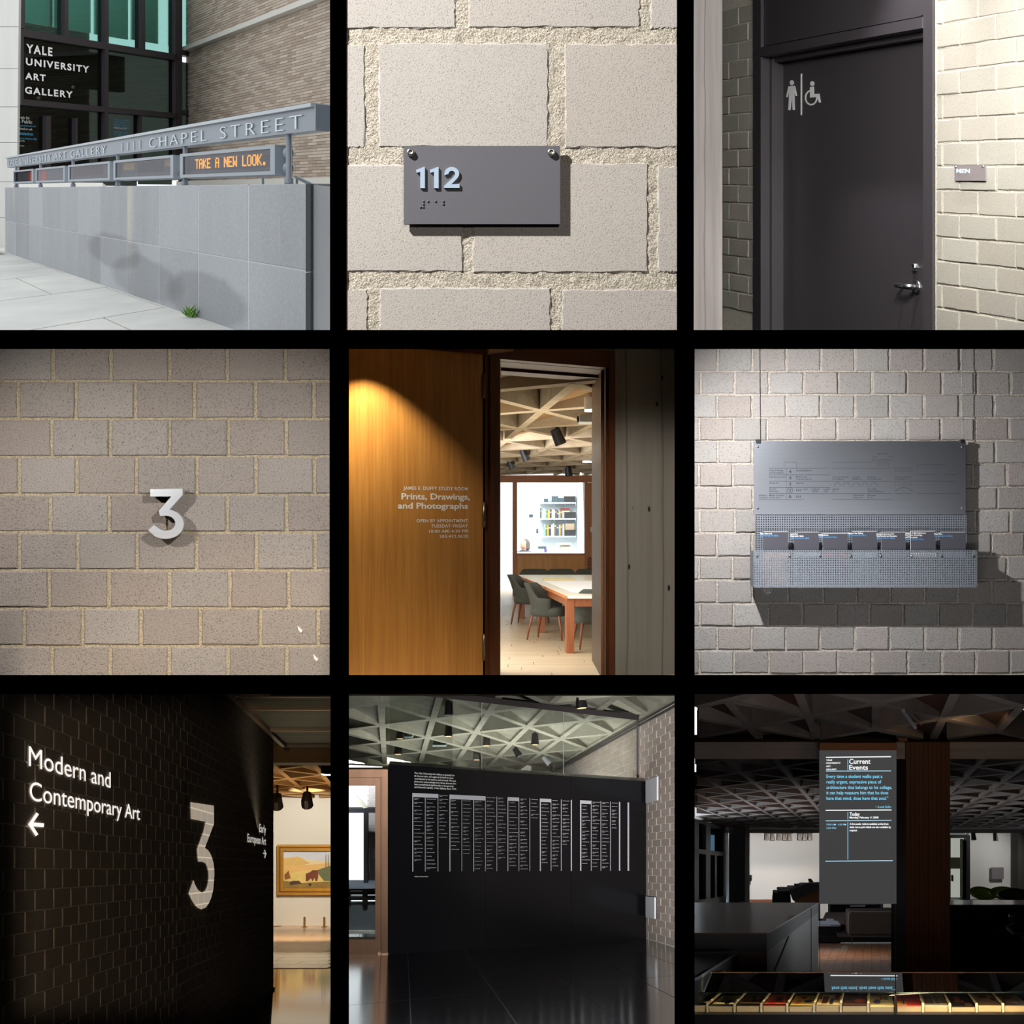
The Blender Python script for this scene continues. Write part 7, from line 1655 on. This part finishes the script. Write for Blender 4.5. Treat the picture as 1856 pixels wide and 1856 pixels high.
# black reception desk and office chair at the right
dsk = thing('reception_desk', r.at(1650, 20, VF9), 'large black reception desk at the right of the column', 'desk')
obj('desk_front', zb(20, 1380, 1196, 1990, 1950, -0.08, 0), plain('desk_black', lin(12, 11, 11), 0.5), dsk)
q6 = [r.P(x, y, d) for x, y, d in ((1380, 1196, 20.0), (1990, 1196, 20.0), (1990, 1163, 24.0), (1380, 1163, 24.0))]
obj('desk_top', MB().hexa([p - Vector((0, 0, 0.01)) for p in q6] + [p + Vector((0, 0, 0.006)) for p in q6]), plain('desk_gloss', lin(70, 70, 74), 0.12, spec=0.8), dsk)
oc = thing('office_chair', r.at(1825, 17, VF9), 'black office chair with a chrome arm at the right edge', 'chair'); ol = plain('black_leather', lin(26, 26, 28), 0.35)
obj('backrest', MB().zquad(fplane(17), r, [(1775, 1246), (1830, 1236), (1880, 1240), (1880, 1330), (1800, 1325)], -0.1, 0), ol, oc, bevel=0.03); obj('seat', zb(16.9, 1800, 1340, 1890, 1370, -0.3, 0), ol, oc, bevel=0.02); obj('arm', MB().tube([r.P(1748, 1306, 16.9), r.P(1765, 1304, 16.9), r.P(1800, 1290, 16.9)], [0.014, 0.01, 0.012], 8), plain('chrome_dark', lin(120, 120, 124), 0.3, 1.0), oc); obj('stem', MB().tube([r.P(1850, 1370, 17), r.at(1850, 17, VF9)], 0.03, 8), ol, oc)
t = thing('wall_picture', r.P(1703, 1040, 49.8), 'square grey picture on the wall behind the green chairs', 'picture'); obj('canvas', zb(49.9, 1671, 979, 1737, 1040, 0, 0.1), plain('grey_canvas', lin(122, 116, 118), 0.8), t); obj('canvas_edge', zb(49.9, 1669, 977, 1739, 1042, 0, 0.05), plain('grey_edge', lin(150, 146, 146), 0.8), t)
# track lights and small ceiling lights
for k, (x, y, d) in enumerate(((413, 796, 48), (446, 799, 48), (482, 796, 48), (513, 799, 48), (542, 799, 48), (598, 796, 48), (627, 799, 48), (656, 796, 48), (1575, 796, 48), (1698, 800, 48))):
    p = r.P(x, y, d); t = thing('track_spotlight', p, '%s small black track spotlight from the left before the %s wall' % (ORD[k] if k < 8 else ORD[k - 8], 'bright end' if k < 8 else 'grey white'), 'spotlight', 'track spotlights at the end of the lounge')
    obj('lamp_housing', MB().tube([p + Vector((0, 0.1, 0.10)), p + Vector((0, 0.0, -0.16))], [0.06, 0.085], 8), blk, t); obj('stem', MB().tube([p + Vector((0, 0.1, 0.10)), p + Vector((0, 0.1, 0.22))], 0.025, 5), blk, t)
for x0, x1 in ((400, 560), (585, 670)): obj('trim_6', zb(48, x0, 785, x1, 789, -0.1, 0.0), blk, label='black lighting track, %s piece' % ('left' if x0 < 500 else 'right'), cat='track', kind='structure')
dots = sorted(((428, 142, 1.7), (467, 526, 1.3), (551, 603, 1), (364, 591, .7), (118, 646, 1), (618, 656, 1), (230, 688, 1), (476, 672, 1), (508, 690, 1), (539, 707, 1), (667, 700, 1), (319, 724, 1), (563, 722, .8), (585, 736, .8), (701, 730, 1), (386, 750, 1), (191, 718, .7), (1798, 478, 1.5), (1825, 588, 1.2), (1700, 645, 1), (1608, 690, 1), (1540, 722, .9), (1780, 720, .9)), key=lambda d: (d[0] > 1200, d[1]))
for k, (x, y, s_) in enumerate(dots):
    D = (VC9 + 0.06) * F / S / (r.hy - y); p = r.P(x, y, D)
    R_ = 9.0 * s_ * S * D / F if k else 16 * S * D / F
    R_ = max(R_, 0.03)
    t = thing('ceiling_light', p, 'lit ceiling lamp alone in the near bay of the lounge ceiling' if k == 0 else '%s lit lamp on the lounge ceiling %s of the column, listed near to far' % (ORD[k - 1] if k < 17 else ORD[k - 17], 'left' if k < 17 else 'right'), 'ceiling light', 'lit ceiling lamps of the lounge')
    obj('bulb_disc', MB().tube([p, p + Vector((0, 0, 0.015))], R_, 14), plain('warm_lamp', (1, 0.83, 0.66, 1), emit=1.6), t); obj('lamp_can', MB().tube([p + Vector((0, 0, 0.015)), p + Vector((0, 0, 0.12))], R_ * 1.15, 14), dk_, t)
a, b = r.P(1180, 100, 12.3), r.P(1245, 194, 13.3); t = thing('tube_lamp', a, 'unlit white tube fitting hanging in the near ceiling bay', 'lamp'); obj('tube', MB().tube([a, b], 0.016, 8), plain('pale_tube', lin(150, 150, 165), 0.5), t); obj('tube_bracket', MB().tube([a + Vector((0.02, 0, 0.01)), b + Vector((0.05, 0, 0.03))], 0.012, 6), plain('copper_brown', lin(110, 60, 36)), t)
# glass book case in the foreground
cse = thing('book_case', r.XD(2.2, 9.4, VF9), 'long glass topped case of art books in the foreground', 'case')
cg = glassm('case_glass', (0.86, 0.93, 0.88, 1), 2.2); cgf = glassm('case_glass_front', (0.95, 0.97, 0.95, 1), 0.35)
vA, vB = -0.71, -0.645
lid = lambda x, y, D: r.P(x, y, D)
for x0, x1 in ((-10, 1133), (1139, 1868)):
    q = [r.at(x0, 9.0, vA), r.at(x1, 9.0, vA), r.at(x1, 9.74, vB), r.at(x0, 9.74, vB)]
    obj('lid_glass', MB().add(q, [(0, 1, 2, 3)]), cg, cse)
    obj('front_glass', MB().add([r.at(x0, 8.99, -0.845), r.at(x1, 8.99, -0.845), r.at(x1, 8.99, vA), r.at(x0, 8.99, vA)], [(0, 1, 2, 3)]), cgf, cse)
    obj('glass_edge', MB().hexa([r.at(x0, 9.0, vA) + Vector((0, e, z_)) for z_ in (-0.003, 0.003) for e in (-0.004, -0.004)] + [r.at(x1, 9.0, vA) + Vector((0, e, z_)) for z_ in (-0.003, 0.003) for e in (0.004, 0.004)]), plain('green_edge', lin(30, 52, 40), 0.3), cse)
obj('back_rail', MB().hexa([r.at(x, 9.76 + e, vB + v) for v in (-0.012, 0.004) for x, e in ((-12, 0), (1870, 0), (1870, 0.03), (-12, 0.03))]), plain('case_brown', lin(120, 78, 44)), cse)
obj('case_back', MB().hexa([r.at(x, 9.95 + e, v) for v in (-0.95, -0.69) for x, e in ((-12, 0), (1870, 0), (1870, 0.03), (-12, 0.03))]), dk_, cse)
obj('case_body', zb(8.95, -12, 1803, 1870, 1990, -0.05, 0), plain('case_black', lin(14, 12, 11), 0.35), cse)
obj('case_floor', MB().hexa([r.at(x, d, v) for v in (-0.845, -0.838) for x, d in ((-12, 8.96), (1870, 8.96), (1870, 9.95), (-12, 9.95))]), plain('case_floor_m', lin(96, 70, 44), 0.7), cse)
obj('corner_post', zb(8.98, 1133, 1682, 1139, 1800, -0.02, 0.004), dk_, cse)
fronts = (-70, 81, 233, 383, 529, 679, 828, 983, 1135, 1290, 1440, 1590, 1738, 1890)
PX = 1000.0
def bkx(xf, D): return r.at(xf, 9.0, 0).x + (r.at(PX + (xf - PX) / 1.09, 9.81, 0).x - r.at(xf, 9.0, 0).x) * (D - 9.0) / 0.81
pale = lin(226, 206, 158)
cov9 = ((pale, ((.05, .1, .95, .9, lin(60, 50, 60)),)), (lin(214, 196, 146), ((.45, .15, .75, .6, lin(30, 30, 36)), (.1, .5, .5, .75, lin(150, 160, 150)))), (lin(92, 66, 44), ((.2, .3, .5, .7, lin(196, 140, 96)), (.55, .4, .8, .75, lin(180, 130, 90)))), (lin(206, 88, 50), ((.1, .1, .55, .4, lin(200, 40, 30)), (.3, .35, .75, .7, lin(50, 50, 80)), (.7, .2, .9, .9, lin(220, 150, 90)))), (lin(222, 190, 100), ((.1, .2, .45, .55, lin(216, 110, 40)), (.5, .3, .9, .6, lin(60, 70, 90)), (.3, .6, .6, .9, lin(180, 50, 40)))), (lin(226, 200, 140), ((.2, .15, .45, .8, lin(90, 40, 30)), (.55, .1, .7, .6, lin(40, 40, 60)), (.72, .5, .92, .9, lin(110, 50, 36)), (.05, .5, .15, .95, lin(90, 40, 30)))), (lin(70, 42, 30), ((.4, .3, .95, .6, lin(206, 96, 50)), (.05, .5, .4, .8, lin(40, 26, 22)))), (lin(228, 214, 150), ((.42, .55, .52, .9, lin(210, 40, 30)), (.52, .55, .62, .9, lin(236, 180, 40)), (.62, .55, .78, .88, lin(50, 140, 80)), (.14, .15, .5, .62, lin(96, 84, 120)))), (lin(206, 60, 46), ((.0, .0, .4, .35, lin(190, 150, 70)), (.25, .55, .9, .62, lin(80, 30, 40)), (.25, .1, .32, .9, lin(90, 30, 40)))), (lin(220, 206, 170), ((.05, .15, .45, .85, lin(120, 100, 84)), (.5, .15, .72, .85, lin(130, 112, 94)), (.76, .15, .96, .85, lin(140, 120, 100)))), (lin(50, 44, 40), ((.3, .5, .6, .9, lin(206, 110, 70)), (.25, .35, .75, .55, lin(190, 100, 60)), (.6, .05, .95, .3, lin(170, 110, 70)))), (lin(206, 160, 110), ((.2, .6, .8, .95, lin(110, 74, 50)), (.75, .4, 1.0, .7, lin(60, 50, 50)))), (lin(160, 130, 90), ((.1, .2, .8, .5, lin(206, 170, 120)), (.2, .55, .7, .85, lin(90, 66, 46)))))
bl_ = ('pale book with dark branching lines', 'cream book with a black and grey shape', 'brown book with pale rounded shapes', 'red and orange book with a dark oval', 'yellow book with many bright patches', 'cream book with dark brown blocks', 'dark brown book with an orange band', 'pale yellow book with a rainbow wedge and purple shape', 'red book with a dark cross line', 'pale book with three brown panels', 'black book with an orange face like patch', 'tan book with a brown textured top', 'brown book with a pale open page')
vbk, vbt = -0.838, -0.786
for k in range(13):
    x0, x1 = fronts[k] + 10, fronts[k + 1] - 8
    thk = vbt - (0.006 if k % 3 == 1 else 0)
    def pt9(f, g, v): D = 9.0 + 0.81 * g; a, b = bkx(x0, D), bkx(x1, D); return r.XD(a + (b - a) * f, D, v)
    def layer(f0, g0, f1, g1, v0, v1): return MB().hexa([pt9(f, g, v) for v in (v0, v1) for f, g in ((f0, g0), (f1, g0), (f1, g1), (f0, g1))])
    t = thing('art_book', pt9(.5, .5, vbk), bl_[k] + ' in the glass case', 'book', 'art books in the glass case')
    obj('pages', layer(0.01, 0.006, 0.99, 0.99, vbk, thk - 0.004), plain('book_pages', lin(206, 176, 124), 0.8, grain=0.12, gs=120), t)
    obj('book_cover', layer(0, 0, 1, 1, thk - 0.004, thk), plain('art_cover_%d' % k, cov9[k][0], 0.5, grain=0.12, gs=25), t)
    for j, (f0, g0, f1, g1, c) in enumerate(cov9[k][1]):
        fm, gm = (f0 + f1) / 2, (g0 + g1) / 2; n_ = 7; random.seed(k * 9 + j)
        if k in (5, 7, 8, 9) and j != 3: poly = [(f0, g0), (f1, g0), (f1, g1), (f0, g1)]
        else: poly = [(fm + (f1 - f0) / 2 * math.cos(a) * random.uniform(.7, 1.1), gm + (g1 - g0) / 2 * math.sin(a) * random.uniform(.7, 1.1)) for a in [2 * math.pi * q / n_ for q in range(n_)]]
        e = 0.0006 * (j + 1)
        pv = [pt9(min(1, max(0, f)), min(1, max(0, g)), thk) for f, g in poly]; nn = len(pv)
        obj('cover_shape', MB().add(pv + [p + Vector((0, 0, e)) for p in pv], [tuple(range(nn - 1, -1, -1)), tuple(range(nn, 2 * nn))] + [(i, (i + 1) % nn, nn + (i + 1) % nn, nn + i) for i in range(nn)]), plain('shape_%d_%d' % (k, j), c, 0.5), t)
dv = plain('cream_divider', lin(226, 204, 156), 0.6)
for k in range(1, 13):
    if k == 8: continue
    xf = fronts[k]
    t = thing('case_divider', r.at(xf, 9.0, vbk), '%s cream divider rod from the left between the case books' % ORD[(k if k < 8 else k - 1) - 1], 'divider', 'divider rods in the glass case')
    obj('rod', MB().tube([r.XD(bkx(xf, 8.995), 8.995, vbk), r.XD(bkx(xf, 8.995), 8.995, vbt + 0.008), r.XD(bkx(xf, 9.8), 9.8, vbt + 0.012)], 0.0075, 8), dv, t); obj('rod_tip', MB().ball(r.XD(bkx(xf, 9.8), 9.8, vbt + 0.014), 0.010, 8, 5), dv, t)
# light of the lounge; the bounce lamps are added ceiling fill
L('AREA', 'case_strip', r.at(925, 9.03, vA - 0.006) + Vector((0, 0, 0)), r.at(925, 9.35, -0.80), 4.2, (1, 0.78, 0.48), 2.0, size_y=0.012)
nrm = Vector((1, -0.11656, 0)); pw_ = px(1252.5, 1585, 31)
L('AREA', 'daylight_stand_in', pw_, pw_ + nrm, 330, (0.72, 0.86, 1), 26, size_y=1.6)  # added side lamp along the partition, boosts the weak window light
L('AREA', 'wall_wash', r.XD(8.0, 47.3, 1.22), r.XD(7.9, 49, -0.6), 110, (1, 0.86, 0.70), 4.5, size_y=0.06)
L('AREA', 'wall_wash', r.XD(7.5, 46.5, -1.0), r.XD(7.5, 50, -0.5), 70, (0.84, 0.92, 1), 3.0, size_y=0.3)
L('SPOT', 'wall_wash', r.XD(15.9, 47.3, 1.2), r.XD(15.0, 50, -0.3), 160, (1, 0.98, 0.92), 0.1, 80, 0.9)  # added spot, stands in for sun through the slot window
L('AREA', 'ceiling_fill', r.XD(6.0, 30, -1.2), r.XD(6.0, 31, 1.3), 20, (0.95, 0.86, 0.8), 5, size_y=16)
L('SPOT', 'floor_spot', r.XD(5.3, 30, 1.1), r.XD(5.5, 29.5, VF9), 300, (1, 0.74, 0.5), 0.1, 110, 0.9)
L('SPOT', 'column_spot', r.XD(3.9, 12.6, 1.15), r.XD(4.1, 15.2, 0.2), 14, (1, 0.66, 0.36), 0.06, 120, 0.9)
L('AREA', 'ceiling_fill', (2.35, 7.6, -2.45), (2.9, 14, -2.3), 26, (0.95, 0.9, 0.95), 1.2, size_y=0.3)
